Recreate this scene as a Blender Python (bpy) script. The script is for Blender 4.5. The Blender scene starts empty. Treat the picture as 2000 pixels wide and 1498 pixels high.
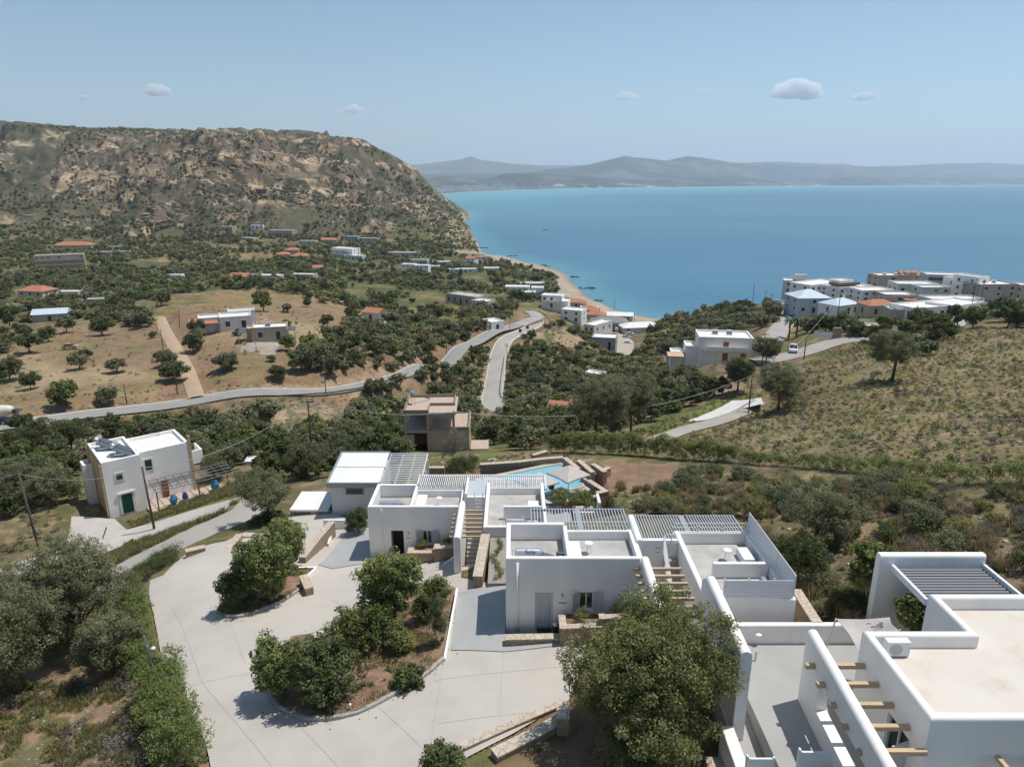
import bpy, bmesh, math, random
import numpy as np
from mathutils import Vector
from mathutils.geometry import delaunay_2d_cdt
R = math.radians
SC = bpy.context.scene
# ------------------------------------------------------------ camera
F, PIT, CZ = 1360.0, R(16.35), 80.0
cam = bpy.data.objects.new('camera', bpy.data.cameras.new('camera'))
SC.collection.objects.link(cam); SC.camera = cam
cam.location = (0, 0, CZ); cam.rotation_euler = (R(90)-PIT, 0, 0)
cam.data.sensor_width = 36; cam.data.lens = 36*F/2000
cam.data.clip_start = 0.5; cam.data.clip_end = 90000
SC.render.resolution_x, SC.render.resolution_y = 1024, 766
# ------------------------------------------------------------ world and sun
SUN_EL, SUN_AZ = R(68.5), R(72)          # azimuth clockwise from +Y
w = bpy.data.worlds.new("World"); SC.world = w; w.use_nodes = True
nt = w.node_tree; nt.nodes.clear()
sky = nt.nodes.new('ShaderNodeTexSky'); sky.sky_type = 'NISHITA'; sky.sun_disc = False
sky.sun_elevation = SUN_EL; sky.sun_rotation = SUN_AZ
sky.altitude = 0; sky.air_density = 0.9; sky.dust_density = .5; sky.ozone_density = 2.2
bg = nt.nodes.new('ShaderNodeBackground'); bg.inputs[1].default_value = 0.122
out = nt.nodes.new('ShaderNodeOutputWorld')
tn = nt.nodes.new('ShaderNodeMix'); tn.data_type = 'RGBA'; tn.blend_type = 'MULTIPLY'; tn.inputs[0].default_value = 1; tn.inputs[7].default_value = (.93, 1, .95, 1)
nt.links.new(sky.outputs[0], tn.inputs[6]); nt.links.new(tn.outputs[2], bg.inputs[0]); nt.links.new(bg.outputs[0], out.inputs[0])
sl = bpy.data.lights.new('sun', 'SUN'); sl.energy = 4.5; sl.angle = R(0.53); sl.color = (1, .955, .89)
so = bpy.data.objects.new('sun', sl); SC.collection.objects.link(so)
sdir = Vector((math.sin(SUN_AZ)*math.cos(SUN_EL), math.cos(SUN_AZ)*math.cos(SUN_EL), math.sin(SUN_EL)))
so.rotation_euler = sdir.to_track_quat('Z', 'Y').to_euler(); so.location = (0, 0, 300)
SC.view_settings.view_transform = 'Standard'; SC.view_settings.look = 'None'
SC.view_settings.gamma = 1; SC.view_settings.exposure = 0.0
SC.cycles.max_bounces = 20; SC.cycles.diffuse_bounces = 4; SC.cycles.glossy_bounces = 2
SC.cycles.transparent_max_bounces = 8; SC.cycles.transmission_bounces = 3; SC.cycles.volume_bounces = 18
SC.cycles.use_adaptive_sampling = True; SC.cycles.adaptive_threshold = 0.02
SC.cycles.use_denoising = True; SC.cycles.caustics_reflective = False; SC.cycles.caustics_refractive = False
SC.cycles.volume_step_rate = 5.0; SC.cycles.volume_max_steps = 64
# ------------------------------------------------------------ pixel <-> world helpers
cP, sP = math.cos(PIT), math.sin(PIT)
def at(px, py, z):
    d = PIT + math.atan((py-749)/F); Y = (CZ-z)/math.tan(d); D = Y*cP+(CZ-z)*sP
    return (px-1000)/F*D, Y
def atY(px, py, Y):
    d = PIT + math.atan((py-749)/F); z = CZ-Y*math.tan(d); D = Y*cP+(CZ-z)*sP
    return (px-1000)/F*D, Y, z
def proj(X, Y, Z):
    D = Y*cP + (CZ-Z)*sP; U = Y*sP - (CZ-Z)*cP
    D = np.where(D > 1, D, 1)
    return 1000+F*X/D, 749-F*U/D
rng = np.random.default_rng(7); rnd = random.Random(5)
# ------------------------------------------------------------ numpy noise
def _h(ix, iy, s):
    n = (ix.astype(np.int64)*374761393 + iy.astype(np.int64)*668265263 + s*974634777) & 0x7fffffff
    n = ((n ^ (n >> 13))*1274126177) & 0x7fffffff
    return ((n ^ (n >> 16)) & 0xffff)/65535.0
def vn(x, y, s=0):
    ix, iy = np.floor(x), np.floor(y); fx, fy = x-ix, y-iy
    fx = fx*fx*fx*(fx*(fx*6-15)+10); fy = fy*fy*fy*(fy*(fy*6-15)+10)
    a = _h(ix, iy, s); b = _h(ix+1, iy, s); c = _h(ix, iy+1, s); d = _h(ix+1, iy+1, s)
    return (a*(1-fx)+b*fx)*(1-fy)+(c*(1-fx)+d*fx)*fy
def fbm(x, y, o=4, s=0, g=.5):
    t = np.zeros_like(x); a = 1; n = 0
    for i in range(o):
        t += a*vn(x, y, s+i*17); n += a; a *= g; x, y = x*1.9+y*.35+3.1, y*1.9-x*.35+1.7
    return t/n
def ridged(x, y, o=4, s=0):
    t = np.zeros_like(x); a = 1; n = 0
    for i in range(o):
        t += a*(1-np.abs(2*vn(x, y, s+i*13)-1)); n += a; a *= .5; x, y = x*1.9+y*.35+3.1, y*1.9-x*.35+1.7
    return t/n
def sm(a, b, x):
    t = np.clip((x-a)/(b-a), 0, 1); return t*t*(3-2*t)
def inpoly(px, py, poly):
    px = np.asarray(px, float); py = np.asarray(py, float)
    r = np.zeros(px.shape, bool); n = len(poly)
    for i in range(n):
        x0, y0 = poly[i][:2]; x1, y1 = poly[(i+1) % n][:2]
        if y0 == y1: continue
        c = ((y0 > py) != (y1 > py)) & (px < (x1-x0)*(py-y0)/(y1-y0)+x0)
        r ^= c
    return r
# ------------------------------------------------------------ object helpers
def tag(o, label=None, cat=None, group=None, kind=None):
    if label: o['label'] = label
    if cat: o['category'] = cat
    if group: o['group'] = group
    if kind: o['kind'] = kind
    return o
def thing(name, label, cat, loc=(0, 0, 0), rz=0, group=None):
    o = bpy.data.objects.new(name, None); SC.collection.objects.link(o)
    o.location = loc; o.rotation_euler = (0, 0, rz); o.empty_display_size = .3
    return tag(o, label, cat, group)
def mesh_np(name, V, Fq, mat, parent=None, col=None, smooth=False):
    """V (n,3), Fq (m,3|4) int arrays"""
    me = bpy.data.meshes.new(name); k = Fq.shape[1]
    me.vertices.add(len(V)); me.vertices.foreach_set('co', np.ascontiguousarray(V, np.float32).ravel())
    me.loops.add(Fq.size); me.loops.foreach_set('vertex_index', np.ascontiguousarray(Fq, np.int32).ravel())
    me.polygons.add(len(Fq)); me.polygons.foreach_set('loop_start', np.arange(0, Fq.size, k, dtype=np.int32))
    me.polygons.foreach_set('use_smooth', np.full(len(Fq), smooth, bool))
    if col is not None:
        at_ = me.color_attributes.new('col', 'FLOAT_COLOR', 'POINT')
        c4 = np.ones((len(V), 4), np.float32); c4[:, :3] = col; at_.data.foreach_set('color', c4.ravel())
    me.update(calc_edges=True)
    if mat: me.materials.append(mat)
    o = bpy.data.objects.new(name, me); SC.collection.objects.link(o)
    if parent: o.parent = parent
    return o
class MB:
    def __init__(s, off=(0, 0, 0)): s.v = []; s.f = []; s.off = off
    def add(s, vs, fs):
        n = len(s.v); ox, oy, oz = s.off
        s.v += [(x-ox, y-oy, z-oz) for x, y, z in vs]; s.f += [tuple(i+n for i in f) for f in fs]
        return s
    def box(s, x0, x1, y0, y1, z0, z1):
        return s.add([(x0,y0,z0),(x1,y0,z0),(x1,y1,z0),(x0,y1,z0),(x0,y0,z1),(x1,y0,z1),(x1,y1,z1),(x0,y1,z1)],
                     [(0,3,2,1),(4,5,6,7),(0,1,5,4),(1,2,6,5),(2,3,7,6),(3,0,4,7)])
    def prism(s, poly, z0, z1):
        n = len(poly); a = sum(poly[i][0]*poly[(i+1)%n][1]-poly[(i+1)%n][0]*poly[i][1] for i in range(n))
        if a < 0: poly = poly[::-1]
        zt = (lambda p: z1(p[0], p[1])) if callable(z1) else (lambda p: z1)
        zb = (lambda p: z0(p[0], p[1])) if callable(z0) else (lambda p: z0)
        vs = [(p[0], p[1], zb(p)) for p in poly]+[(p[0], p[1], zt(p)) for p in poly]
        return s.add(vs, [tuple(range(n))[::-1], tuple(range(n, 2*n))]+[(i, (i+1)%n, (i+1)%n+n, i+n) for i in range(n)])
    def tube(s, pts, r, n=6, r2=None, cap=True):
        pts = [Vector(p) for p in pts]; m = len(pts); rings = []
        for i, p in enumerate(pts):
            d = (pts[min(i+1, m-1)]-pts[max(i-1, 0)]).normalized()
            a = d.cross(Vector((0, 0, 1)))
            if a.length < 1e-3: a = Vector((1, 0, 0))
            a.normalize(); b = a.cross(d).normalized()
            rr = r if r2 is None else r+(r2-r)*i/(m-1)
            rings.append([tuple(p+a*rr*math.cos(t*2*math.pi/n)+b*rr*math.sin(t*2*math.pi/n)) for t in range(n)])
        vs = [q for g in rings for q in g]
        fs = [(i*n+j, i*n+(j+1)%n, (i+1)*n+(j+1)%n, (i+1)*n+j) for i in range(m-1) for j in range(n)]
        if cap: fs += [tuple(range(n))[::-1], tuple(range((m-1)*n, m*n))]
        return s.add(vs, fs)
    def lathe(s, prof, c=(0, 0, 0), n=16, axis='z'):
        vs = []; 
        for r_, h_ in prof:
            for j in range(n):
                a = 2*math.pi*j/n; p = (r_*math.cos(a), r_*math.sin(a), h_)
                if axis == 'x': p = (h_, p[0], p[1])
                if axis == 'y': p = (p[0], h_, p[1])
                vs.append((p[0]+c[0], p[1]+c[1], p[2]+c[2]))
        m = len(prof)
        fs = [(i*n+j, i*n+(j+1)%n, (i+1)*n+(j+1)%n, (i+1)*n+j) for i in range(m-1) for j in range(n)]
        return s.add(vs, fs+[tuple(range(n))[::-1], tuple(range((m-1)*n, m*n))])
    def sweep(s, path, th, zb, zt, rnd_=0.6, closed=False, side=0, seg=4):
        """wall along path (x,y); zb, zt number or list per point; th thickness; rounded top; side -1/0/1 shifts"""
        n = len(path); P = [Vector(p[:2]) for p in path]
        zb = zb if isinstance(zb, (list, tuple)) else [zb]*n; zt = zt if isinstance(zt, (list, tuple)) else [zt]*n
        h = th/2; r = h*rnd_; prof = [(-h, None), (-h, -r)]
        if r > 0:
            prof = [(-h, None)]+[(-h+r-r*math.cos(a), -r+r*math.sin(a)) for a in [math.pi/2*i/seg for i in range(seg+1)]]
            prof += [(h-r+r*math.cos(a), -r+r*math.sin(a)) for a in [math.pi/2*(1-i/seg) for i in range(seg+1)]]+[(h, None)]
        else: prof = [(-h, None), (-h, 0), (h, 0), (h, None)]
        rings = []
        for i in range(n):
            a = P[i-1] if (closed or i > 0) else None; b = P[(i+1) % n] if (closed or i < n-1) else None
            da = (P[i]-a).normalized() if a is not None else None; db = (b-P[i]).normalized() if b is not None else None
            if da is None: da = db
            if db is None: db = da
            na = Vector((-da.y, da.x)); nb = Vector((-db.y, db.x)); m = na+nb
            m = m/max(m.length_squared/2, .3) if m.length > 1e-6 else na
            rings.append([(P[i].x+m.x*(o+side*h), P[i].y+m.y*(o+side*h), (zb[i] if hz is None else zt[i]+hz)) for o, hz in prof])
        k = len(prof); vs = [q for g in rings for q in g]; fs = []
        for i in range(n if closed else n-1):
            j = (i+1) % n
            fs += [(i*k+q, i*k+(q+1)%k, j*k+(q+1)%k, j*k+q)[::-1] for q in range(k)]
        if not closed: fs += [tuple(range(k)), tuple(range((n-1)*k, n*k))[::-1]]
        return s.add(vs, fs)
    def build(s, name, mat, parent=None, smooth=False, bevel=0, fix=False):
        me = bpy.data.meshes.new(name); me.from_pydata(s.v, [], s.f)
        if fix:
            bm = bmesh.new(); bm.from_mesh(me); bmesh.ops.recalc_face_normals(bm, faces=bm.faces); bm.to_mesh(me); bm.free()
        me.update(); me.materials.append(mat)
        if smooth:
            me.shade_smooth()
        o = bpy.data.objects.new(name, me); SC.collection.objects.link(o)
        if parent: o.parent = parent
        if smooth == 'auto' or bevel:
            if bevel:
                b = o.modifiers.new('b', 'BEVEL'); b.width = bevel; b.segments = 2; b.limit_method = 'ANGLE'
        return o
def solo(o, label, cat, group=None, kind=None):
    """mesh built in world coords becomes a top-level thing with its origin at its base"""
    me = o.data; n = len(me.vertices); c = np.empty(n*3, np.float32); me.vertices.foreach_get('co', c); c = c.reshape(-1, 3)
    b = np.array([(c[:, 0].min()+c[:, 0].max())/2, (c[:, 1].min()+c[:, 1].max())/2, c[:, 2].min()])
    c -= b; me.vertices.foreach_set('co', c.ravel()); me.update(); o.location = b
    return tag(o, label, cat, group, kind)
def cut(o, boxes):
    """subtract boxes (local coords) from a mesh object"""
    bm = MB()
    for b in boxes: bm.box(*b)
    c = bm.build('cutter', None or o.data.materials[0])
    c.matrix_world = o.matrix_world if o.parent is None else o.parent.matrix_world
    c.location = (o.parent.location if o.parent else o.location); c.rotation_euler = (o.parent.rotation_euler if o.parent else o.rotation_euler)
    m = o.modifiers.new('cut', 'BOOLEAN'); m.operation = 'DIFFERENCE'; m.object = c; m.solver = 'EXACT'
    bpy.context.view_layer.update()
    ev = o.evaluated_get(bpy.context.evaluated_depsgraph_get()); me = bpy.data.meshes.new_from_object(ev)
    o.modifiers.clear(); me.name = o.data.name; o.data = me
    bpy.data.objects.remove(c)
    return o
# ------------------------------------------------------------ materials
def lin(r, g, b): return tuple((c/255/12.92 if c <= 10 else ((c/255+.055)/1.055)**2.4) for c in (r, g, b))
MATS = {}
def mat(name, c, rough=.8, var=.0, scale=3.0, bump=0.0, bscale=None, c2=None, spec=.3, metal=0, lo=.35, hi=.65, detail=6, c3=None, s3=.3, coord='Object', stretch=None):
    if name in MATS: return MATS[name]
    m = bpy.data.materials.new(name); m.use_nodes = True; t = m.node_tree; N = t.nodes; Lk = t.links
    p = N['Principled BSDF']; p.inputs['Base Color'].default_value = (*c, 1); p.inputs['Roughness'].default_value = rough
    p.inputs['Specular IOR Level'].default_value = spec; p.inputs['Metallic'].default_value = metal
    tc = N.new('ShaderNodeTexCoord'); src = tc.outputs[coord]
    if stretch:
        mp = N.new('ShaderNodeMapping'); mp.inputs['Scale'].default_value = stretch; Lk.new(src, mp.inputs[0]); src = mp.outputs[0]
    if var or c2:
        n = N.new('ShaderNodeTexNoise'); n.inputs['Scale'].default_value = scale; n.inputs['Detail'].default_value = detail; n.inputs['Roughness'].default_value = .6
        Lk.new(src, n.inputs[0]); r = N.new('ShaderNodeMapRange'); r.inputs[1].default_value = lo; r.inputs[2].default_value = hi
        Lk.new(n.outputs[0], r.inputs[0]); mx = N.new('ShaderNodeMix'); mx.data_type = 'RGBA'
        mx.inputs[6].default_value = (*c, 1); mx.inputs[7].default_value = (*(c2 or tuple(v*(1-var) for v in c)), 1)
        Lk.new(r.outputs[0], mx.inputs[0]); last = mx.outputs[2]
        if c3:
            n3 = N.new('ShaderNodeTexNoise'); n3.inputs['Scale'].default_value = s3; n3.inputs['Detail'].default_value = 5; Lk.new(src, n3.inputs[0])
            r3 = N.new('ShaderNodeMapRange'); r3.inputs[1].default_value = .45; r3.inputs[2].default_value = .65; Lk.new(n3.outputs[0], r3.inputs[0])
            m3 = N.new('ShaderNodeMix'); m3.data_type = 'RGBA'; Lk.new(r3.outputs[0], m3.inputs[0]); Lk.new(last, m3.inputs[6]); m3.inputs[7].default_value = (*c3, 1); last = m3.outputs[2]
        Lk.new(last, p.inputs['Base Color'])
    if bump:
        b = N.new('ShaderNodeBump'); b.inputs['Strength'].default_value = bump; b.inputs['Distance'].default_value = .05
        n2 = N.new('ShaderNodeTexNoise'); n2.inputs['Scale'].default_value = bscale or scale*4; n2.inputs['Detail'].default_value = 4
        Lk.new(src, n2.inputs[0]); Lk.new(n2.outputs[0], b.inputs['Height']); Lk.new(b.outputs[0], p.inputs['Normal'])
    MATS[name] = m; return m
def stonemat(name, c, c2, grout, scale=2.2, flat=1.0):
    if name in MATS: return MATS[name]
    m = bpy.data.materials.new(name); m.use_nodes = True; t = m.node_tree; N = t.nodes; Lk = t.links
    p = N['Principled BSDF']; p.inputs['Roughness'].default_value = .85; p.inputs['Specular IOR Level'].default_value = .2
    tc = N.new('ShaderNodeTexCoord'); mp = N.new('ShaderNodeMapping'); mp.inputs['Scale'].default_value = (1, 1, 1.7*flat); Lk.new(tc.outputs['Object'], mp.inputs[0])
    nz = N.new('ShaderNodeTexNoise'); nz.inputs['Scale'].default_value = 2; mxv = N.new('ShaderNodeVectorMath'); mxv.operation = 'MULTIPLY_ADD'
    mxv.inputs[1].default_value = (.35, .35, .35); Lk.new(mp.outputs[0], nz.inputs[0]); Lk.new(nz.outputs[1], mxv.inputs[0]); Lk.new(mp.outputs[0], mxv.inputs[2])
    v = N.new('ShaderNodeTexVoronoi'); v.inputs['Scale'].default_value = scale; Lk.new(mxv.outputs[0], v.inputs[0])
    v2 = N.new('ShaderNodeTexVoronoi'); v2.feature = 'DISTANCE_TO_EDGE'; v2.inputs['Scale'].default_value = scale; Lk.new(mxv.outputs[0], v2.inputs[0])
    sep = N.new('ShaderNodeSeparateColor'); Lk.new(v.outputs['Color'], sep.inputs[0])
    mx = N.new('ShaderNodeMix'); mx.data_type = 'RGBA'; mx.inputs[6].default_value = (*c, 1); mx.inputs[7].default_value = (*c2, 1); Lk.new(sep.outputs[0], mx.inputs[0])
    n2 = N.new('ShaderNodeTexNoise'); n2.inputs['Scale'].default_value = 9; n2.inputs['Detail'].default_value = 6; Lk.new(tc.outputs['Object'], n2.inputs[0])
    mul = N.new('ShaderNodeMix'); mul.data_type = 'RGBA'; mul.blend_type = 'MULTIPLY'; mul.inputs[0].default_value = .5
    cr = N.new('ShaderNodeMapRange'); cr.inputs[1].default_value = .3; cr.inputs[2].default_value = .7; cr.inputs[3].default_value = .55; cr.inputs[4].default_value = 1.1
    Lk.new(n2.outputs[0], cr.inputs[0]); Lk.new(mx.outputs[2], mul.inputs[6]); Lk.new(cr.outputs[0], mul.inputs[7])
    e = N.new('ShaderNodeMapRange'); e.inputs[1].default_value = .015; e.inputs[2].default_value = .06; Lk.new(v2.outputs[0], e.inputs[0])
    m2 = N.new('ShaderNodeMix'); m2.data_type = 'RGBA'; m2.inputs[6].default_value = (*grout, 1); Lk.new(e.outputs[0], m2.inputs[0]); Lk.new(mul.outputs[2], m2.inputs[7])
    Lk.new(m2.outputs[2], p.inputs['Base Color'])
    b = N.new('ShaderNodeBump'); b.inputs['Strength'].default_value = .8; b.inputs['Distance'].default_value = .04; Lk.new(e.outputs[0], b.inputs['Height']); Lk.new(b.outputs[0], p.inputs['Normal'])
    MATS[name] = m; return m
def colmat(name, rough=.9, vscale=1.5, vamt=.35, bump=.3, transl=0.0, fine=0, bdist=.1, tint=None):
    """material driven by the 'col' attribute (the thing's own colours) with noise variation"""
    if name in MATS: return MATS[name]
    m = bpy.data.materials.new(name); m.use_nodes = True; t = m.node_tree; N = t.nodes; Lk = t.links
    p = N['Principled BSDF']; p.inputs['Roughness'].default_value = rough; p.inputs['Specular IOR Level'].default_value = .15
    a = N.new('ShaderNodeAttribute'); a.attribute_name = 'col'; last = a.outputs['Color']
    tc = N.new('ShaderNodeTexCoord')
    for sc_, am in ([(vscale, vamt)]+([(fine, vamt)] if fine else [])):
        n = N.new('ShaderNodeTexNoise'); n.inputs['Scale'].default_value = sc_; n.inputs['Detail'].default_value = 7; n.inputs['Roughness'].default_value = .65; Lk.new(tc.outputs['Object'], n.inputs[0])
        r = N.new('ShaderNodeMapRange'); r.inputs[1].default_value = .3; r.inputs[2].default_value = .7; r.inputs[3].default_value = 1-am; r.inputs[4].default_value = 1+am
        Lk.new(n.outputs[0], r.inputs[0]); mx = N.new('ShaderNodeVectorMath'); mx.operation = 'SCALE'; Lk.new(last, mx.inputs[0]); Lk.new(r.outputs[0], mx.inputs['Scale']); last = mx.outputs[0]
    Lk.new(last, p.inputs['Base Color'])
    if bump:
        b = N.new('ShaderNodeBump'); b.inputs['Strength'].default_value = bump; b.inputs['Distance'].default_value = bdist
        n2 = N.new('ShaderNodeTexNoise'); n2.inputs['Scale'].default_value = vscale*3; n2.inputs['Detail'].default_value = 6; Lk.new(tc.outputs['Object'], n2.inputs[0])
        Lk.new(n2.outputs[0], b.inputs['Height']); Lk.new(b.outputs[0], p.inputs['Normal'])
    if transl:
        tr = N.new('ShaderNodeBsdfTranslucent'); Lk.new(last, tr.inputs[0]); ms = N.new('ShaderNodeMixShader'); ms.inputs[0].default_value = transl
        o = N['Material Output']; Lk.new(p.outputs[0], ms.inputs[1]); Lk.new(tr.outputs[0], ms.inputs[2]); Lk.new(ms.outputs[0], o.inputs[0])
    MATS[name] = m; return m
WHITE = mat('white plaster', (.86, .83, .79), .85, c2=(.74, .71, .67), scale=1.1, bump=.12, bscale=30, lo=.42, hi=.8, c3=(.79, .765, .73), s3=.5, stretch=(1, 1, .4))
OFFW = mat('weathered white render', (.68, .67, .64), .9, c2=(.55, .54, .51), scale=.6, bump=.1)
CREAM = mat('cream render', (.55, .49, .40), .9, c2=(.47, .41, .33), scale=.6)
TAN = mat('tan render', (.47, .395, .315), .9, c2=(.40, .33, .26), scale=.7)
GREYW = mat('grey render', (.42, .41, .39), .9, c2=(.34, .33, .31), scale=.5)
BLUEW = mat('pale blue grey render', (.50, .55, .60), .9, c2=(.44, .49, .54), scale=.5)
BROWNC = mat('raw brown concrete', (.48, .385, .31), .92, c2=(.42, .33, .265), scale=1.2, bump=.2)
OCHRE = mat('ochre render', (.55, .40, .24), .9, c2=(.48, .34, .2), scale=.8)
CONC = mat('driveway concrete', (.465, .435, .39), .8, c2=(.40, .37, .33), scale=.5, lo=.42, hi=.75, bump=.05, bscale=20, c3=(.50, .455, .395), s3=.13)
CONCB = mat('smooth blue grey screed', (.33, .335, .335), .65, c2=(.38, .385, .38), scale=.7, bump=.03, c3=(.36, .355, .34), s3=.4)
ROOFC = mat('grey roof screed', (.44, .425, .40), .8, c2=(.32, .31, .295), scale=1.0, c3=(.50, .48, .45), s3=.35)
ROOFW = mat('white roof coating', (.76, .75, .72), .7, c2=(.66, .65, .62), scale=.5)
ROOFCR = mat('cream roof coating', (.60, .545, .475), .75, c2=(.50, .425, .33), scale=.8, c3=(.615, .57, .50), s3=.5, lo=.5, hi=.78, bump=.08, bscale=12)
STONE = stonemat('cut limestone', (.44, .33, .235), (.33, .24, .165), (.30, .24, .19), 3.2)
STONET = stonemat('limestone coping', (.58, .49, .39), (.53, .44, .34), (.48, .41, .33), 2.2, .6)
RUB = stonemat('rubble stone', (.36, .32, .27), (.26, .22, .18), (.12, .10, .08), 2.0)
TILE = mat('terracotta tiles', (.45, .20, .115), .8, c2=(.34, .14, .08), scale=2, bump=.3, bscale=6, stretch=(5, 1, 1))
ASPH = mat('worn asphalt', (.30, .285, .265), .9, c2=(.25, .24, .225), scale=.25, bump=.05, bscale=8)
ASPHL = mat('old pale asphalt', (.37, .345, .31), .9, c2=(.31, .29, .26), scale=.12, bump=.05, bscale=8)
DIRT = mat('dirt track', (.43, .32, .22), .95, c2=(.36, .26, .17), scale=.5, bump=.2)
METW = mat('white painted metal', (.70, .71, .72), .45, spec=.4)
METG = mat('grey painted metal', (.30, .32, .345), .5, spec=.4)
METD = mat('dark grey metal', (.085, .095, .11), .5, spec=.4)
GALV = mat('galvanised steel', (.42, .44, .46), .4, metal=.6)
SILV = mat('silver tank', (.62, .63, .64), .3, metal=.7, var=.1, scale=2)
WOOD = mat('pale pine beam', (.56, .42, .28), .75, c2=(.46, .33, .21), scale=3, stretch=(.5, 6, 6), bump=.1)
POLEW = mat('weathered pole wood', (.12, .09, .065), .9, c2=(.085, .065, .05), scale=4)
DARK = mat('dark interior', (.012, .012, .014), .6)
GLASS = mat('dark window glass', (.02, .03, .035), .12, spec=.6)
FRAMW = mat('white window frame', (.66, .67, .68), .5)
SHUT = mat('pale grey shutter', (.40, .42, .44), .6)
DOORG = mat('pale grey door', (.48, .49, .50), .5)
RUBR = mat('black rubber', (.02, .02, .02), .8)
BARK = mat('grey bark', (.13, .105, .08), .95, c2=(.08, .065, .05), scale=6, bump=.6, bscale=12)
SOIL = mat('red brown soil', (.23, .145, .095), .95, c2=(.17, .105, .068), scale=3, bump=.5, bscale=14, c3=(.30, .20, .135), s3=1.2)
# ------------------------------------------------------------ terrain
CT = []          # control points (X, Y, z)
def cz(*L):
    for px, py, z in L: CT.append((*at(px, py, z), z))
def cy(*L):
    for px, py, Y in L: CT.append(atY(px, py, Y))
# foreground
cz((-300,1600,53.5),(0,1498,54.3),(200,1498,55.2),(400,1498,56.3),(700,1498,57),(1000,1498,57.4),(1300,1498,57.6),(1700,1498,58.5),(2200,1600,59.5),
   (-400,1400,52.5),(300,1300,54.2),(350,1300,55),(150,1350,53),(0,1300,52.4),(0,1150,50.5),(-400,1200,50),(500,1300,55.4),(600,1250,55.2),(700,1300,56),(620,1390,56.4),
   (870,1270,56.9),(1000,1260,57),(1150,1350,57.2),(1300,1250,57.3),(1150,1260,57.2),(985,1160,57),(900,1160,56.4),(500,1180,54.2),(650,1170,54.5),(700,1100,53.6),(800,1110,53.8),
   (420,1060,52.8),(330,1120,53.2),(500,1040,52.4),(600,1060,52.6),(650,1010,52.2),(490,975,49.5),(560,960,49.5),(300,1080,49.8),(200,1150,49.6),(110,1085,46.3),(180,1000,44.6),(215,1012,44.4),
   (350,960,44.6),(250,1044,45.6),(400,1000,47.3),(465,980,48.7),(30,1110,46.2),(-150,1150,45.5),
   (1500,1300,58.6),(1600,1200,58.4),(1700,1150,59),(1900,1100,60.6),(2000,1150,61.2),(2200,1100,62.5),(1500,1180,57.8),(1950,1250,61))
# complex back / pool / hillside
cz((850,1000,52.6),(1000,960,52.4),(1160,955,52.2),(900,900,51.6),(1100,900,51.2),(1250,1010,55.8),(1200,980,53.2),(1300,950,53.8),(1500,950,55.8),(1500,1050,57.3),(1700,1050,59),(2000,1000,61),(2250,950,64),
   (1700,900,56.8),(2000,950,62),(1100,880,49),(1300,870,48.8),(1400,850,48),(1500,820,46.5),(1800,800,53.5),(2000,800,56.5),(2250,750,59),(1600,750,48.5),(1740,742,50),(1700,700,47.5),(1900,700,50.5),(2000,700,52),(2200,650,54),
   (1900,655,47),(1420,800,42),(1300,822,41),(1480,775,42.5),(1550,800,46),(1000,880,44.5),(870,885,43.4),(930,880,43.8),(760,870,42),(700,880,44.5),(600,930,47.5),(540,905,45))
# gully below the left road
cz((50,950,42),(0,900,39),(100,870,36.5),(300,850,34),(450,860,37),(560,850,34.5),(650,800,29.5),(700,850,31),(700,800,27.5),(800,800,25),(-200,950,42),(-200,880,38),(300,825,31),(420,835,33))
# left road, fields
cz((-200,850,35.5),(0,832,34.5),(200,804,32.8),(400,779,31.6),(600,769,31),(700,757,29.6),(760,742,28.2),(840,703,26.5),(900,678,25),(960,650,22.6),(1040,610,20.2),
   (200,770,34),(450,740,34),(100,740,33),(300,700,33.5),(500,700,35),(650,720,33.2),(200,650,31),(0,680,32),(0,620,28.5),(300,620,31),(450,650,36),(520,668,36),(450,600,36),(600,640,34.5),(600,600,33),(380,600,34),(720,630,30),
   (700,700,31.5),(780,670,28.5),(800,630,25.5),(850,600,22),(900,620,23),(950,600,19),(-250,620,30),(-250,700,33))
cz((950,790,21),(975,740,20),(965,700,19.6),(1000,640,19.8),(860,740,20),(900,750,19),(850,790,22),(880,700,22.5))
cz((1000,838,27),(1080,820,24),(950,830,27),(1050,750,17.5),(1150,800,21),(1130,825,24),(1170,730,14),(1250,720,10.5),(1300,750,21),(1400,762,29),(1350,700,20),(1400,712,36.3),(1370,735,32),(1300,690,17),
   (1100,700,17.5),(1110,650,18.5),(1060,660,19),(1170,660,8),(1150,690,12),(1200,680,6),(1200,650,4.5),(1240,700,8),(1078,593,15),(1150,612,4.5),(1140,590,3.5),(1100,620,12),(1250,650,4),(1300,665,9),(1230,630,3),(1190,610,2.5))
# right: road, town, headland
cz((1548,690,42),(1480,700,40),(1640,662,43.3),(1740,655,45),(1840,642,44.3),(1940,600,37.5),(2000,620,44.5),(2100,600,44),(1524,640,33),(1550,600,31.6),(1510,596,30.5),(1600,615,32),(1700,612,34.5),(1800,620,37.5),(1900,592,36.5),
   (2000,577,36),(1480,615,28),(1400,632,21.5),(1340,655,13),(1420,660,28),(1450,680,34),(1600,640,36),(2200,570,38))
cy((1330,622,395),(1420,600,350),(1500,592,315))
CT += [(120, 400, -2), (150, 372, 2), (250, 372, 0), (350, 372, 0), (180, 450, -5), (300, 450, -6), (450, 420, -2), (420, 350, 15), (250, 335, 18), (180, 340, 18), (600, 500, -5)]
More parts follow.
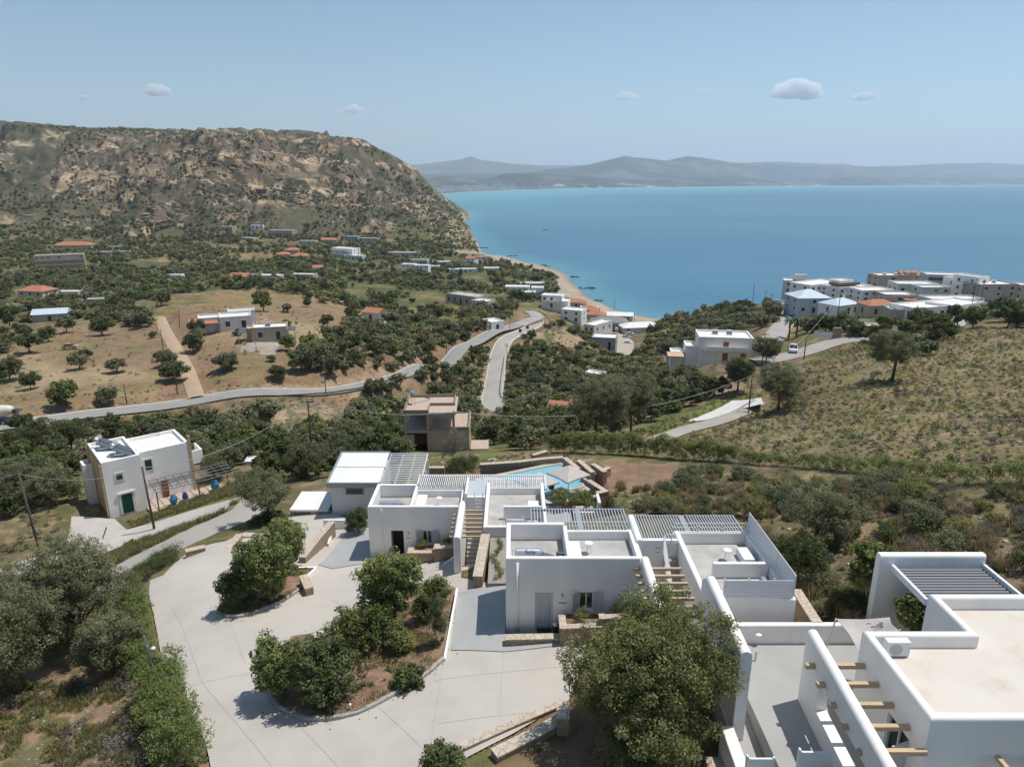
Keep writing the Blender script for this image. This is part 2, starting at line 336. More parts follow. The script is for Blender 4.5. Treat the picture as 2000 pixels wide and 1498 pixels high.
# beach and sea bed
SH = [(914,412),(921,423),(908,433),(899,443),(914,449),(925,460),(936,478),(940,494),(982,500),(1020,510),(1060,518),(1096,530),(1112,540),(1118,552),(1140,570),(1163,588),(1200,604),(1240,614),(1296,623)]
cz(*[(x, y, 0.0) for x, y in SH])
cz((990,512,2.2),(1040,528,2.2),(1075,550,2.5),(1090,575,3),(1150,598,2.2),(1220,622,2.2),(1000,530,4),(1040,545,4.5))
for px, py in ((960,420),(990,470),(1060,495),(1130,520),(1170,555),(1230,590),(1300,605)): CT.append((*at(px, py, -2.5), -3.0))
CT += [(0, 1500, -8), (250, 900, -10), (-60, 1950, -5), (-40, 2400, -8), (300, 2400, -10), (700, 900, -12), (1500, 2000, -12), (1500, 600, -8), (900, 500, -6), (2600, 2600, -15)]
# valley woods
cz((1050,580,8),(1000,560,10),(950,535,8),(1000,590,14),(900,560,14),(800,560,17),(700,560,21),(600,560,25),(500,565,28),(400,560,27),(250,565,25),(100,570,24),(-250,570,26),
   (300,525,18),(100,520,20),(-250,520,24),(500,520,15),(700,520,11),(850,525,7),(930,510,4),(700,490,13),(500,495,17),(300,495,20),(120,512,21),(850,500,10),(850,485,16))
# mountain
cy((-300,480,640),(-300,400,860),(-300,300,1150),(-300,240,1350),(0,470,680),(0,430,800),(0,380,920),(0,330,1020),(0,280,1150),(0,243,1330),
   (150,460,740),(150,400,920),(150,340,1040),(150,285,1140),(150,250,1360),(250,440,800),(250,370,930),(250,315,1010),(250,275,1180),(250,256,1400),
   (330,400,860),(370,330,930),(400,290,985),(395,266,1030),(400,256,1380),(450,460,760),(450,400,850),(480,340,950),(480,290,1060),(500,258,1370),
   (600,460,770),(600,420,840),(590,360,980),(600,310,1100),(600,263,1330),(530,440,790),(700,460,790),(700,420,890),(700,350,1060),(700,300,1180),(715,270,1310),
   (650,440,800),(760,470,800),(790,430,900),(780,380,1030),(770,320,1200),(762,296,1320),(800,325,1330),(832,352,1430),(870,385,1650),(890,400,1780),
   (850,460,830),(850,420,980),(840,385,1120),(880,470,850),(885,440,960),(905,465,880),(895,425,1150))
CT += [(-200, 1700, 150), (-450, 1700, 175), (-900, 1800, 190), (-1400, 1900, 200), (-1800, 1500, 215), (-1600, 1100, 130), (-450, 2300, 160), (-1200, 2600, 190), (-260, 2100, 60), (-150, 1950, 10)]
CTa = np.array(CT, float)
def uv(X, Y): return X/(Y+15), np.log(Y+15)
cu, cv = uv(CTa[:, 0], CTa[:, 1])
def _k(r2): return np.sqrt(r2+.02**2)
_A = _k((cu[:, None]-cu[None])**2+(cv[:, None]-cv[None])**2); n_ = len(CT)
_M = np.zeros((n_+3, n_+3)); _M[:n_, :n_] = _A-np.eye(n_)*.004; _M[:n_, n_] = 1; _M[:n_, n_+1] = cu; _M[:n_, n_+2] = cv; _M[n_:, :n_] = _M[:n_, n_:].T
_W = np.linalg.solve(_M, np.concatenate([CTa[:, 2], [0, 0, 0]]))
def S(X, Y):
    X = np.atleast_1d(np.asarray(X, float)); Y = np.atleast_1d(np.asarray(Y, float)); sh = X.shape
    u, v = uv(X.ravel(), Y.ravel()); o = np.empty(len(u))
    for i in range(0, len(u), 40000):
        a, b = u[i:i+40000], v[i:i+40000]
        o[i:i+40000] = _k((a[:, None]-cu)**2+(b[:, None]-cv)**2) @ _W[:n_] + _W[n_]+_W[n_+1]*a+_W[n_+2]*b
    return o.reshape(sh)
NU, NV = 900, 1300
U1 = np.linspace(-1.3, 1.3, NU); V1 = np.linspace(math.log(8+15), math.log(2900), NV)
# smooth surface on a coarser grid, bilinear up (it is smooth)
nu0, nv0 = 300, 430
Ua = np.linspace(-1.3, 1.3, nu0); Va = np.linspace(V1[0], V1[-1], nv0)
UU, VV = np.meshgrid(Ua, Va); YY = np.exp(VV)-15; XX = UU*(YY+15)
Z0 = S(XX, YY)
def gridlerp(G, u, v, u0, u1, v0, v1):
    ny, nx = G.shape; a = np.clip((u-u0)/(u1-u0)*(nx-1), 0, nx-1.001); b = np.clip((v-v0)/(v1-v0)*(ny-1), 0, ny-1.001)
    i = a.astype(int); j = b.astype(int); fa = a-i; fb = b-j
    return (G[j, i]*(1-fa)+G[j, i+1]*fa)*(1-fb)+(G[j+1, i]*(1-fa)+G[j+1, i+1]*fa)*fb
def S2(X, Y):
    X = np.asarray(X, float); Y = np.asarray(Y, float)
    return gridlerp(Z0, X/(Y+15), np.log(Y+15), Ua[0], Ua[-1], Va[0], Va[-1])
UU, VV = np.meshgrid(U1, V1); GY = np.exp(VV)-15; GX = UU*(GY+15)
GZ = gridlerp(Z0, UU, VV, Ua[0], Ua[-1], Va[0], Va[-1])
GPX, GPY = proj(GX, GY, GZ)
# --- relief noise
mount = sm(620, 820, GY)*sm(9, 26, GZ)                     # the mountain
land = sm(-1, 3, GZ)
rg = ridged(GX/190+.3*GY/190, GY/230, 5, 3); rg2 = fbm(GX/60, GY/60, 5, 9)
GZ = GZ + mount*((rg-.55)*60 + (rg2-.5)*26 + (ridged(GX/40, GY/40, 4, 11)-.55)*14 + (fbm(GX/14, GY/14, 4, 10)-.5)*11)*np.clip((GZ-5)/60, .15, 1)*(1-.65*sm(1180, 1330, GY)*sm(110, 150, GZ))*.8
gxx = ridged(GX/75+fbm(GX/110, GY/110, 3, 2)*1.6, GY/260, 3, 63)   # gullies running down the face
GZ = GZ - mount*sm(.6, .95, gxx)*13
gd = ridged((GX+.75*GY)/115+fbm(GX/90, GY/90, 3, 12)*.9, (GY-GX)/420, 4, 64); GZ = GZ + mount*(gd-.6)*34*np.clip(GZ/50, .2, 1)*(1-sm(1200, 1320, GY))
per = 15.0; wz = GZ + GX*.055 + (fbm(GX/300, GY/300, 3, 21)-.5)*70 + (fbm(GX/22, GY/22, 3, 22)-.5)*7
t_ = np.mod(wz/per, 1.0); cliffz = mount*sm(.38, .62, fbm(GX/240+5, GY/240, 3, 33)+.10*sm(60, 110, GZ))
GZ = GZ + cliffz*per*.45*(sm(.25, .6, t_)-t_)
t2 = np.mod(wz/4.1, 1.0); GZ = GZ + cliffz*4.1*.5*(sm(.2, .6, t2)-t2)
amp = np.clip(GY/90, .3, 3.0)
GZ = GZ + land*(1-mount)*amp*((fbm(GX/9, GY/9, 4, 5)-.5)*.5 + (fbm(GX/2.2, GY/2.2, 3, 6)-.5)*.14)*(1-.75*(GZ < 3.2))
# banks: steeper cut above the left road, gully walls
# --- roads
ROADS = []
def roadline(pts, w, name, m, label=None, n=160, raw=False):
    P = []
    for p in pts:
        px, py, z = p; P.append((*at(px, py, z), z))
    P = np.array(P); d = np.r_[0, np.cumsum(np.hypot(*np.diff(P[:, :2], axis=0).T))]
    tt = np.linspace(0, d[-1], n)
    # catmull-ish smoothing
    Q = np.stack([np.interp(tt, d, P[:, k]) for k in range(3)], 1)
    kk = max(3, int(n/len(pts)*.9)) | 1; pad = np.r_[[Q[0]]*(kk//2), Q, [Q[-1]]*(kk//2)] 
    K = np.ones(kk)/kk; Q2 = np.stack([np.convolve(pad[:, k], K, 'valid') for k in range(3)], 1); Q2[0] = Q[0]; Q2[-1] = Q[-1]
    if not raw: Q2[:, 2] = np.convolve(np.r_[[S2(Q2[0,0],Q2[0,1])]*6, S2(Q2[:, 0], Q2[:, 1]), [S2(Q2[-1,0],Q2[-1,1])]*6], np.ones(13)/13, 'valid')
    ROADS.append((Q2, w, name, m, label)); return Q2
roadline([(-260,862,36.2),(0,832,34.5),(200,804,32.8),(400,779,31.6),(520,773,31.2),(600,769,31),(660,763,30.3),(720,752,29.2),(780,734,27.6),(840,704,26.5),(880,686,25.4),(930,663,23.6),(975,643,21.7),(1010,630,20.9)], 6.2, 'road', ASPH, n=220)
roadline([(1085,650,19.8),(1035,598,20.2)][::-1][:1]+[(1052,618,20.1),(1046,632,20),(1015,652,19.8),(985,672,19.7),(970,700,19.6),(968,730,19.8),(960,770,20.6),(958,792,21),(985,803,21.3),(1030,806,21.6)], 6.4, 'road', ASPHL, n=200)
roadline([(1010,630,20.9),(1045,618,20.2)], 7.0, 'road', ASPHL, n=20)
roadline([(385,778,31.7),(372,745,32.4),(362,720,32.8),(345,690,33.2),(325,655,32.7),(312,620,31.5)], 3.6, 'dirt_track', DIRT, n=90)
roadline([(500,965,50),(465,983,48.6),(400,1005,47.2),(330,1030,46.3),(247,1052,45.8),(150,1090,46.2),(60,1112,46.3),(-100,1150,46)], 3.6, 'concrete_lane', CONC, n=110)
roadline([(500,972,50),(480,1000,50.2),(440,1022,50.1),(390,1047,49.9),(330,1080,49.8),(260,1110,49.6),(205,1140,49.5),(190,1170,49.6)], 3.0, 'concrete_lane', ASPHL, n=90)
roadline([(1470,712,40.5),(1530,700,41.6),(1585,682,42.7),(1640,662,43.3),(1740,655,45),(1800,650,45),(1850,640,44.0),(1900,612,40.5),(1950,592,37.0),(2010,578,36.5),(2120,560,37)], 4.6, 'road', ASPHL, n=140)
roadline([(1505,660,36),(1524,640,33),(1540,615,32),(1552,598,31.6),(1535,588,31.2),(1500,592,30.5)], 6.5, 'road', ASPHL, n=80)
roadline([(1250,868,46.5),(1340,832,44.2),(1400,822,43.6),(1450,806,43.2),(1480,790,42.8)], 2.6, 'dirt_track', ASPHL, n=70)
def near_line(Q, X, Y, maxd):
    bx0, by0 = Q[:, :2].min(0)-maxd; bx1, by1 = Q[:, :2].max(0)+maxd
    idx = np.nonzero((X > bx0) & (X < bx1) & (Y > by0) & (Y < by1))[0]
    best = np.full(len(idx), 1e9); zz = np.zeros(len(idx)); x = X[idx]; y = Y[idx]
    for i in range(len(Q)-1):
        a, b = Q[i], Q[i+1]; d = b-a; l2 = d[0]**2+d[1]**2+1e-9
        t = np.clip(((x-a[0])*d[0]+(y-a[1])*d[1])/l2, 0, 1); dd = np.hypot(x-a[0]-t*d[0], y-a[1]-t*d[1])
        k = dd < best; best[k] = dd[k]; zz[k] = (a[2]+t*d[2])[k]
    return idx, best, zz
fX, fY, fZ = GX.ravel(), GY.ravel(), GZ.ravel().copy()
DRoad = np.full(fX.shape, 99.0)
for Q, w_, nm, m_, lb in ROADS:
    sh = 5 if Q[:, 1].mean() > 90 else 1.6
    idx, dd, zz = near_line(Q, fX, fY, w_/2+sh)
    k = 1-sm(w_/2+.5, w_/2+sh, dd); sink = .35 if Q[:, 1].mean() > 90 else .12
    fZ[idx] = fZ[idx]*(1-k)+(zz-sink)*k; DRoad[idx] = np.minimum(DRoad[idx], dd-w_/2)
# --- paved sheets (polygons in photo pixels -> world on the smooth surface)
def drop(poly):
    o = []
    for p in poly:
        z = p[2] if len(p) > 2 else None
        if z is None:
            z = 54.0
            for _ in range(12):
                X, Y = at(p[0], p[1], z); z = .5*z+.5*float(S2(X, Y))
        X, Y = at(p[0], p[1], z); o.append((X, Y))
    return o
DRIVE = drop([(367,1080),(340,1102),(320,1124),(293,1134),(291,1165),(300,1200),(308,1240),(316,1290),(345,1340),(375,1400),(402,1450),(412,1500),(400,1640),(800,1640),(880,1498),(1000,1435),(1110,1370),(1128,1330),(1150,1240),(985,1240),(985,1150),(900,1130),(905,1080),(722,1085),(722,1030),(640,1000),(565,1000),(560,1050),(478,1040),(440,1058),(395,1068)])
PLAT = drop([(100,1104),(135,1045),(140,1010),(225,1014),(250,1035),(262,1046),(240,1064),(200,1082),(150,1098)])
CARP = drop([(1165,655),(1178,648),(1215,652),(1238,668),(1240,690),(1205,692),(1185,672)])
WPLAT = drop([(1335,822),(1430,783),(1486,777),(1490,790),(1440,800),(1380,818)])
PADS = [(DRIVE, .06, .25), (PLAT, .05, .2), (CARP, .2, .4), (WPLAT, .15, .4)]
def seg_in(poly, X, Y): return inpoly(X, Y, poly)
for poly, up, sink in PADS:
    a = np.array(poly); k = np.nonzero((fX > a[:, 0].min()) & (fX < a[:, 0].max()) & (fY > a[:, 1].min()) & (fY < a[:, 1].max()))[0]
    k = k[inpoly(fX[k], fY[k], poly)]
    fZ[k] = S2(fX[k], fY[k])-sink; DRoad[k] = -1
# areas under buildings and courts in the complex: keep the ground below the floors
FLAT = []
def flat(x0, x1, y0, y1, z, edge=.6):
    global fZ
    k = np.nonzero((fX > x0-edge) & (fX < x1+edge) & (fY > y0-edge) & (fY < y1+edge))[0]
    d = np.maximum(np.maximum(x0-fX[k], fX[k]-x1), np.maximum(y0-fY[k], fY[k]-y1)); t = 1-sm(0, edge, d)
    fZ[k] = fZ[k]*(1-t)+np.minimum(fZ[k], z)*t; DRoad[k] = np.where(d < 0, -1, DRoad[k])
flat(-.4, 7.2, 31.8, 41, 56.8); flat(6.6, 14, 29, 40, 56.8); flat(-10.4, 3, 42, 51, 53.3); flat(-16, -7, 54, 60.5, 52.0); flat(9, 24, 16, 29, 57.9)
flat(-10, 8, 50, 66.5, 50.9, 1.0); flat(-19.5, -15.5, 54.5, 59, 49.6)
fZ = np.minimum(fZ, np.where((fX > 4.5) & (fX < 18) & (fY < 25.5), 57.2, 999))
SEAW = [at(x, y, 0) for x, y in SH]+[(130, 392), (300, 378), (3000, 420), (3000, 3200), (-700, 3200), (-330, 2300)]
k = np.nonzero(inpoly(fX, fY, SEAW))[0]; fZ[k] = np.minimum(fZ[k], -.5-.01*np.clip(fY[k]-390, 0, 400)*0)
k2 = k[(fX[k] > 130)]; fZ[k2] = np.minimum(fZ[k2], np.maximum(-3, 12-(fY[k2]-375)*.5))
# the ridge comes down to the sea in a long slope
k = np.nonzero((fY > 750) & (fY < 2300))[0]; pk = 1000+F*fX[k]/(fY[k]*cP+(CZ-fZ[k])*sP); ok_ = (pk > 640) & (pk < 1000)
k = k[ok_]; pk = pk[ok_]; py_ = np.interp(pk, [640, 708, 732, 760, 784, 812, 824, 848, 872, 896, 914, 918, 930, 940, 1000], [262, 269, 282, 296, 310, 326, 342, 366, 384, 400, 411, 450, 466, 490, 500])+2+5*fbm(pk/14, fY[k]/90, 3, 31)
fZ[k] = np.minimum(fZ[k], np.maximum(CZ-fY[k]*np.tan(PIT+np.arctan((py_-749)/F)), -.5))
hx, hy = at(216, 1012, 44.4); la = math.radians(44); HP = [(hx+math.cos(la)*a-math.sin(la)*b, hy+math.sin(la)*a+math.cos(la)*b) for a, b in ((-1, -.5), (1.5, -3.2), (12.5, -3.2), (12.5, 9), (-3.5, 9), (-3.5, 2))]
k = np.nonzero((fX > -60) & (fX < -20) & (fY < 90))[0]; k = k[inpoly(fX[k], fY[k], HP)]; fZ[k] = np.minimum(fZ[k], 44.3); DRoad[k] = -1
GZ = fZ.reshape(GZ.shape)
def H(X, Y):
    X = np.asarray(X, float); Y = np.asarray(Y, float)
    return gridlerp(GZ, X/(Y+15), np.log(Y+15), U1[0], U1[-1], V1[0], V1[-1])
YS = np.exp(np.linspace(math.log(18+15), math.log(2600), 900))-15
def hit(px, py, far=2500):
    """first terrain point seen at photo pixels (vectorised); nan where none"""
    px = np.atleast_1d(np.asarray(px, float)); py = np.atleast_1d(np.asarray(py, float))
    d = PIT+np.arctan((py-749)/F); o = np.full((len(px), 3), np.nan)
    for i in range(0, len(px), 2000):
        T = np.tan(d[i:i+2000])[:, None]; Zr = CZ-YS[None]*T; D = YS[None]*cP+(CZ-Zr)*sP; Xr = (px[i:i+2000, None]-1000)/F*D
        df = Zr-H(Xr, np.broadcast_to(YS, Xr.shape)); neg = df < 0; j = neg.argmax(1); ok = neg.any(1) & (j > 0)
        r = np.arange(len(j)); a = df[r, j-1]; b = df[r, j]; t = np.where(ok, a/(a-b+1e-12), 0)
        for k, A in enumerate((Xr, np.broadcast_to(YS, Xr.shape), Zr)):
            o[i:i+2000, k] = np.where(ok, A[r, j-1]*(1-t)+A[r, j]*t, np.nan)
    return o
def gp(px, py):
    r = hit([px], [py])[0]
    return (float(r[0]), float(r[1]), float(r[2]))
# --- ground colour (the earth's own colours, plus painted overhang shade on the mountain)
PX, PY = proj(fX, fY, fZ)
j1 = (fbm(fX/7, fY/7, 3, 40)-.5); j2 = (fbm(fX/7+9, fY/7, 3, 41)-.5); jx = PX+j1*60*np.clip(120/fY, .15, 1.2); jy = PY+j2*34*np.clip(120/fY, .1, 1.2)
sc_ = np.clip(fY/60, .35, 6)
fU, fV = UU.ravel(), VV.ravel()
na = fbm(fU*17, fV*17, 5, 50); nb = fbm(fU*60, fV*60, 4, 51); ncx = fbm(fU*5, fV*5, 4, 52)
def mixc(A, B, t): return A*(1-t[:, None])+np.asarray(B)[None]*t[:, None]
C = np.tile(np.array([(.145, .125, .068)]), (len(fX), 1))                    # dry scrub earth
C = mixc(C, (.12, .115, .045), sm(.45, .62, na)); C = mixc(C, (.28, .19, .115), sm(.52, .68, nb)*.85)
C = mixc(C, (.115, .125, .04), sm(.52, .7, ncx)*.5)
def reg(poly, c, a=1.0, t=None):
    global C
    k = np.nonzero(inpoly(jx, jy, poly))[0]; w_ = np.full(len(k), a) if t is None else t[k]*a
    C[k] = C[k]*(1-w_[:, None])+np.asarray(c)[None]*w_[:, None]
# dry fields
fieldv = sm(.35, .65, na)
BROWN, BROWN2, GOLD, GRN = (.26, .175, .105), (.205, .135, .083), (.235, .175, .075), (.10, .115, .038)
for poly in ([(0,690),(60,650),(180,625),(310,640),(330,680),(362,780),(0,815)], [(355,600),(480,575),(560,590),(690,600),(665,660),(560,700),(640,720),(840,690),(840,706),(600,760),(395,772),(330,650)],
             [(420,560),(560,565),(700,590),(660,640),(420,650)]):
    reg(poly, BROWN, .8); reg(poly, (.20, .165, .08), .8, sm(.45, .6, na)); reg(poly, BROWN2, .7, sm(.55, .66, nb)); reg(poly, (.36, .27, .165), .6, sm(.56, .68, ncx))
reg([(385,640),(520,620),(560,660),(640,668),(520,700),(430,680)], (.34, .25, .16), .8, sm(.3, .6, na))
reg([(470,670),(520,668),(560,672),(540,690),(470,690)], (.38, .34, .28), .8)
for poly in ([(390,578),(520,565),(560,575),(500,600),(400,600)], [(770,585),(850,570),(905,595),(900,612),(800,615)], [(0,780),(300,770),(365,780),(0,815)], [(320,585),(360,585),(350,620),(310,622)]):
    reg(poly, GOLD, .75, sm(.3, .5, nb))
reg([(800,630),(830,660),(700,700),(690,680)], BROWN, .5)
# cut banks of the roads: red-brown rock
bank = (DRoad > .2) & (DRoad < 7) & (fY > 100) & (fY < 400)
k = np.nonzero(bank)[0]; t = (1-sm(3, 7, DRoad[k]))*.7*sm(.3, .5, nb[k]); C[k] = C[k]*(1-t[:, None])+np.array((.25, .155, .095))[None]*t[:, None]
for poly in ([(400,775),(600,768),(720,750),(840,706),(840,690),(700,725),(600,748),(440,752)], [(680,770),(760,760),(790,800),(740,830),(690,820)], [(120,840),(160,835),(150,900),(110,905)], [(1030,650),(1120,640),(1180,690),(1120,700),(1040,690)], [(480,790),(560,790),(560,850),(480,850)], [(570,800),(640,790),(650,840),(600,860)],[(1400,720),(1450,715),(1450,770),(1400,775)],[(940,700),(955,700),(945,780),(930,780)]):
    reg(poly, (.33, .235, .155), .85, sm(.3, .5, nb))
# green slopes
for poly in ([(1180,850),(1290,820),(1420,770),(1480,775),(1330,830),(1230,872)], [(930,880),(1000,880),(990,905),(930,900)], [(1350,600),(1440,580),(1500,585),(1480,620),(1400,630)]):
    reg(poly, (.13, .16, .04), .9, sm(.3, .5, nb))
reg([(1180,860),(1400,830),(1700,690),(1900,640),(2100,630),(2100,960),(1900,930),(1300,880)], (.215, .17, .088), .75, sm(.2, .5, na)); reg([(1180,860),(1400,830),(1700,690),(1900,640),(2100,630),(2100,960),(1900,930),(1300,880)], (.12, .13, .05), .7, sm(.5, .62, fbm(fU*130, fV*130, 3, 53)))
reg([(1400,850),(1700,700),(1900,640),(2100,640),(2100,960),(1900,930),(1300,870)], (.28, .19, .125), .7, sm(.56, .7, nb))
reg([(1200,950),(1400,930),(1900,960),(2100,1000),(2100,1200),(1600,1200),(1560,1050)], (.27, .185, .12), .6, sm(.5, .65, na))
reg([(1160,905),(1330,905),(1330,960),(1170,960)], (.26, .17, .11), .8)
reg([(0,1300),(300,1320),(360,1498),(0,1560)], (.27, .18, .115), .8, sm(.42, .58, nb)); reg([(1080,1230),(1480,1230),(1500,1600),(900,1600),(980,1440)], (.22, .145, .09), .75)
# mountain rock
mk = mount.ravel()
slope = np.hypot(np.gradient(GZ, axis=0), np.gradient(GZ, axis=1)).ravel()/(np.clip(fY, 10, 9e9)*.0035)
rockn = fbm(fX/26, fY/26, 4, 70)*.5+fbm(fX/80, fY/80, 3, 71)*.5
zrel = (fZ+fX*.055)/9+rockn*1.2; strata = (vn(zrel, np.zeros_like(zrel), 90)*.6+vn(zrel*2.7, zrel*0, 91)*.4)
rock = np.array((.385, .29, .195))[None]*(.42+.95*strata[:, None])*(.75+.5*nb[:, None]); rock = rock*(1-.25*sm(.5, .8, rockn)[:, None]*np.array((0, .25, .6))[None])
vegm = np.array((.095, .09, .055))[None]*(.75+.5*nb[:, None])
ex = sm(.475, .55, rockn+.16*(cliffz.ravel()-.3)+.12*np.clip(slope-.75, -.8, 1.2)-.30*sm(150, 165, fZ)-.05*sm(40, 15, fZ)+(fbm(fX/9, fY/9, 3, 72)-.5)*.7+(fbm(fX/38, fY/30, 3, 73)-.5)*.45-.03)
rock = mixc(rock, (.40, .32, .22), sm(.60, .64, fbm(fX/45, fY/30, 4, 74))*.8); rock = mixc(rock, (.085, .07, .055), sm(.60, .63, ridged(fX/60, (fZ+fX*.09)/7, 3, 75))*.75)  # dark bands paint the shade of caves and overhangs into the rock
mc = vegm*(1-ex[:, None])+rock*ex[:, None]; mc = mixc(mc, (.05, .054, .036), sm(.555, .585, fbm(fX/15, fY/13, 4, 76)*.6+fbm(fX/90, fY/90, 3, 77)*.4)*.85)
C = C*(1-mk[:, None])+mc*mk[:, None]
# cliff foot above the far beach
reg([(880,425),(905,412),(945,495),(900,500),(870,470)], (.40, .31, .22), .7, sm(.35, .55, rockn))
# beach
bz = sm(3.4, 2.6, fZ)*(fY > 330)*sm(330, 345, fY)*np.where(fX < 130, 1, 0); C = mixc(C, (.36, .30, .23), bz*sm(.2, .45, nb+.25)); C = mixc(C, (.24, .19, .14), bz*sm(.8, .1, fZ)*.9)
C = mixc(C, (.18, .20, .16), sm(0, -1.5, fZ))
# valley floor greener, under woods
reg([(0,520),(900,500),(1060,560),(1000,600),(800,600),(600,560),(330,570),(150,620),(0,680)], (.075, .082, .032), .75, sm(.25, .6, na))
GROUND = colmat('earth and scrub', .95, 1.1, .22, .6, fine=.16, bdist=.25)
idx = np.arange(NU*NV).reshape(NV, NU)
Fq = np.stack([idx[:-1, :-1].ravel(), idx[:-1, 1:].ravel(), idx[1:, 1:].ravel(), idx[1:, :-1].ravel()], 1)
terr = mesh_np('terrain', np.stack([fX, fY, fZ], 1), Fq, GROUND, col=C, smooth=True); terr['kind'] = 'structure'
# the last rows slope into the sea plane beyond; far coast below
def strip(Q, w_, up, name, m_, crown=0):
    V = []; n = len(Q); k = 5
    T = np.gradient(Q[:, :2], axis=0); T /= np.linalg.norm(T, axis=1)[:, None]+1e-9; Nn = np.stack([-T[:, 1], T[:, 0]], 1)
    for i in range(n):
        for j in range(k):
            o_ = (j/(k-1)-.5)*w_; V.append((Q[i, 0]+Nn[i, 0]*o_, Q[i, 1]+Nn[i, 1]*o_, Q[i, 2]+up-(.35 if j in (0, k-1) else 0)*(1 if up > .1 else .3)))
    Fq = np.array([(i*k+j, i*k+j+1, (i+1)*k+j+1, (i+1)*k+j) for i in range(n-1) for j in range(k-1)])[:, ::-1]
    o = mesh_np(name, np.array(V), Fq, m_, smooth=True); o['kind'] = 'structure'; return o
for i, (Q, w_, nm, m_, lb) in enumerate(ROADS):
    strip(Q, w_, (.1 if Q[:, 1].mean() > 90 else .05)+.006*i, nm, m_)
# white edge lines and guard rails of the valley road
EDGE = mat('road paint', (.62, .60, .56), .8)
for q, (w_, nm) in ((0, (6.2, 0)), (1, (6.4, 1))):
    Q = ROADS[q][0]; T = np.gradient(Q[:, :2], axis=0); T /= np.linalg.norm(T, axis=1)[:, None]; Nn = np.stack([-T[:, 1], T[:, 0]], 1)
    for s_ in ((-1, 1) if q else (1,)):
        P2 = Q.copy(); P2[:, :2] += Nn*s_*(w_/2-.45) ; strip(P2, .22, .13+.01*q, 'edge_line', EDGE)
def sheet(poly, up, name, m_, step=.8, zf=None, drp=.0):
    zf = zf or (lambda X, Y: S2(X, Y))
    a = np.array(poly); vs = []; n = len(poly); E = []
    for i in range(n):
        p, q = a[i], a[(i+1) % n]; L_ = np.hypot(*(q-p)); m = max(1, int(L_/step))
        for t in range(m): vs.append(tuple(p+(q-p)*t/m))
    nb_ = len(vs)
    gx, gy = np.meshgrid(np.arange(a[:, 0].min(), a[:, 0].max(), step), np.arange(a[:, 1].min(), a[:, 1].max(), step)); gx = gx.ravel(); gy = gy.ravel()
    k = inpoly(gx, gy, [tuple(p) for p in a]); vs += list(zip(gx[k], gy[k]))
    r = delaunay_2d_cdt([Vector(v) for v in vs], [], [list(range(nb_))], 1, 1e-4)
    P = np.array([tuple(v) for v in r[0]]); z = np.asarray(zf(P[:, 0], P[:, 1]), float)+up
    o = mesh_np(name, np.c_[P, z], np.array([tuple(f) for f in r[2]]), m_, smooth=True); return o
tag(sheet(DRIVE, .06, 'driveway', CONC, .7), kind='structure')
tag(sheet(PLAT, .12, 'concrete_yard', CONC, .8), kind='structure')
tag(sheet(CARP, .25, 'car_park', mat('gravel car park', (.42, .36, .29), .95, c2=(.36, .31, .25), scale=.3), 3), kind='structure')
tag(sheet(WPLAT, .25, 'concrete_platform', mat('white slab', (.66, .63, .58), .8, c2=(.58, .55, .5), scale=.4), 1.5), kind='structure')
# ------------------------------------------------------------ sea and far coast
m = bpy.data.materials.new('sea water'); m.use_nodes = True; t = m.node_tree; N = t.nodes; Lk = t.links
p = N['Principled BSDF']; p.inputs['Roughness'].default_value = .42; p.inputs['IOR'].default_value = 1.33; p.inputs['Specular IOR Level'].default_value = .35
tc = N.new('ShaderNodeTexCoord'); mp = N.new('ShaderNodeMapping'); mp.inputs['Scale'].default_value = (.0005, .0022, 1); mp.inputs['Rotation'].default_value = (0, 0, .5); Lk.new(tc.outputs['Object'], mp.inputs[0])
n1 = N.new('ShaderNodeTexNoise'); n1.inputs['Scale'].default_value = 1; n1.inputs['Detail'].default_value = 5; n1.inputs['Distortion'].default_value = .6; Lk.new(mp.outputs[0], n1.inputs[0])
w3 = N.new('ShaderNodeMapping'); w3.inputs['Scale'].default_value = (.006, .03, 1); w3.inputs['Rotation'].default_value = (0, 0, .25); Lk.new(tc.outputs['Object'], w3.inputs[0]); n5 = N.new('ShaderNodeTexNoise'); n5.inputs['Scale'].default_value = 1; n5.inputs['Detail'].default_value = 8; n5.inputs['Roughness'].default_value = .7; Lk.new(w3.outputs[0], n5.inputs[0])
ad = N.new('ShaderNodeMath'); ad.operation = 'MULTIPLY_ADD'; ad.inputs[1].default_value = .45; Lk.new(n5.outputs[0], ad.inputs[0]); md = N.new('ShaderNodeMath'); md.operation = 'MULTIPLY_ADD'; md.inputs[1].default_value = .55; md.inputs[2].default_value = 0; Lk.new(n1.outputs[0], md.inputs[0]); Lk.new(md.outputs[0], ad.inputs[2])
cr = N.new('ShaderNodeValToRGB'); e = cr.color_ramp.elements; e[0].position = .36; e[0].color = (.048, .15, .235, 1); e[1].position = .66; e[1].color = (.09, .205, .28, 1)
Lk.new(ad.outputs[0], cr.inputs[0])
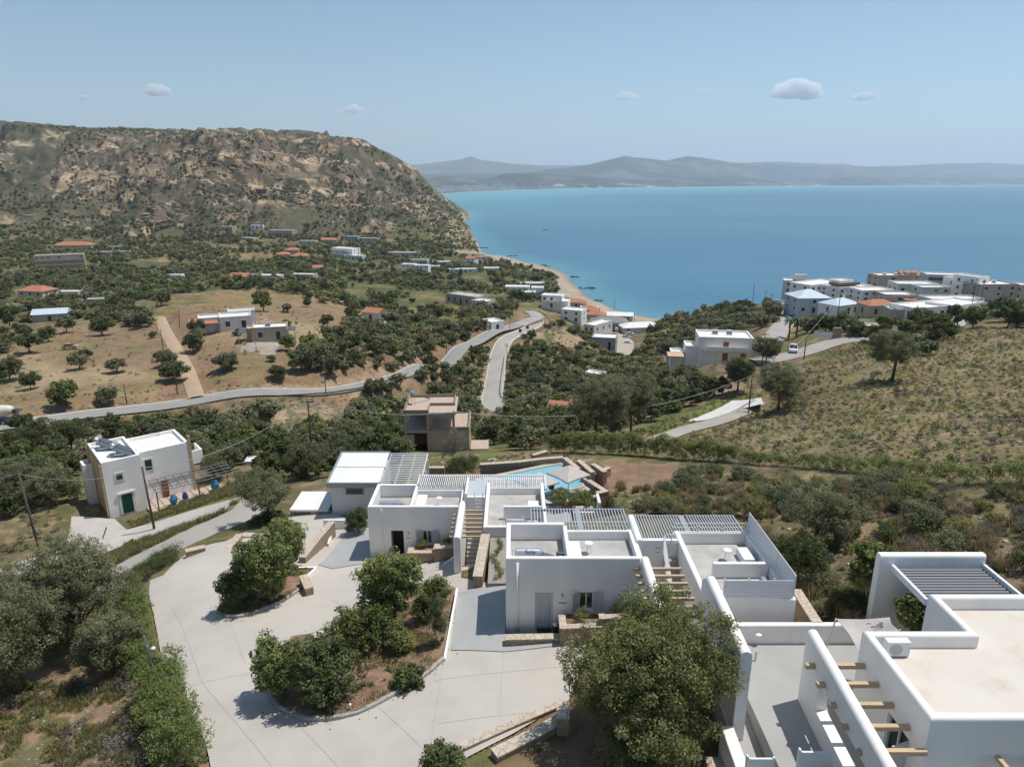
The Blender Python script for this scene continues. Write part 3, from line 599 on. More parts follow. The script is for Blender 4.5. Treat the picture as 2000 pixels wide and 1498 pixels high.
# shallow water: paler turquoise along the far bay (an attribute of the sea itself)
a = N.new('ShaderNodeAttribute'); a.attribute_name = 'col'; mx = N.new('ShaderNodeMix'); mx.data_type = 'RGBA'; mx.inputs[7].default_value = (.11, .29, .34, 1)
Lk.new(a.outputs['Fac'], mx.inputs[0]); Lk.new(cr.outputs[0], mx.inputs[6]); Lk.new(mx.outputs[2], p.inputs['Base Color'])
b = N.new('ShaderNodeBump'); b.inputs['Strength'].default_value = .5; b.inputs['Distance'].default_value = .6; mp2 = N.new('ShaderNodeMapping'); mp2.inputs['Scale'].default_value = (.06, .2, 1); mp2.inputs['Rotation'].default_value = (0, 0, .3); Lk.new(tc.outputs['Object'], mp2.inputs[0])
n2 = N.new('ShaderNodeTexNoise'); n2.inputs['Scale'].default_value = 1; n2.inputs['Detail'].default_value = 6; Lk.new(mp2.outputs[0], n2.inputs[0]); Lk.new(n2.outputs[0], b.inputs['Height']); Lk.new(b.outputs[0], p.inputs['Normal'])
su = np.linspace(-1.8, 1.8, 160); sv = np.linspace(math.log(200), math.log(40000), 200); SU, SV = np.meshgrid(su, sv); SY = np.exp(SV); SX = np.clip(SU*SY, -29000, 29000)
spx, spy = proj(SX, SY, SX*0)
sh_ = sm(14, 0, np.abs(spy-np.interp(spx, [860,1000,1200,2000],[386,378,372,364])))*.9*sm(2000,1000,spx) + sm(7, 0, spy-np.interp(spx, [860,1000,1200,2000],[372,370,367,361]))*.6
d0 = np.full(SX.size, 1e9)
SHW = np.array([at(x, y, 0) for x, y in SH])
for i in range(len(SHW)-1):
    A_, B_ = SHW[i], SHW[i+1]; dd = B_-A_; tt = np.clip(((SX.ravel()-A_[0])*dd[0]+(SY.ravel()-A_[1])*dd[1])/(dd@dd), 0, 1); d0 = np.minimum(d0, np.hypot(SX.ravel()-A_[0]-tt*dd[0], SY.ravel()-A_[1]-tt*dd[1]))
shal = np.clip(sh_.ravel()+sm(45, 0, d0)*.55+sm(900, 2600, SY.ravel())*sm(5200, 3000, SY.ravel())*sm(1500, 880, spx.ravel())*.5, 0, 1)
idx = np.arange(SX.size).reshape(SX.shape); Fq = np.stack([idx[:-1, :-1].ravel(), idx[:-1, 1:].ravel(), idx[1:, 1:].ravel(), idx[1:, :-1].ravel()], 1)
sea = mesh_np('sea', np.stack([SX.ravel(), SY.ravel(), SX.ravel()*0], 1), Fq, m, col=np.repeat(shal[:, None], 3, 1)); sea['kind'] = 'structure'
# surf line
SURF = mat('surf foam', (.62, .64, .64), .7)
f = MB(); rr = random.Random(3)
for i in range(3, len(SHW)-1):
    A_, B_ = SHW[i], SHW[i+1]; L_ = np.hypot(*(B_-A_)); k = int(L_/9)
    for j in range(k):
        if rr.random() < .55: continue
        p0 = A_+(B_-A_)*j/k; p1 = A_+(B_-A_)*(j+.9)/k; nx, ny = (B_-A_)[1]/L_, -(B_-A_)[0]/L_; o1 = rr.uniform(.5, 4); w2 = rr.uniform(.4, 1.1)
        f.add([(p0[0]+nx*o1, p0[1]+ny*o1, .03), (p1[0]+nx*o1, p1[1]+ny*o1, .03), (p1[0]+nx*(o1+w2), p1[1]+ny*(o1+w2), .03), (p0[0]+nx*(o1+w2), p0[1]+ny*(o1+w2), .03)], [(0, 1, 2, 3)])
tag(f.build('surf', SURF), kind='stuff')
# far coast: plain, hills, mountain ranges
nu, nv = 700, 260
u = np.linspace(-1.15, 1.15, nu); v = np.linspace(math.log(3300), math.log(24000), nv); UU, VV = np.meshgrid(u, v); Y = np.exp(VV); X = UU*Y
pxc = 1000+F*UU/cP*1.0
shy = np.interp(pxc, [700,830,870,940,1000,1100,1200,1500,2000,2400], [384,381,379,374.5,372,369,367,364,361,360])
Ysh = 80/np.tan(PIT+np.arctan((shy-749)/F)); Z = np.clip((Y-Ysh)/Ysh, -1, 1)*16+np.where(Y > Ysh, 1.5, -12)
def rid(Yr, px_, py_, wf, wb, s, na_=.12, kf=1.2):
    Yr = np.maximum(Yr, Ysh*kf)
    el = np.tan(np.arctan((749-np.interp(pxc, px_, py_))/F)-PIT); zr = 80+el*Yr
    d = (Y-Yr)/Yr; g = np.where(d < 0, np.exp(-(d/wf)**2*2), np.exp(-(d/wb)**2*2))
    return zr*g*(1+na_*2*(ridged(X/Yr*9, Y/Yr*9, 5, s)-.6)*(1-np.exp(-(d/.03)**2)))
h1 = rid(7600, [600,835,870,900,950,985,1040,1100,1160,1200,1300,1420,1560,1700,1850,2000,2400], [352,348,345,347,352,340,340,344,345,351,347,345,351,346,350,347,347], .16, .3, 3, .3, 1.22)
h2 = rid(11500, [600,1000,1100,1150,1180,1215,1260,1300,1340,1380,1430,1500,1560,1640,1700,1800,1900,2000,2400], [345,340,330,322,314,307,313,316,309,313,318,320,327,321,328,324,320,323,322], .22, .3, 8, .25, 1.65)
h3 = rid(17500, [600,820,870,900,920,935,1000,1060,1130,1200,1300,1400,1520,1600,1700,1800,2000,2400], [325,322,316,312,305,312,320,324,323,318,318,320,316,321,326,324,326,324], .2, .3, 5, .15, 2.1)
Z = np.where(Y > Ysh*1.02, np.maximum(Z, np.maximum(h1, np.maximum(h2, h3))), Z)
ff = X.ravel(); fy = Y.ravel(); fz = Z.ravel(); n1_ = fbm(ff/420, fy/420, 5, 81); n2_ = fbm(ff/140, fy/140, 3, 82)
Cc = np.tile(np.array([(.045, .055, .045)]), (ff.size, 1)); Cc = mixc(Cc, (.15, .125, .09), sm(.52, .68, n1_)*.8); Cc = mixc(Cc, (.42, .40, .36), sm(.66, .75, n2_)*sm(60, 20, fz)*.8)
bch = sm(90, 20, fy-Ysh.ravel())*(fy > Ysh.ravel()-5); Cc = mixc(Cc, (.45, .40, .33), bch)
idx = np.arange(ff.size).reshape(X.shape); Fq = np.stack([idx[:-1, :-1].ravel(), idx[:-1, 1:].ravel(), idx[1:, 1:].ravel(), idx[1:, :-1].ravel()], 1)
keep = (fz[Fq] > -11).any(1)
fc = mesh_np('hills', np.stack([ff, fy, fz], 1), Fq[keep], colmat('far land', .95, .004, .2, 0), col=Cc, smooth=True); fc['kind'] = 'structure'
# town on the far plain: hundreds of tiny white blocks that read as one mass
f = MB(); rr = random.Random(11)
for i in range(900):
    px = rr.choice([rr.uniform(845, 1010), rr.uniform(845, 1150), rr.uniform(845, 2000)]); y_s = np.interp(px, [700,830,870,940,1000,1100,1200,1500,2000], [384,381,379,374.5,372,369,367,364,361])
    Ys = 80/math.tan(PIT+math.atan((y_s-749)/F)); Yb = Ys*(1.03+rr.random()**1.5*.42); Xb = (px-1000)/F*Yb*cP
    zb = float(gridlerp(Z, np.array([Xb/Yb]), np.array([math.log(Yb)]), u[0], u[-1], v[0], v[-1])[0])
    if zb < .5 or zb > 60: continue
    w_ = rr.uniform(8, 34); h_ = rr.uniform(4, 11); f.box(Xb-w_/2, Xb+w_/2, Yb, Yb+rr.uniform(8, 16), zb-2, zb+h_)
tag(f.build('distant_town', mat('far white walls', (.7, .69, .66), .9)), kind='stuff')
# ------------------------------------------------------------ the villa complex
def rail(name, p0, p1, z0, z1, mt, parent, off, bars=0, rails=3, posts=3, r=.022):
    b = MB(off)
    for i in range(posts):
        t = i/(posts-1); x = p0[0]+(p1[0]-p0[0])*t; y = p0[1]+(p1[1]-p0[1])*t; b.box(x-r, x+r, y-r, y+r, z0, z1)
    for i in range(rails):
        z = z0+(z1-z0)*(i+1)/rails; b.tube([(p0[0], p0[1], z-.02), (p1[0], p1[1], z-.02)], r*.9, 5)
    for i in range(bars):
        t = (i+.5)/bars; x = p0[0]+(p1[0]-p0[0])*t; y = p0[1]+(p1[1]-p0[1])*t; b.tube([(x, y, z0), (x, y, z1-.02)], r*.5, 4)
    return b.build(name, mt, parent)
def win_shutters(root, off, x0, x1, z0, z1, yf, sw=.42, ang=28):
    w = MB(off).box(x0, x0+.06, yf+.08, yf+.14, z0, z1).box(x1-.06, x1, yf+.08, yf+.14, z0, z1).box(x0+.06, x1-.06, yf+.08, yf+.14, z0, z0+.06).box(x0+.06, x1-.06, yf+.08, yf+.14, z1-.06, z1)
    xm = (x0+x1)/2; w.box(xm-.035, xm+.035, yf+.078, yf+.142, z0+.06, z1-.06)
    fr = w.build('window', FRAMW, root)
    MB(off).box(x0+.06, x1-.06, yf+.10, yf+.115, z0+.06, z1-.06).build('pane', GLASS, fr)
    MB(off).box(x0-.04, x1+.04, yf-.05, yf+.14, z0-.07, z0-.003).build('sill', WHITE, fr)
    for s in (-1, 1):
        hx = x0 if s < 0 else x1; a = R(ang); ux, uy = s*math.cos(a), -math.sin(a); b = MB(off)
        def q(t0, t1, za, zb, d0, d1):
            c = [(hx+ux*t+(-uy)*s*0+0*d, yf-.02+uy*t-d) for t, d in ((t0, d0), (t1, d0), (t1, d1), (t0, d1))]
            b.prism(c, za, zb)
        q(0, sw, z0-.02, z1+.02, 0, .035)
        n = int((z1-z0)/.09)
        for i in range(n): z = z0+.06+i*(z1-z0-.12)/n; q(.05, sw-.05, z, z+.05, .036, .052)
        b.build('shutter', SHUT, root, fix=True)
def wall_lamp(root, off, x, y, z):
    l = MB(off).box(x-.035, x+.035, y-.06, y-.002, z-.06, z+.06).build('wall_lamp', METG, root)
    MB(off).lathe([(.045, z-.16), (.06, z-.02)], (x, y-.11, 0), 10).build('lamp_shade', METW, l)
def solar_tank(x, y, z, label, L=1.35, r=.28, text=None, rz=0, group='solar water heaters on the villa roofs', tilt=1):
    t = thing('solar_water_heater', label, 'water heater', (x, y, z), rz, group)
    MB().lathe([(.02, -L/2-.06), (r*.75, -L/2-.03), (r, -L/2+.06), (r, L/2-.06), (r*.75, L/2+.03), (.02, L/2+.06)], (0, 0, .55), 20, 'x').build('tank', SILV, t, smooth=False)
    b = MB()
    for sx in (-.45, .45):
        b.tube([(sx*L, -.1, 0), (sx*L, -.1, .5)], .022, 4).tube([(sx*L, .15, 0), (sx*L, .15, .5)], .022, 4).tube([(sx*L, -.1, .05), (sx*L, .15, .3)], .015, 4)
    b.build('stand', METG, t)
    p = MB(); p.add([(L*.5, -.35, .42), (L*.5+1.1, -.35, .06), (L*.5+1.1, .35, .06), (L*.5, .35, .42), (L*.5, -.35, .35), (L*.5+1.1, -.35, 0), (L*.5+1.1, .35, 0), (L*.5, .35, .35)], [(0,1,2,3),(7,6,5,4),(0,4,5,1),(1,5,6,2),(2,6,7,3),(3,7,4,0)])
    pn = p.build('collector_panel', METD, t, fix=True)
    MB().tube([(L*.5, -.36, .45), (L*.5+1.1, -.36, .08)], .02, 5).tube([(L*.5, .36, .45), (L*.5+1.1, .36, .08)], .02, 5).build('panel_frame', METG, pn)
    MB().tube([(-L*.45, -.1, .82), (-L*.5, -.12, .98), (-L*.6, -.15, .9), (-L*.62, -.15, .1)], .022, 6).tube([(L*.3, 0, .82), (L*.32, 0, .9), (L*.55, 0, .85), (L*.7, 0, .4)], .018, 6).build('pipe', METW, t)
    if text:
        cu_ = bpy.data.curves.new('lettering', 'FONT'); cu_.body = text; cu_.size = .33; cu_.extrude = .004; cu_.align_x = 'CENTER'; cu_.align_y = 'CENTER'
        oc = bpy.data.objects.new('lettering', cu_); SC.collection.objects.link(oc); bpy.context.view_layer.update(); me = bpy.data.meshes.new_from_object(oc.evaluated_get(bpy.context.evaluated_depsgraph_get())); bpy.data.objects.remove(oc)
        me.materials.clear(); me.materials.append(mat('logo dark blue', (.02, .03, .14), .5)); o = bpy.data.objects.new('lettering', me); SC.collection.objects.link(o)
        o.parent = t; a = R(38); o.location = (.12, -(r+.008)*math.cos(a), .55+(r+.008)*math.sin(a)); o.rotation_euler = (R(90)-a, 0, 0)
    return t
def pergola_y(name, x0, x1, y0, y1, z, n, root, off, m=METW, w=.05, h=.14, gap=None, lean=.0):
    b = MB(off)
    for i in range(n):
        x = x0+(x1-x0)*(i+.5)/n
        if gap and gap[0] < x < gap[1]: continue
        b.box(x-w/2, x+w/2, y0, y1, z-h, z)
    return b.build(name, m, root)
def frame_rect(x0, x1, y0, y1, z, root, off, m=METG, w=.1, h=.16, mids=()):
    b = MB(off).box(x0, x1, y0-w, y0-.002, z-h, z-.01).box(x0, x1, y1+.002, y1+w, z-h, z-.01).box(x0-w, x0-.002, y0-w, y1+w, z-h, z-.012).box(x1+.002, x1+w, y0-w, y1+w, z-h, z-.012)
    for x in mids: b.box(x-.17, x+.17, y0, y1, z-h, z+.012)
    return b.build('pergola_frame', m, root)
def posts(pts, z0, z1, root, off, m=METW, r=.05):
    for x, y in pts: MB(off).box(x-r, x+r, y-r, y+r, z0, z1).build('post', m, root)
def round_table(x, y, z, label):
    t = thing('round_table', label, 'table', (x, y, z), 0, 'round white tables on the villa roofs')
    MB().lathe([(.23, .58), (.24, .60), (.24, .62), (.22, .635)], n=24).build('tabletop', METW, t)
    for a in (0, 2.1, 4.2): MB().tube([(.05*math.cos(a), .05*math.sin(a), .58), (.19*math.cos(a), .19*math.sin(a), 0)], .014, 5).build('leg', METW, t)
def flatbox(name, x0, x1, y0, y1, z0, z1, m, label, cat, group=None):
    o = MB().box(x0, x1, y0, y1, z0, z1).build(name, m, bevel=.012); return solo(o, label, cat, group)
SLAT = mat('grey slat metal', (.42, .44, .46), .5)
# --- nearest villa
O = (3.2, 33.8, 57.0)
v1 = thing('white_villa', 'white cubic villa with closed grey door and lettered silver roof tank', 'villa', O, 0, 'white cubic villas of the estate')
b = MB(O).sweep([(2.97, 35.8), (-.33, 35.8), (-.33, 31.85), (6.6, 31.85)], .26, 56.6, 61.3, side=1)
W1 = b.build('wall', WHITE, v1, fix=True)
l = lambda x0, x1, y0, y1, z0, z1: (x0-O[0], x1-O[0], y0-O[1], y1-O[1], z0-O[2], z1-O[2])
cut(W1, [l(1.22, 2.17, 31.6, 32.3, 56.9, 59.3), l(3.52, 4.27, 31.6, 32.3, 58.27, 59.3)])
MB(O).sweep([(2.97, 35.795), (6.9, 35.795)][::-1], .24, 56.6, 60.85, side=1).build('rear_wall', WHITE, v1, fix=True)
MB(O).sweep([(2.97, 32.12), (2.97, 35.53)], .22, 60.32, 61.2).build('partition_wall', WHITE, v1, fix=True)
MB(O).box(-.06, 6.9, 32.12, 35.54, 60.1, 60.3).build('roof', ROOFC, v1)
MB(O).box(6.62, 6.9, 31.87, 35.53, 56.6, 60.85).build('side_wall', WHITE, v1)
MB(O).tube([(.28, 31.80, 57), (.28, 31.80, 61.05)], .07, 10).build('downpipe', WHITE, v1, smooth=True)
d_ = MB(O).box(1.22, 2.17, 31.99, 32.05, 57.02, 59.3).build('door', DOORG, v1)
MB(O).box(1.24, 1.32, 31.96, 31.988, 57.02, 59.28).box(2.08, 2.15, 31.96, 31.988, 57.02, 59.28).box(1.32, 2.08, 31.96, 31.988, 59.2, 59.28).box(1.42, 1.98, 31.97, 31.988, 57.2, 57.24).box(1.42, 1.98, 31.97, 31.988, 59.02, 59.06).build('door_frame', FRAMW, d_)
MB(O).tube([(1.98, 31.92, 57.75), (1.98, 31.92, 58.55)], .018, 6).build('handle', GALV, d_)
win_shutters(v1, O, 3.52, 4.27, 58.27, 59.3, 31.85)
wall_lamp(v1, O, 2.62, 31.85, 59.15); wall_lamp(v1, O, 5.6, 31.85, 59.15)
MB(O).box(2.45, 2.85, 31.83, 31.848, 58.62, 58.70).build('name_plate', METG, v1)
rail('railing', (2.97, 35.75), (6.6, 35.75), 60.86, 61.35, METW, v1, O, rails=2, posts=4)
solar_tank(.85, 33.15, 60.3, 'silver lettered water tank on the roof of the nearest villa, beside a black fan unit', text='Sole')
fan = thing('fan_unit', 'small black fan unit on the villa roof beside the lettered silver tank', 'fan', (2.55, 32.9, 60.3))
MB().box(-.2, .2, -.12, .12, 0, .75).build('casing', METD, fan, bevel=.05); MB().lathe([(.16, -.121), (.16, -.14), (.05, -.15)], (0, 0, .5), 16, 'y').build('fan_grille', GALV, fan)
round_table(4.2, 34.1, 60.3, 'small round white table on the nearest villa roof, right of the lettered tank')
flatbox('roof_bench', 3.12, 3.72, 32.2, 34.6, 60.302, 60.75, WHITE, 'white built bench on the nearest villa roof beside the round table', 'bench', 'white benches on the villa roofs')
# pergola behind it
pg = thing('slatted_pergola', 'slatted metal pergola directly behind the nearest villa, with one wide middle beam', 'pergola', (4.1, 38, 57), 0, 'slatted pergolas behind the villas')
Q = (4.1, 38, 57); frame_rect(1.25, 6.95, 36.0, 39.9, 60.05, pg, Q, METG, mids=(4.1,)); pergola_y('slats', 1.3, 6.9, 36.0, 39.9, 60.1, 30, pg, Q, SLAT, gap=(3.9, 4.3))
posts([(1.3, 39.8), (6.9, 39.8), (4.1, 39.8)], 56.6, 59.85, pg, Q)
SHADEP = mat('paving darkened as shade', (.13, .12, .105), .9, c2=(.09, .085, .07), scale=2)  # floor colour darkened to stand in for deep shade between the pergola slats
solo(MB().box(-.3, 7, 35.9, 40.6, 56.3, 56.95).build('rear_terrace', SHADEP), 'terrace floor darkened as shade under the slatted pergola behind the nearest villa', 'terrace')
# beam walls
bw = thing('beam_wall', 'tall white free-standing wall carrying pale wooden beams right of the nearest villa, topped round', 'wall', (6.84, 29.6, 57), 0, 'white beam walls'); Q = (6.84, 29.6, 57)
MB(Q).sweep([(6.86, 32.0), (6.80, 26.9)], .44, 56.6, 61.32, .9).build('wall', WHITE, bw, fix=True)
for y in (31.83, 31.14, 30.47, 29.79, 29.16, 28.48, 27.8): MB(Q).box(6.28, 8.75, y-.07, y+.07, 60.6, 60.75).build('beam', WOOD, bw, bevel=.01)
bw = thing('beam_wall', 'white free-standing wall with seven thin pale beams, right of the open-door villa', 'wall', (-3.55, 42.6, 53.6), 0, 'white beam walls'); Q = (-3.55, 42.6, 53.6)
MB(Q).sweep([(-3.56, 45.3), (-3.56, 40.2)], .46, 53.2, 57.92, .9).build('wall', WHITE, bw, fix=True)
for y in (45.21, 44.57, 43.94, 43.29, 42.69, 42.05, 41.44): MB(Q).box(-4.15, -1.94, y-.06, y+.06, 57.2, 57.32).build('beam', WOOD, bw, bevel=.01)
# --- right villa (fenced roof)
O = (11.2, 32.3, 57.3)
v3 = thing('white_villa', 'white villa whose flat roof is screened by tall slatted fences, right of the wooden beams', 'villa', O, 0, 'white cubic villas of the estate')
MB(O).sweep([(13.45, 35.6), (9.1, 35.6)], .24, 57, 60.85, side=1).build('rear_wall', WHITE, v3, fix=True)
MB(O).sweep([(9.12, 35.3), (9.12, 29.3), (13.6, 29.05)], .3, 56.8, [61.0, 60.95, 60.72], side=1).build('wall', WHITE, v3, fix=True)
MB(O).sweep([(13.62, 29.35), (13.45, 35.35)], .24, 56.8, 60.8, side=1).build('side_wall', WHITE, v3, fix=True)
MB(O).box(9.43, 13.22, 29.35, 35.35, 59.9, 60.15).build('roof', ROOFC, v3)
MB(O).sweep([(10.4, 31.95), (13.2, 31.95)], .24, 60.16, 61.0).build('partition_wall', WHITE, v3, fix=True)
fe = MB(O)
for i in range(11): z = 60.83+i*.105; fe.add([(13.42, 35.7, z), (13.52, 29.15, z-.02), (13.52, 29.15, z+.07), (13.42, 35.7, z+.09), (13.39, 35.7, z), (13.49, 29.15, z-.02), (13.49, 29.15, z+.07), (13.39, 35.7, z+.09)], [(0,1,2,3),(7,6,5,4),(0,4,5,1),(3,2,6,7),(0,3,7,4),(1,5,6,2)])
fe.build('screen_fence', FRAMW, v3, fix=True)
fe = MB(O)
for i in range(9): z = 60.76+i*.105; fe.box(10.1, 13.44, 29.14, 29.17, z, z+.09)
fe.build('screen_fence', FRAMW, v3)
for x, y in ((10.15, 29.2), (11.3, 29.2), (12.5, 29.2), (13.46, 29.2), (13.46, 31.4), (13.43, 33.6), (13.40, 35.6)): MB(O).box(x-.03, x+.03, y-.025, y+.035, 60.6, 61.78).build('fence_post', METW, v3)
rail('railing', (9.15, 35.5), (13.3, 35.5), 60.86, 61.4, METW, v3, O, rails=2, posts=4)
wl = MB(O)
round_table(11.65, 33.6, 60.15, 'small round white table on the fence-screened roof')
flatbox('roof_bench', 12.35, 12.95, 32.9, 34.2, 60.152, 60.6, WHITE, 'white built bench on the fence-screened roof', 'bench', 'white benches on the villa roofs')
ac = thing('ventilation_box', 'grey metal box standing in the fenced corner of the right villa roof', 'metal box', (12.65, 30.6, 60.15)); MB().box(-.12, .12, -.4, .4, 0, .62).build('casing', GALV, ac, bevel=.02); MB().box(-.135, -.122, -.32, .32, .1, .52).build('grille', METG, ac)
# link block, stairs and railing between the two
O = (8.1, 33.6, 57.2)
lk = thing('stair_block', 'narrow white block with outdoor stairs and white railings between the two front villas', 'stairs', O)
MB(O).sweep([(7.0, 37.2), (7.0, 34.2)], .4, 56.8, 61.05, .9).build('side_wall', WHITE, lk, fix=True)
MB(O).box(7.21, 9.1, 34.25, 34.5, 56.8, 60.98).build('wall', WHITE, lk)
MB(O).tube([(7.9, 34.24, 60.45), (8.05, 34.24, 60.55), (8.2, 34.24, 60.45)], .02, 4).tube([(7.95, 34.24, 60.25), (8.15, 34.24, 60.25)], .02, 4).build('emblem', METG, lk)
st = MB(O)
for i in range(12): st.box(8.35, 9.08, 30.9+i*.27, 31.16+i*.27, 57, 57.35+i*.235)
st.build('steps', ROOFC, lk)
MB(O).box(7.1, 8.3, 27, 34.2, 56.9, 57.25).build('passage_floor', CONCB, lk)
rl = MB(O)
for i in range(8):
    z = .13*i; rl.tube([(8.3, 31.5, 58.9+z), (8.3, 34.1, 60.5+z)], .016, 5)
rl.tube([(8.3, 34.1, 60.1), (8.3, 34.1, 61.55)], .03, 6).tube([(8.3, 31.5, 57.5), (8.3, 31.5, 59.95)], .03, 6).build('stair_railing', METW, lk)
rl = MB(O)
for z in (60.9, 61.15, 61.42): rl.tube([(8.3, 34.15, z), (9.1, 34.15, z)], .018, 5)
rl.tube([(8.72, 34.15, 60.2), (8.72, 34.15, 61.42)], .025, 5).build('landing_railing', METW, lk)
pg = thing('slatted_pergola', 'wide slatted metal pergola behind the fenced villa roof, right of the other slatted pergola', 'pergola', (10.4, 38, 57.3), 0, 'slatted pergolas behind the villas'); Q = (10.4, 38, 57.3)
frame_rect(7.45, 13.6, 35.95, 39.0, 60.05, pg, Q, METG, mids=(10.4,)); pergola_y('slats', 7.5, 13.5, 35.95, 39.0, 60.1, 36, pg, Q, SLAT, gap=(10.2, 10.6)); MB(Q).box(7.36, 9.1, 34.55, 35.9, 59.85, 59.95).build('roof', ROOFC, pg)
posts([(7.5, 38.9), (13.5, 38.9), (10.4, 38.9)], 56.8, 59.85, pg, Q)
solo(MB().box(7.1, 13.9, 35.9, 39.8, 56.4, 56.98).build('rear_terrace', SHADEP), 'terrace floor darkened as shade under the wide slatted pergola behind the fenced roof', 'terrace')  # floor added to darken the slat gaps, shade put into its colour
# --- big white wall and terrace walls
def swall(path, th, zb, zt, label, name='white_wall', m=WHITE, rd=.9, grp='white rounded walls of the estate', cat='wall', closed=False):
    return solo(MB().sweep(path, th, zb, zt, rd, closed=closed).build(name, m, fix=True), label, cat, grp)
swall([(9.2, 28.95), (9.2, 28.4), (9.12, 23.0)], .46, 57, [62.0, 62.4, 62.4], 'tall thick white rounded wall running toward the viewer, right of the big round tree')
swall([(9.45, 28.2), (17.4, 28.2)], .3, 57.6, 60.0, 'low white wall along the far side of the grey terrace, below the fenced roof', rd=.5)
MB().box(9.9, 13.95, 15, 28.03, 57.5, 59.0)
o = MB().box(9.95, 17.5, 16.5, 28.04, 57.3, 59.0).build('terrace', mat('terrace screed', (.37, .365, .345), .75, c2=(.33, .325, .31), scale=.5, bump=.03)); solo(o, 'large smooth grey terrace left of the cream-roofed house', 'terrace')
o = MB().add([(8.9, 28, 58.6), (9.93, 28, 58.6), (9.93, 16.5, 57.7), (8.9, 16.5, 57.7), (8.9, 28, 57), (9.93, 28, 57), (9.93, 16.5, 57), (8.9, 16.5, 57)], [(0,3,2,1),(4,5,6,7),(0,1,5,4),(1,2,6,5),(2,3,7,6),(3,0,4,7)]).build('path', MATS['terrace screed'], fix=True); o['kind'] = 'structure'
swall([(8.62, 22.9), (8.62, 19.6)], .5, 57, [59.0, 58.8], 'low white plastered wall beside the gate, under the big round tree', rd=.2)
fw = thing('beam_wall', 'long white wall with a low opening and square beams through it, left of the cream-roofed house', 'wall', (12.05, 20.5, 59), 0, 'white beam walls'); Q = (12.05, 20.5, 59)
W_ = MB(Q).sweep([(12.25, 24.4), (11.80, 16.0)], .44, 58.9, 62.42, .9).build('wall', WHITE, fw, fix=True)
cut(W_, [(-1.2, 1.2, -4.0, 2.2, .95, 2.3)])
for y in (23.28, 22.22, 21.14, 20.07, 18.97): MB(Q).box(11.6, 13.93, y-.09, y+.09, 61.45, 61.63).build('beam', WOOD, fw, bevel=.012)
# gate
def gate(px0, px1, z, y, label, z0, h=1.5):
    x0 = at(px0, 1460, z)[0]; x1 = at(px1, 1460, z)[0]
    g = thing('metal_gate', label, 'gate', ((x0+x1)/2, y, z0), 0, 'white metal gate leaves'); w_ = (x1-x0)/2
    MB().box(-w_, w_, -.02, .02, .05, h).build('panel', METW, g)
    MB().box(-w_, -w_+.06, -.045, .045, 0, h+.05).box(w_-.06, w_, -.045, .045, 0, h+.08).box(-w_+.06, w_-.06, -.04, .04, h-.06, h+.02).box(-w_+.06, w_-.06, -.03, .03, h*.5, h*.5+.05).build('gate_frame', METW, g)
    MB().box(-w_-.08, -w_-.005, -.06, .06, 0, h+.15).build('post', METW, g)
gate(1452, 1502, 59.6, 20.6, 'white metal gate leaf beside the low white wall under the big tree', 57.9, 1.75)
gate(1550, 1606, 59.6, 20.6, 'white metal gate leaf against the low opening wall, right one of two', 59.0, .95)
# --- main house bottom right
O = (20, 22, 58)
mh = thing('white_house', 'large white house with cream flat roof and thick rounded parapets at the lower right', 'house', O)
path = [(13.95, 23.83), (13.95, 19.1), (28, 19.1), (28, 26.4), (18.06, 26.4), (18.06, 23.83)]
W_ = MB(O).sweep(path, .34, 57.5, 62.8, .8, closed=True, side=1).build('wall', WHITE, mh, fix=True)
cut(W_, [(13.6-20, 14.6-20, 19.95-22, 21.35-22, 1.0, 3.1)])
pp = [(14.26, 23.52), (14.26, 19.41), (27.7, 19.41), (27.7, 26.1), (18.37, 26.1), (18.37, 23.52)]
MB(O).prism(pp, 62.0, 62.2).build('roof', ROOFCR, mh, fix=True)
dr = MB(O).box(14.12, 14.2, 19.95, 21.35, 59, 61.1).build('door', GLASS, mh)
MB(O).box(14.0, 14.11, 19.95, 20.02, 59, 61.1).box(14.0, 14.11, 21.28, 21.35, 59, 61.1).box(14.02, 14.1, 20.62, 20.68, 59, 61.1).box(14.02, 14.1, 20.02, 21.28, 61.03, 61.1).build('door_frame', FRAMW, dr)
MB(O).prism([(13.93, 19.98), (13.25, 19.75), (13.27, 19.70), (13.95, 19.93)], 59.02, 61.05).build('door_leaf', DOORG, mh, fix=True)
for px in (1937, 2002, 2066):
    x, y = at(px, 1461, 61.3); MB(O).box(x-.08, x+.08, 17.2, 19.09, 61.15, 61.3).build('beam', WOOD, mh, bevel=.01)
MB(O).box(12.3, 12.32, 16, 16.01, 58, 58.01)
# air conditioner
ac = thing('air_conditioner', 'white outdoor air conditioning unit on the cream roof behind the parapet', 'air conditioner', (14.95, 23.1, 62.2))
MB().box(-.45, .45, -.17, .17, .05, .68).build('casing', METW, ac, bevel=.02)
MB().box(-.38, -.28, -.2, .2, 0, .048).box(.28, .38, -.2, .2, 0, .048).build('feet', METG, ac)
g_ = MB().lathe([(.25, -.1705), (.25, -.183), (.23, -.19), (.21, -.178), (.06, -.178), (.05, -.188)], (-.1, 0, .36), 20, 'y')
g_.build('fan_grille', SLAT, ac); MB().box(.25, .42, -.176, -.171, .12, .6).build('side_panel', FRAMW, ac)
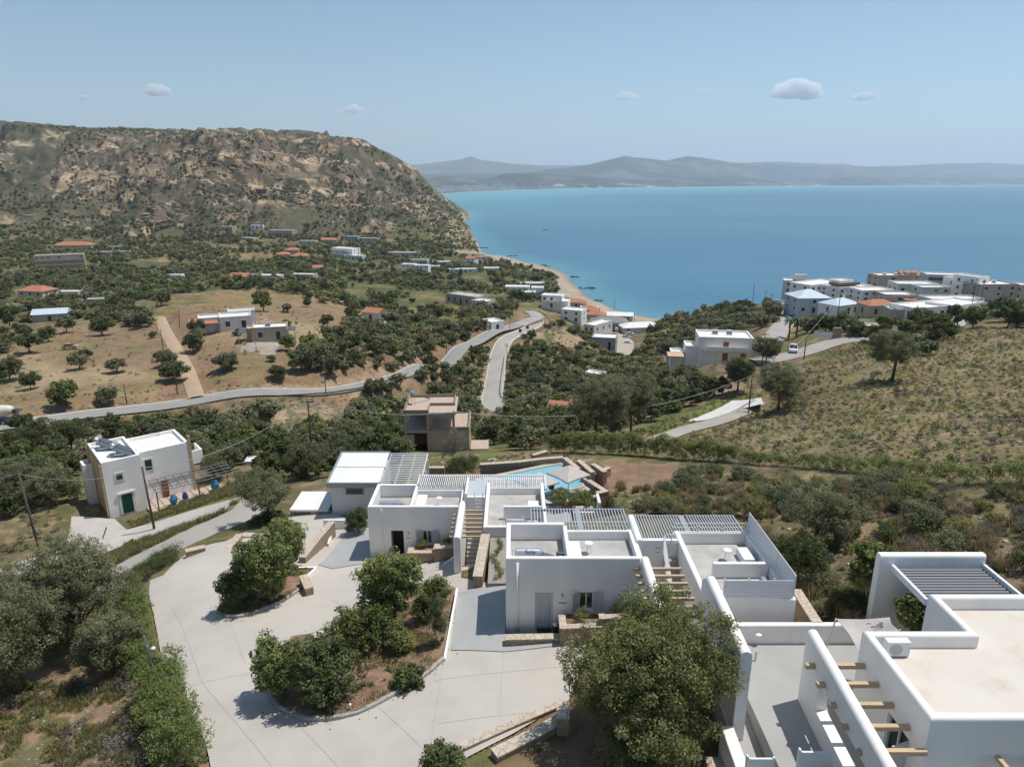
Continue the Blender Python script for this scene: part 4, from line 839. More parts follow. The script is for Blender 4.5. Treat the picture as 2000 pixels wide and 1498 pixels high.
# pergola of the main house
pw = thing('louvred_pergola', 'dark grey louvred pergola between thick white walls behind the cream roof', 'pergola', (20, 28, 59)); Q = (20, 28, 59)
MB(Q).sweep([(17.45, 29.5), (22.45, 29.5)], .42, 58.5, 62.95, .7).build('rear_wall', WHITE, pw, fix=True)
W_ = MB(Q).sweep([(17.76, 29.28), (17.95, 26.42)], .36, 58.5, 62.55, .1).build('side_wall', WHITE, pw, fix=True)
cut(W_, [(17-20, 18.6-20, 26.6-28, 28.2-28, 59-59, 61.3-59), (17-20, 18.6-20, 26.75-28, 28.0-28, 61.2-59, 61.6-59), (17-20, 18.6-20, 27.0-28, 27.75-28, 61.5-59, 61.85-59)])
b = MB(Q)
for i in range(12):
    y = 26.52+i*.232; b.add([(18.12, y, 62.28), (22.3, y, 62.28), (22.3, y+.11, 62.31), (18.12, y+.11, 62.31), (18.12, y, 62.24), (22.3, y, 62.24), (22.3, y+.11, 62.27), (18.12, y+.11, 62.27)], [(0,1,2,3),(7,6,5,4),(0,4,5,1),(1,5,6,2),(2,6,7,3),(3,7,4,0)])
b.build('louvres', mat('slate louvre metal', (.13, .14, .16), .5, spec=.4), pw, fix=True)
MB(Q).box(17.96, 18.1, 26.4, 29.27, 62.2, 62.5).build('pergola_frame', METW, pw); MB(Q).box(22.31, 22.45, 26.4, 29.27, 62.2, 62.5).build('pergola_frame', METW, pw)
# shade sail
def sail():
    A, B, C_, D_ = [Vector((*at(px, py, z), z)) for px, py, z in ((1633, 1208, 61.3), (1738, 1205, 62.0), (1757, 1231, 62.55), (1678, 1276, 61.7))]
    n = 12; vs = []
    for s_ in (0, .02):
        for i in range(n+1):
            for j in range(n+1):
                u_, v_ = i/n, j/n; p = (A*(1-u_)+B*u_)*(1-v_)+(D_*(1-u_)+C_*u_)*v_
                sag = -.28*math.sin(math.pi*u_)*math.sin(math.pi*v_)-.0; inn = 1-.10*(math.sin(math.pi*u_)+math.sin(math.pi*v_)); c_ = (A+B+C_+D_)/4
                p = c_+(p-c_)*max(inn, .8); vs.append((p.x, p.y, p.z+sag-s_))
    fs = []; m_ = (n+1)**2
    for i in range(n):
        for j in range(n):
            a = i*(n+1)+j; fs.append((a, a+1, a+n+2, a+n+1)); fs.append(tuple(q+m_ for q in (a+n+1, a+n+2, a+1, a)))
    t = thing('shade_sail', 'taupe fabric shade sail with a dark printed emblem stretched over the grey terrace', 'shade sail', tuple(D_))
    MB(tuple(D_)).add(vs, fs).build('cloth', mat('taupe canvas', (.50, .455, .42), .9, c2=(.46, .42, .385), scale=2), t, smooth=True)
    e = MB(tuple(D_)); c_ = B*.42+A*.22+C_*.26+D_*.10; r_ = random.Random(4)
    for i in range(9):
        x, y = c_.x+r_.uniform(-.35, .3), c_.y+r_.uniform(-.22, .18); p = [(x+.09*math.cos(a), y+.06*math.sin(a), c_.z-.02) for a in [r_.random()+q*.9 for q in range(4)]]; e.tube(p, .02, 4)
    e.build('emblem', METD, t)
    MB(tuple(D_)).tube([tuple(A), (A.x-.3, A.y+.1, 59)], .04, 6).tube([tuple(C_), (C_.x+.15, C_.y+.2, C_.z-.1)], .02, 5).build('post', METW, t)
sail()
bl = solo(MB().lathe([(.045, 59), (.045, 59.5), (.02, 59.52)], at(1476, 1282, 59.2)+(0,), 10).build('bollard_light', mat('beige metal', (.6, .53, .42), .6)), 'beige bollard light standing on the grey terrace by the thick white wall', 'bollard light')
wlp = solo(MB().lathe([(.02, 59.42), (.16, 59.48), (.17, 59.56), (.02, 59.62)], (10.95+.6, 28.02, 0), 12).build('wall_light', METW), 'small white half-round light on the low terrace wall', 'wall light')
# --- villa with the open door
O = (-7, 46.9, 53.6)
v2 = thing('white_villa', 'white villa with its dark doorway open, left of the thin beam wall', 'villa', O, 0, 'white cubic villas of the estate')
W_ = MB(O).sweep([(-7.25, 48.9), (-10.28, 48.9), (-10.28, 45.0), (-3.8, 45.0)], .26, 53.2, 57.7, side=1).build('wall', WHITE, v2, fix=True)
cut(W_, [(-8.7+7, -7.8+7, -2.3, -1.3, 0.0, 2.2), (-6.45+7, -5.75+7, -2.3, -1.3, 1.15, 2.2)])
MB(O).sweep([(-3.6, 48.895), (-7.25, 48.895)], .24, 53.2, 57.25, side=1).build('rear_wall', WHITE, v2, fix=True)
MB(O).sweep([(-7.25, 45.27), (-7.25, 48.63)], .2, 56.72, 57.6).build('partition_wall', WHITE, v2, fix=True)
MB(O).box(-10.0, -3.6, 45.27, 48.63, 56.5, 56.7).build('roof', ROOFC, v2)
MB(O).box(-3.8, -3.5, 45.35, 48.63, 53.2, 57.2).build('side_wall', WHITE, v2)
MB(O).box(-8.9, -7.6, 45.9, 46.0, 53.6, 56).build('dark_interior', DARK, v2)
MB(O).box(-8.75, -8.70, 45.26, 46.0, 53.6, 55.8).build('door', DOORG, v2)
MB(O).tube([(-9.3, 44.95, 53.6), (-9.3, 44.95, 57.5)], .06, 8).build('downpipe', WHITE, v2)
win_shutters(v2, O, -6.45, -5.75, 54.75, 55.8, 45.0, .45, 22); wall_lamp(v2, O, -7.45, 45.0, 55.65)
MB(O).box(-7.6, -7.3, 44.98, 44.998, 55.2, 55.26).build('name_plate', METG, v2)
rail('railing', (-7.2, 48.8), (-3.6, 48.8), 57.26, 57.75, METW, v2, O, bars=34, rails=2, posts=4)
solar_tank(-8.9, 46.3, 56.7, 'plain silver water tank on the roof of the open-door villa', L=1.5)
round_table(-5.4, 47.2, 56.7, 'small round white table on the roof of the open-door villa')
flatbox('roof_bench', -7.1, -6.4, 46.4, 48.2, 56.702, 57.1, WHITE, 'white built bench on the roof of the open-door villa', 'bench', 'white benches on the villa roofs')
O = (.2, 45.6, 53.6)
vb = thing('white_villa', 'white block with deep L-shaped grey roof, left rear of the lettered tank', 'villa', O, 0, 'white cubic villas of the estate')
MB(O).sweep([(2.4, 49.3), (-1.93, 49.3)], .24, 53.2, 57.25, side=1).build('rear_wall', WHITE, vb, fix=True)
MB(O).sweep([(-1.93, 49.05), (-1.93, 42.0), (2.4, 42.0), (2.4, 49.05)], .26, 53.0, 57.7, side=1).build('wall', WHITE, vb, fix=True)
MB(O).sweep([(-.6, 45.1), (2.1, 45.1)], .2, 56.72, 57.7).build('partition_wall', WHITE, vb, fix=True)
MB(O).box(-1.66, 2.13, 42.27, 49.04, 56.5, 56.7).build('roof', ROOFC, vb)
rail('railing', (-1.8, 49.2), (2.3, 49.2), 57.26, 57.85, METW, vb, O, bars=40, rails=2, posts=4)
solar_tank(.2, 43.6, 56.7, 'silver water tank behind the partition wall on the middle roof block', L=1.3, r=.22)
flatbox('roof_bench', 1.2, 2.0, 46.2, 47.2, 56.702, 57.1, WHITE, 'white built bench on the middle roof block', 'bench', 'white benches on the villa roofs')
O = (-2.6, 47.5, 53.6)
lk = thing('stair_block', 'narrow white block roofed in pale ribbed metal with a white ladder railing', 'stairs', O)
MB(O).sweep([(-3.42, 50.0), (-3.42, 47.0)], .2, 53.2, 57.75, .8).build('side_wall', WHITE, lk, fix=True)
MB(O).box(-3.31, -1.95, 47.05, 47.25, 53.2, 57.45).build('wall', WHITE, lk)
b = MB(O).box(-3.31, -1.7, 47.26, 50.0, 57.35, 57.42)
for i in range(12): b.box(-3.27+i*.13, -3.24+i*.13, 47.26, 50.0, 57.421, 57.45)
b.build('roof', mat('pale blue ribbed metal', (.46, .51, .54), .5), lk)
b = MB(O)
for x in (-2.75, -2.15): b.tube([(x, 46.9, 54.5), (x, 46.9, 57.9)], .03, 5)
for i in range(9): b.tube([(-2.75, 46.9, 54.9+i*.3), (-2.15, 46.9, 54.9+i*.3)], .018, 4)
b.build('ladder', METW, lk)
st = MB(O)
for i in range(10): st.box(-3.2, -2.0, 42.2+i*.3, 42.48+i*.3, 53, 53.6+i*.17)
st.build('steps', ROOFC, lk)
pg = thing('slatted_pergola', 'long low slatted pergola behind the open-door villa and the middle block', 'pergola', (-2.4, 51, 53), 0, 'slatted pergolas behind the villas'); Q = (-2.4, 51, 53)
pergola_y('slats', -7.3, 2.5, 49.6, 52.2, 57.0, 62, pg, Q, METW, w=.05, h=.12); frame_rect(-7.4, 2.6, 49.7, 52.1, 56.98, pg, Q, METW); posts([(-7.3, 52), (-2.4, 52), (2.5, 52)], 52.3, 56.8, pg, Q)
solo(MB().box(-10.2, 5.0, 49.45, 55.4, 51.0, 52.6).build('rear_terrace', CONCB), 'grey terrace behind the rear villas towards the pool', 'terrace')
# garage
O = (-13.4, 57, 52.3)
ga = thing('garage_building', 'white annex with two bright roof panels in a grey metal frame, behind the open-door villa', 'garage', O)
def zr(y): return 55.35+(y-54.1)*.1
MB(O).box(-15.55, -11.25, 54.75, 59.5, 51.8, 55.2).build('wall', mat('white metal cladding', (.62, .63, .64), .6, c2=(.58, .59, .60), scale=1, stretch=(12, 1, .2)), ga)
for a_, b_ in ((54.2, 56.85), (56.98, 59.6)):
    MB(O).add([(-15.55, a_, zr(a_)), (-11.25, a_, zr(a_)), (-11.25, b_, zr(b_)), (-15.55, b_, zr(b_)), (-15.55, a_, zr(a_)-.08), (-11.25, a_, zr(a_)-.08), (-11.25, b_, zr(b_)-.08), (-15.55, b_, zr(b_)-.08)], [(0,1,2,3),(7,6,5,4),(0,4,5,1),(1,5,6,2),(2,6,7,3),(3,7,4,0)]).build('roof_panel', ROOFW, ga, fix=True)
MB(O).box(-15.7, -11.2, 54.05, 54.19, 54.95, 55.4).add([(-15.7, 54.2, 55.1), (-15.57, 54.2, 55.1), (-15.57, 59.7, 55.6), (-15.7, 59.7, 55.6), (-15.7, 54.2, 55.42), (-15.57, 54.2, 55.42), (-15.57, 59.7, 55.98), (-15.7, 59.7, 55.98)], [(0,3,2,1),(4,5,6,7),(0,1,5,4),(1,2,6,5),(2,3,7,6),(3,0,4,7)]).box(-15.7, -11.2, 59.62, 59.72, 55.5, 55.98).box(-15.7, -11.2, 56.86, 56.97, 55.4, 55.6).build('roof_frame', METG, ga)
w_ = MB(O).box(-14.3, -12.7, 54.70, 54.748, 54.0, 54.62).build('window', METG, ga); MB(O).box(-14.2, -12.8, 54.68, 54.698, 54.08, 54.54).build('pane', GLASS, w_)
O = (-9.4, 57, 52.3)
pg = thing('slatted_pergola', 'white pergola of thin slats attached to the right side of the bright-roofed annex', 'pergola', O, 0, 'slatted pergolas behind the villas')
b = MB(O)
for i in range(17): y = 54.3+i*.32; z = zr(y); b.box(-11.15, -7.75, y, y+.09, z-.05, z)
b.build('slats', METW, pg)
b = MB(O)
for x in (-11.1, -9.95, -8.85, -7.75): b.add([(x-.04, 54.2, 55.1), (x+.04, 54.2, 55.1), (x+.04, 59.7, 55.65), (x-.04, 59.7, 55.65), (x-.04, 54.2, 55.24), (x+.04, 54.2, 55.24), (x+.04, 59.7, 55.79), (x-.04, 59.7, 55.79)], [(0,3,2,1),(4,5,6,7),(0,1,5,4),(1,2,6,5),(2,3,7,6),(3,0,4,7)])
b.build('pergola_frame', METW, pg); posts([(-7.75, 54.3), (-7.75, 57), (-7.75, 59.6)], 52, 55.2, pg, O, METW, .06)
O = (-18, 56.7, 50)
cp = thing('carport', 'low carport with flat white roof on stone walls, left of the bright-roofed annex', 'carport', O)
MB(O).box(-19.35, -16.0, 54.95, 58.7, 52.25, 52.45).build('roof', ROOFW, cp, bevel=.02)
MB(O).box(-17.5, -15.75, 54.9, 55.25, 49.2, 52.24).build('stone_wall', STONE, cp); MB(O).box(-19.35, -19.0, 54.97, 55.3, 49, 52.24).build('stone_wall', STONE, cp); MB(O).box(-19.3, -16.1, 58.3, 58.65, 49, 52.24).build('rear_wall', STONE, cp)
MB(O).box(-15.74, -15.7, 55, 56, 50, 50.1)
# --- courts, stone walls, planters, steps (world coordinates)
def sw(path, th, zb, zt, label, m=STONE, cap=True, grp='cut limestone garden walls', cat='wall', name='stone_wall'):
    zt = zt if isinstance(zt, list) else [zt]*len(path); r = [(x, y) for x, y in path]
    b0 = (r[0][0], r[0][1], (zb if not isinstance(zb, list) else zb[0])); t = thing(name, label, cat, b0, 0, grp)
    MB(b0).sweep(r, th, zb, [z-.07 for z in zt], 0).build('masonry', m, t, fix=True)
    if cap: MB(b0).sweep(r, th+.05, [z-.068 for z in zt], zt, 0).build('coping', STONET, t, fix=True)
    return t
def pw_(pts, z): return [at(x, y, z) for x, y in pts]
sheet([(-3.2, 36.3), (-.36, 36.3), (-.36, 31.0), (2.9, 31.0), (7, 31.2), (7, 30.2), (2.6, 30.3), (-.4, 29.95), (-3.1, 30.2)], .1, 'paved_court', CONCB, .6)['kind'] = 'structure'
sheet([(-13.6, 45.3), (-13.3, 51.5), (-10.35, 51.5), (-10.35, 44.9), (-7.7, 44.9), (-7.7, 44.1), (-10.6, 44.0), (-12.6, 43.2), (-13.8, 44.0)], .1, 'paved_court', CONCB, .6)['kind'] = 'structure'
swall(pw_([(893, 1152), (868, 1290)], 57.0), .12, 55.6, 57.12, 'thin white kerb wall between the garden bed and the grey court', name='kerb_wall', rd=.1)
swall([(-15.4, 51.4), (-13.2, 51.35), (-10.4, 51.35)], .14, 52.2, 53.35, 'low white kerb along the upper edge of the court left of the open-door villa', name='kerb_wall', rd=.1)
swall(pw_([(650, 1039), (641, 1066)], 53.0), .14, 52.2, 53.2, 'short white kerb running down beside the court', name='kerb_wall', rd=.1)
swall(pw_([(584, 1112), (618, 1112), (600, 1130), (590, 1142)], 53.9), .16, 53.0, 54.1, 'white kerb at the tip of the planted island by the court', name='kerb_wall', rd=.1)
sw([(-.35, 30.6), (2.45, 30.75)], .42, 56.6, [57.5, 57.45], 'low cut-stone wall in front of the closed grey door')
sw([(2.6, 31.5), (2.6, 30.5), (4.45, 30.62), (4.45, 31.0)], .32, 56.6, 58.2, 'square stone planter with yellow-green shrub right of the grey door', grp='stone planters at the villas', cat='planter', name='stone_planter')
MB().box(2.7, 4.4, 30.7, 31.8, 56.8, 57.95); solo(MB().box(2.78, 6.5, 31.0, 31.84, 56.8, 57.98).build('planter_soil', SOIL), 'dark soil inside the stone planters below the shuttered window', 'soil')
sw([(4.62, 31.0), (4.62, 30.75), (6.55, 30.9)], .32, 56.6, 58.6, 'taller stone planter between the shuttered window and the beam wall', grp='stone planters at the villas', cat='planter', name='stone_planter')
sw([(-10.5, 44.05), (-7.3, 44.15)], .45, 53.2, 53.95, 'low stone wall in front of the open-door villa')
sw([(-7.2, 44.5), (-7.2, 43.9), (-5.4, 43.9)], .35, 53.0, 54.75, 'stone planter under the window of the open-door villa', grp='stone planters at the villas', cat='planter', name='stone_planter')
sw([(-5.3, 44.2), (-5.3, 43.7), (-3.85, 43.9)], .35, 53.0, 55.2, 'taller stepped stone planter by the thin beam wall', grp='stone planters at the villas', cat='planter', name='stone_planter')
solo(MB().box(-7.0, -3.85, 44.1, 44.98, 53, 54.6).build('planter_soil', SOIL), 'soil bed with low shrubs below the open-door villa window', 'soil')
swall([(-5.6, 42.3), (-3.8, 43.2)], .14, 53, [53.9, 55.0], 'sloping white wall below the thin beam wall', name='kerb_wall', rd=.1)
sw([(-3.9, 40.9), (-1.6, 41.2)], .5, 53.5, 55.2, 'stone wall at the foot of the thin beam wall steps'); sw([(-5.9, 40.0), (-4.1, 40.4)], .4, 53.4, 54.7, 'lower stone wall left of the beam wall steps')
sw([(-1.75, 41.6), (-2.05, 36.6)], .55, 54.8, [57.4, 57.3], 'stone wall beside the vine bed left of the nearest villa'); sw([(-4.6, 38.4), (-4.4, 36.2)], .5, 54.8, [56.6, 57.1], 'short stone wall at the head of the grey court')
solo(MB().box(-1.45, -.36, 36.4, 41.9, 54, 56.95).build('planter_soil', mat('gravel bed', (.34, .31, .27), .95, c2=(.25, .22, .19), scale=14)), 'gravel bed with a creeping vine left of the nearest villa', 'gravel bed')
# walls in the garden island and drive
for pts, z0, z1, lb in (([(612, 1243), (660, 1222), (715, 1207)], 55.0, 56.3, 'long low stone wall behind the island trees'), ([(677, 1196), (700, 1182)], 54.6, 55.9, 'stone wall stub standing on the drive edge left of the carob tree'),
    ([(424, 1100), (468, 1042)], 52.3, 53.3, 'low stone wall dividing the upper drive'), ([(468, 1044), (520, 1044)], 51.8, 52.9, 'short stone wall above the upper drive'), ([(362, 1075), (400, 1066)], 52.0, 53.3, 'short stone wall by the hedge end at the upper drive'),
    ([(590, 1088), (618, 1052), (648, 1018)], 52.0, 54.0, 'sloping stone wall beside the outdoor steps to the carport'), ([(604, 1148), (592, 1122)], 53.2, 54.9, 'stone pier hidden behind the left island trees'),
    ([(888, 1462), (1000, 1412), (1098, 1370)], 56.9, 57.5, 'long narrow stone kerb wall left of the big round tree'), ([(965, 1470), (1040, 1432), (1098, 1400)], 56.4, 57.75, 'thick low stone wall beside the path at the bottom centre'),
    ([(1098, 1368), (1100, 1402)], 56.8, 58.3, 'stone pier at the end of the path under the big round tree'), ([(1380, 1488), (1455, 1490)], 57.0, 57.9, 'low stone wall at the bottom edge beside the white gate'),
    ([(300, 1316), (322, 1345)], 54.4, 55.7, 'stone gate pier between the two hedges'), ([(205, 1172), (222, 1140)], 50, 50.9, 'broken stone kerb below the ivy mound')):
    sw(pw_(pts, z1), .5 if 'kerb' not in lb else .3, z0-.6, z1, lb, m=STONE if 'stub' not in lb else RUB)
# steps down to the carport
st = MB(); A_ = Vector((*at(648, 1020, 52.3), 52.3)); B_ = Vector((*at(590, 1062, 50.6), 50.6))
for i in range(11):
    p = A_+(B_-A_)*i/11; st.box(p.x-1.2, p.x+.35, p.y-.6, p.y+.3, p.z-1.2, p.z-.05)
o = solo(st.build('outdoor_steps', ROOFC), 'flight of pale steps leading down beside the stone-walled carport', 'steps')
# pool garden
POOLZ = 52.45
deck = pw_([(925, 935), (1100, 899), (1150, 925), (1162, 948), (1128, 975), (1060, 985), (960, 960)], POOLZ)
solo(MB().prism(deck, 51, POOLZ).build('pool_deck', mat('pale deck stone', (.46, .43, .38), .8, c2=(.40, .37, .33), scale=1), fix=True), 'pale stone deck around the swimming pool', 'deck')
pool = thing('swimming_pool', 'light blue swimming pool in two sections behind the villas, under two umbrellas', 'pool', (*at(1080, 940, POOLZ), POOLZ)); Qp = tuple(pool.location)
WAT = mat('pool water', (.17, .42, .52), .12, c2=(.24, .48, .56), scale=2, spec=.5, bump=.15, bscale=5)
MB(Qp).prism(pw_([(972, 932), (1093, 908), (1110, 917), (1000, 938)], POOLZ), POOLZ+.005, POOLZ+.03).build('water', WAT, pool, fix=True)
MB(Qp).prism(pw_([(1000, 940), (1060, 929), (1100, 919), (1118, 921), (1137, 935), (1138, 949), (1066, 966), (1050, 966)], POOLZ), POOLZ+.005, POOLZ+.03).build('water', WAT, pool, fix=True)
MB(Qp).sweep(pw_([(972, 931), (1094, 906), (1138, 937), (1139, 951), (1066, 968)], POOLZ), .25, POOLZ+.002, POOLZ+.09, 0).build('rim', STONET, pool, fix=True)
for (x, y, lb) in ((5.1, 57.9, 'taupe square parasol over the right side of the pool'), (2.2, 56.3, 'taupe square parasol partly behind the rear railing')):
    u_ = thing('parasol', lb, 'parasol', (x, y, POOLZ), R(38), 'taupe parasols by the pool'); h = 1.4
    c8 = [(-h, -h), (0, -h*.97), (h, -h), (h*.97, 0), (h, h), (0, h*.97), (-h, h), (-h*.97, 0)]; vs = [(0, 0, 2.85)]+[(a, b_, 2.1+(.05 if i % 2 else 0)) for i, (a, b_) in enumerate(c8)]+[(0, 0, 2.82)]+[(a, b_, 1.98+(.05 if i % 2 else 0)) for i, (a, b_) in enumerate(c8)]
    fs = [(0, i+1, (i+1) % 8+1) for i in range(8)]+[(9, (i+1) % 8+10, i+10) for i in range(8)]+[(i+1, i+10, (i+1) % 8+10, (i+1) % 8+1) for i in range(8)]
    MB().add(vs, fs).build('canopy', MATS['taupe canvas'], u_); MB().tube([(0, 0, 0), (0, 0, 2.8)], .035, 8).build('pole', METW, u_); MB().box(-.4, .4, -.4, .4, 0, .08).build('base', METG, u_)
    r_ = MB()
    for i in range(8): r_.tube([(0, 0, 2.72), (c8[i][0]*.96, c8[i][1]*.96, 2.02)], .014, 4)
    r_.build('ribs', GALV, u_)
for pts, z0, z1, lb in (([(938, 906), (1010, 901), (1060, 895), (1100, 892)], 51, 53.0, 'long low stone wall above the pool garden'), ([(835, 912), (868, 912)], 51, 52.9, 'stone wall beside the slatted annex pergola'), ([(1103, 893), (1130, 915)], 51.4, 53.6, 'first stepped stone buttress above the pool'),
    ([(1130, 898), (1158, 922)], 51.4, 53.6, 'second stepped stone buttress above the pool'), ([(1158, 905), (1182, 921)], 51.4, 53.4, 'third stepped stone buttress above the pool'), ([(1140, 932), (1190, 912)], 51.3, 52.9, 'stone wall closing the pool garden on the right'),
    ([(1138, 930), (1182, 958), (1165, 962)], 51.3, 52.9, 'stone wall right of the pool with a shaded face'), ([(1040, 888), (1068, 880)], 50, 51.8, 'pale rough stone retaining wall above the pool garden'), ([(1555, 1150), (1597, 1216)], 56.5, 60.0, 'sloping stone wall behind the fenced villa'), ([(1100, 978), (1165, 968)], 51.8, 53.3, 'stone edge of the white bench seat below the pool')):
    sw(pw_(pts, z1), .45, z0, z1, lb)
solo(MB().box(5.2, 7.2, 53.4, 54.6, 51.8, 53.0).build('garden_bench', WHITE, bevel=.03), 'bright white built seat in the shrubs below the pool', 'seat')
solo(MB().box(7.25, 7.5, 53.4, 55.2, 51.8, 53.9).build('white_wall', WHITE, bevel=.04), 'short white upright wall beside the bright garden seat', 'wall')
# kerbs and planted islands
KERB = mat('kerb concrete', (.40, .385, .36), .85, c2=(.33, .315, .29), scale=3)
ISL1 = drop([(530,1365),(560,1395),(600,1408),(640,1408),(700,1395),(760,1365),(825,1325),(866,1290),(872,1240),(890,1155),(860,1140),(800,1150),(715,1207),(660,1224),(612,1243),(570,1250),(530,1290),(520,1335)])
ISL2 = drop([(605,1116),(597,1142),(560,1170),(520,1190),(480,1205),(445,1207),(430,1198),(432,1180),(470,1150),(520,1120),(560,1105)])
for nm, I, lb in (('garden_island', ISL1, 'a'), ('garden_island', ISL2, 'b')):
    c_ = np.mean(np.array(I), 0)
    o = sheet(I, .12, 'planting_bed', SOIL, .35, zf=lambda X, Y: S2(X, Y)+.22*fbm(X*1.3, Y*1.3, 4, 7)); o['kind'] = 'structure'
def kerb(pts, label):
    P = drop(pts); q = []
    for i in range(len(P)-1):
        for t in range(4): q.append((P[i][0]+(P[i+1][0]-P[i][0])*t/4, P[i][1]+(P[i+1][1]-P[i][1])*t/4))
    q.append(P[-1]); z = [float(S2(*p)) for p in q]
    return solo(MB().sweep(q, .2, [a-.2 for a in z], [a+.24 for a in z], .5).build('kerb', KERB, fix=True), label, 'kerb', 'curved concrete kerbs of the drive')
kerb([(522,1335),(530,1365),(545,1384),(565,1397),(600,1408),(640,1408),(670,1403),(700,1395),(730,1381),(765,1362),(800,1342),(840,1314),(866,1290)], 'long curved concrete kerb round the lower planted island')
kerb([(600,1136),(585,1154),(560,1172),(540,1183),(520,1191),(500,1199),(480,1205),(460,1208),(445,1207),(433,1200)], 'curved concrete kerb round the upper planted island')
# joints in the concrete drive
JO = mat('joint groove', (.345, .315, .275), .9)
b = MB()
for a, c in (((330,1180),(352,1215)),((352,1215),(372,1270)),((372,1270),(395,1335)),((395,1335),(450,1400)),((450,1400),(530,1498)),((450,1220),(480,1300)),((500,1170),(520,1195)),((590,1140),(660,1180)),((645,1165),(700,1210)),((738,1382),(860,1498)),((585,1420),(660,1498)),((866,1290),(835,1498)),((983,1275),(975,1400)),((1105,1262),(1125,1330)),((855,1330),(1130,1300)),((855,1415),(1050,1392)),((360,1345),(520,1310))):
    P = drop([a, c]); n = 14
    for i in range(n):
        x0, y0 = [P[0][k]+(P[1][k]-P[0][k])*i/n for k in (0, 1)]; x1, y1 = [P[0][k]+(P[1][k]-P[0][k])*(i+1)/n for k in (0, 1)]; L_ = math.hypot(x1-x0, y1-y0); nx, ny = -(y1-y0)/L_*.008, (x1-x0)/L_*.008
        z0, z1 = float(S2(x0, y0))+.068, float(S2(x1, y1))+.068; b.add([(x0-nx, y0-ny, z0), (x1-nx, y1-ny, z1), (x1+nx, y1+ny, z1), (x0+nx, y0+ny, z0)], [(0, 1, 2, 3)])
b.build('drive_joints', JO)['kind'] = 'structure'
for px, py, lb in ((685, 1392, 'small bollard light at the kerb of the lower island'), (535, 1160, 'small bollard light at the kerb of the upper island')):
    x, y = drop([(px, py)])[0]; z = float(S2(x, y)); t = thing('bollard_light', lb, 'bollard light', (x, y, z), 0, 'bollard lights at the kerbs'); MB().lathe([(.05, 0), (.05, .4)], n=10).build('post', mat('beige metal', (.6, .53, .42), .6), t); MB().lathe([(.06, .4), (.06, .5), (.02, .52)], n=10).build('lamp_head', METW, t)
x, y = at(1090, 1235, 57.1); bn = thing('waste_bin', 'small black bin with a metal lid beside the grey door', 'bin', (2.3, 31.45, 57.12)); MB().lathe([(.17, 0), (.19, .5)], n=16).build('body', RUBR, bn); MB().lathe([(.19, .505), (.15, .6), (.02, .63)], n=16).build('lid', GALV, bn)
solo(MB().box(1.3, 2.1, 31.35, 31.8, 57.12, 57.14).build('door_mat', RUBR), 'dark door mat in front of the closed grey door', 'door mat')
# street lamp and gate posts at the hedge
x, y = at(307, 1345, 55.7); gpz = 55.6
t = thing('gate_lamp', 'grey metal gate post with a small white globe lamp between the hedges', 'lamp', (x, y, gpz)); MB().tube([(0, 0, 0), (-.12, 0, 2.6)], .05, 8).tube([(-.3, .3, 0), (-.45, .4, 2.9)], .045, 8).tube([(-.06, 0, 1.4), (-.36, .3, 1.5)], .03, 6).build('post', GALV, t); MB().lathe([(.02, 2.35), (.11, 2.42), (.11, 2.5), (.02, 2.57)], (.14, 0, 0), 12).build('lamp_globe', METW, t); MB().tube([(-.1, 0, 2.45), (.14, 0, 2.45)], .02, 5).build('bracket', GALV, t)
# ------------------------------------------------------------ vegetation
LEAF = colmat('leaves', .65, .6, .18, 0, transl=.42)
LEAFG = colmat('glossy leaves', .5, .6, .15, 0, transl=.28)
OLV = [(0.249, 0.249, 0.137), (0.200, 0.206, 0.111), (0.298, 0.286, 0.165), (0.169, 0.179, 0.085)]
DRK = [(0.108, 0.136, 0.052), (0.082, 0.109, 0.041), (0.144, 0.166, 0.061), (0.116, 0.125, 0.055)]
CAR = [(0.147, 0.189, 0.060), (0.115, 0.152, 0.048), (0.207, 0.235, 0.076), (0.267, 0.264, 0.091)]
MID = [(0.151, 0.175, 0.088), (0.125, 0.149, 0.074), (0.186, 0.202, 0.107), (0.211, 0.203, 0.108)]
HED = [(0.167, 0.224, 0.064), (0.217, 0.270, 0.080), (0.127, 0.179, 0.050), (0.248, 0.244, 0.115)]
YEL = [(0.277, 0.290, 0.100), (0.235, 0.260, 0.089), (0.334, 0.294, 0.109), (0.191, 0.217, 0.086)]
GRY = [(0.209, 0.193, 0.160), (0.179, 0.168, 0.135), (0.245, 0.218, 0.168), (0.148, 0.148, 0.104)]
BRN = [(0.276, 0.210, 0.137), (0.233, 0.180, 0.120), (0.320, 0.254, 0.162), (0.190, 0.170, 0.097)]
TWG = [(0.246, 0.218, 0.180), (0.196, 0.174, 0.130), (0.147, 0.159, 0.081), (0.295, 0.262, 0.218)]
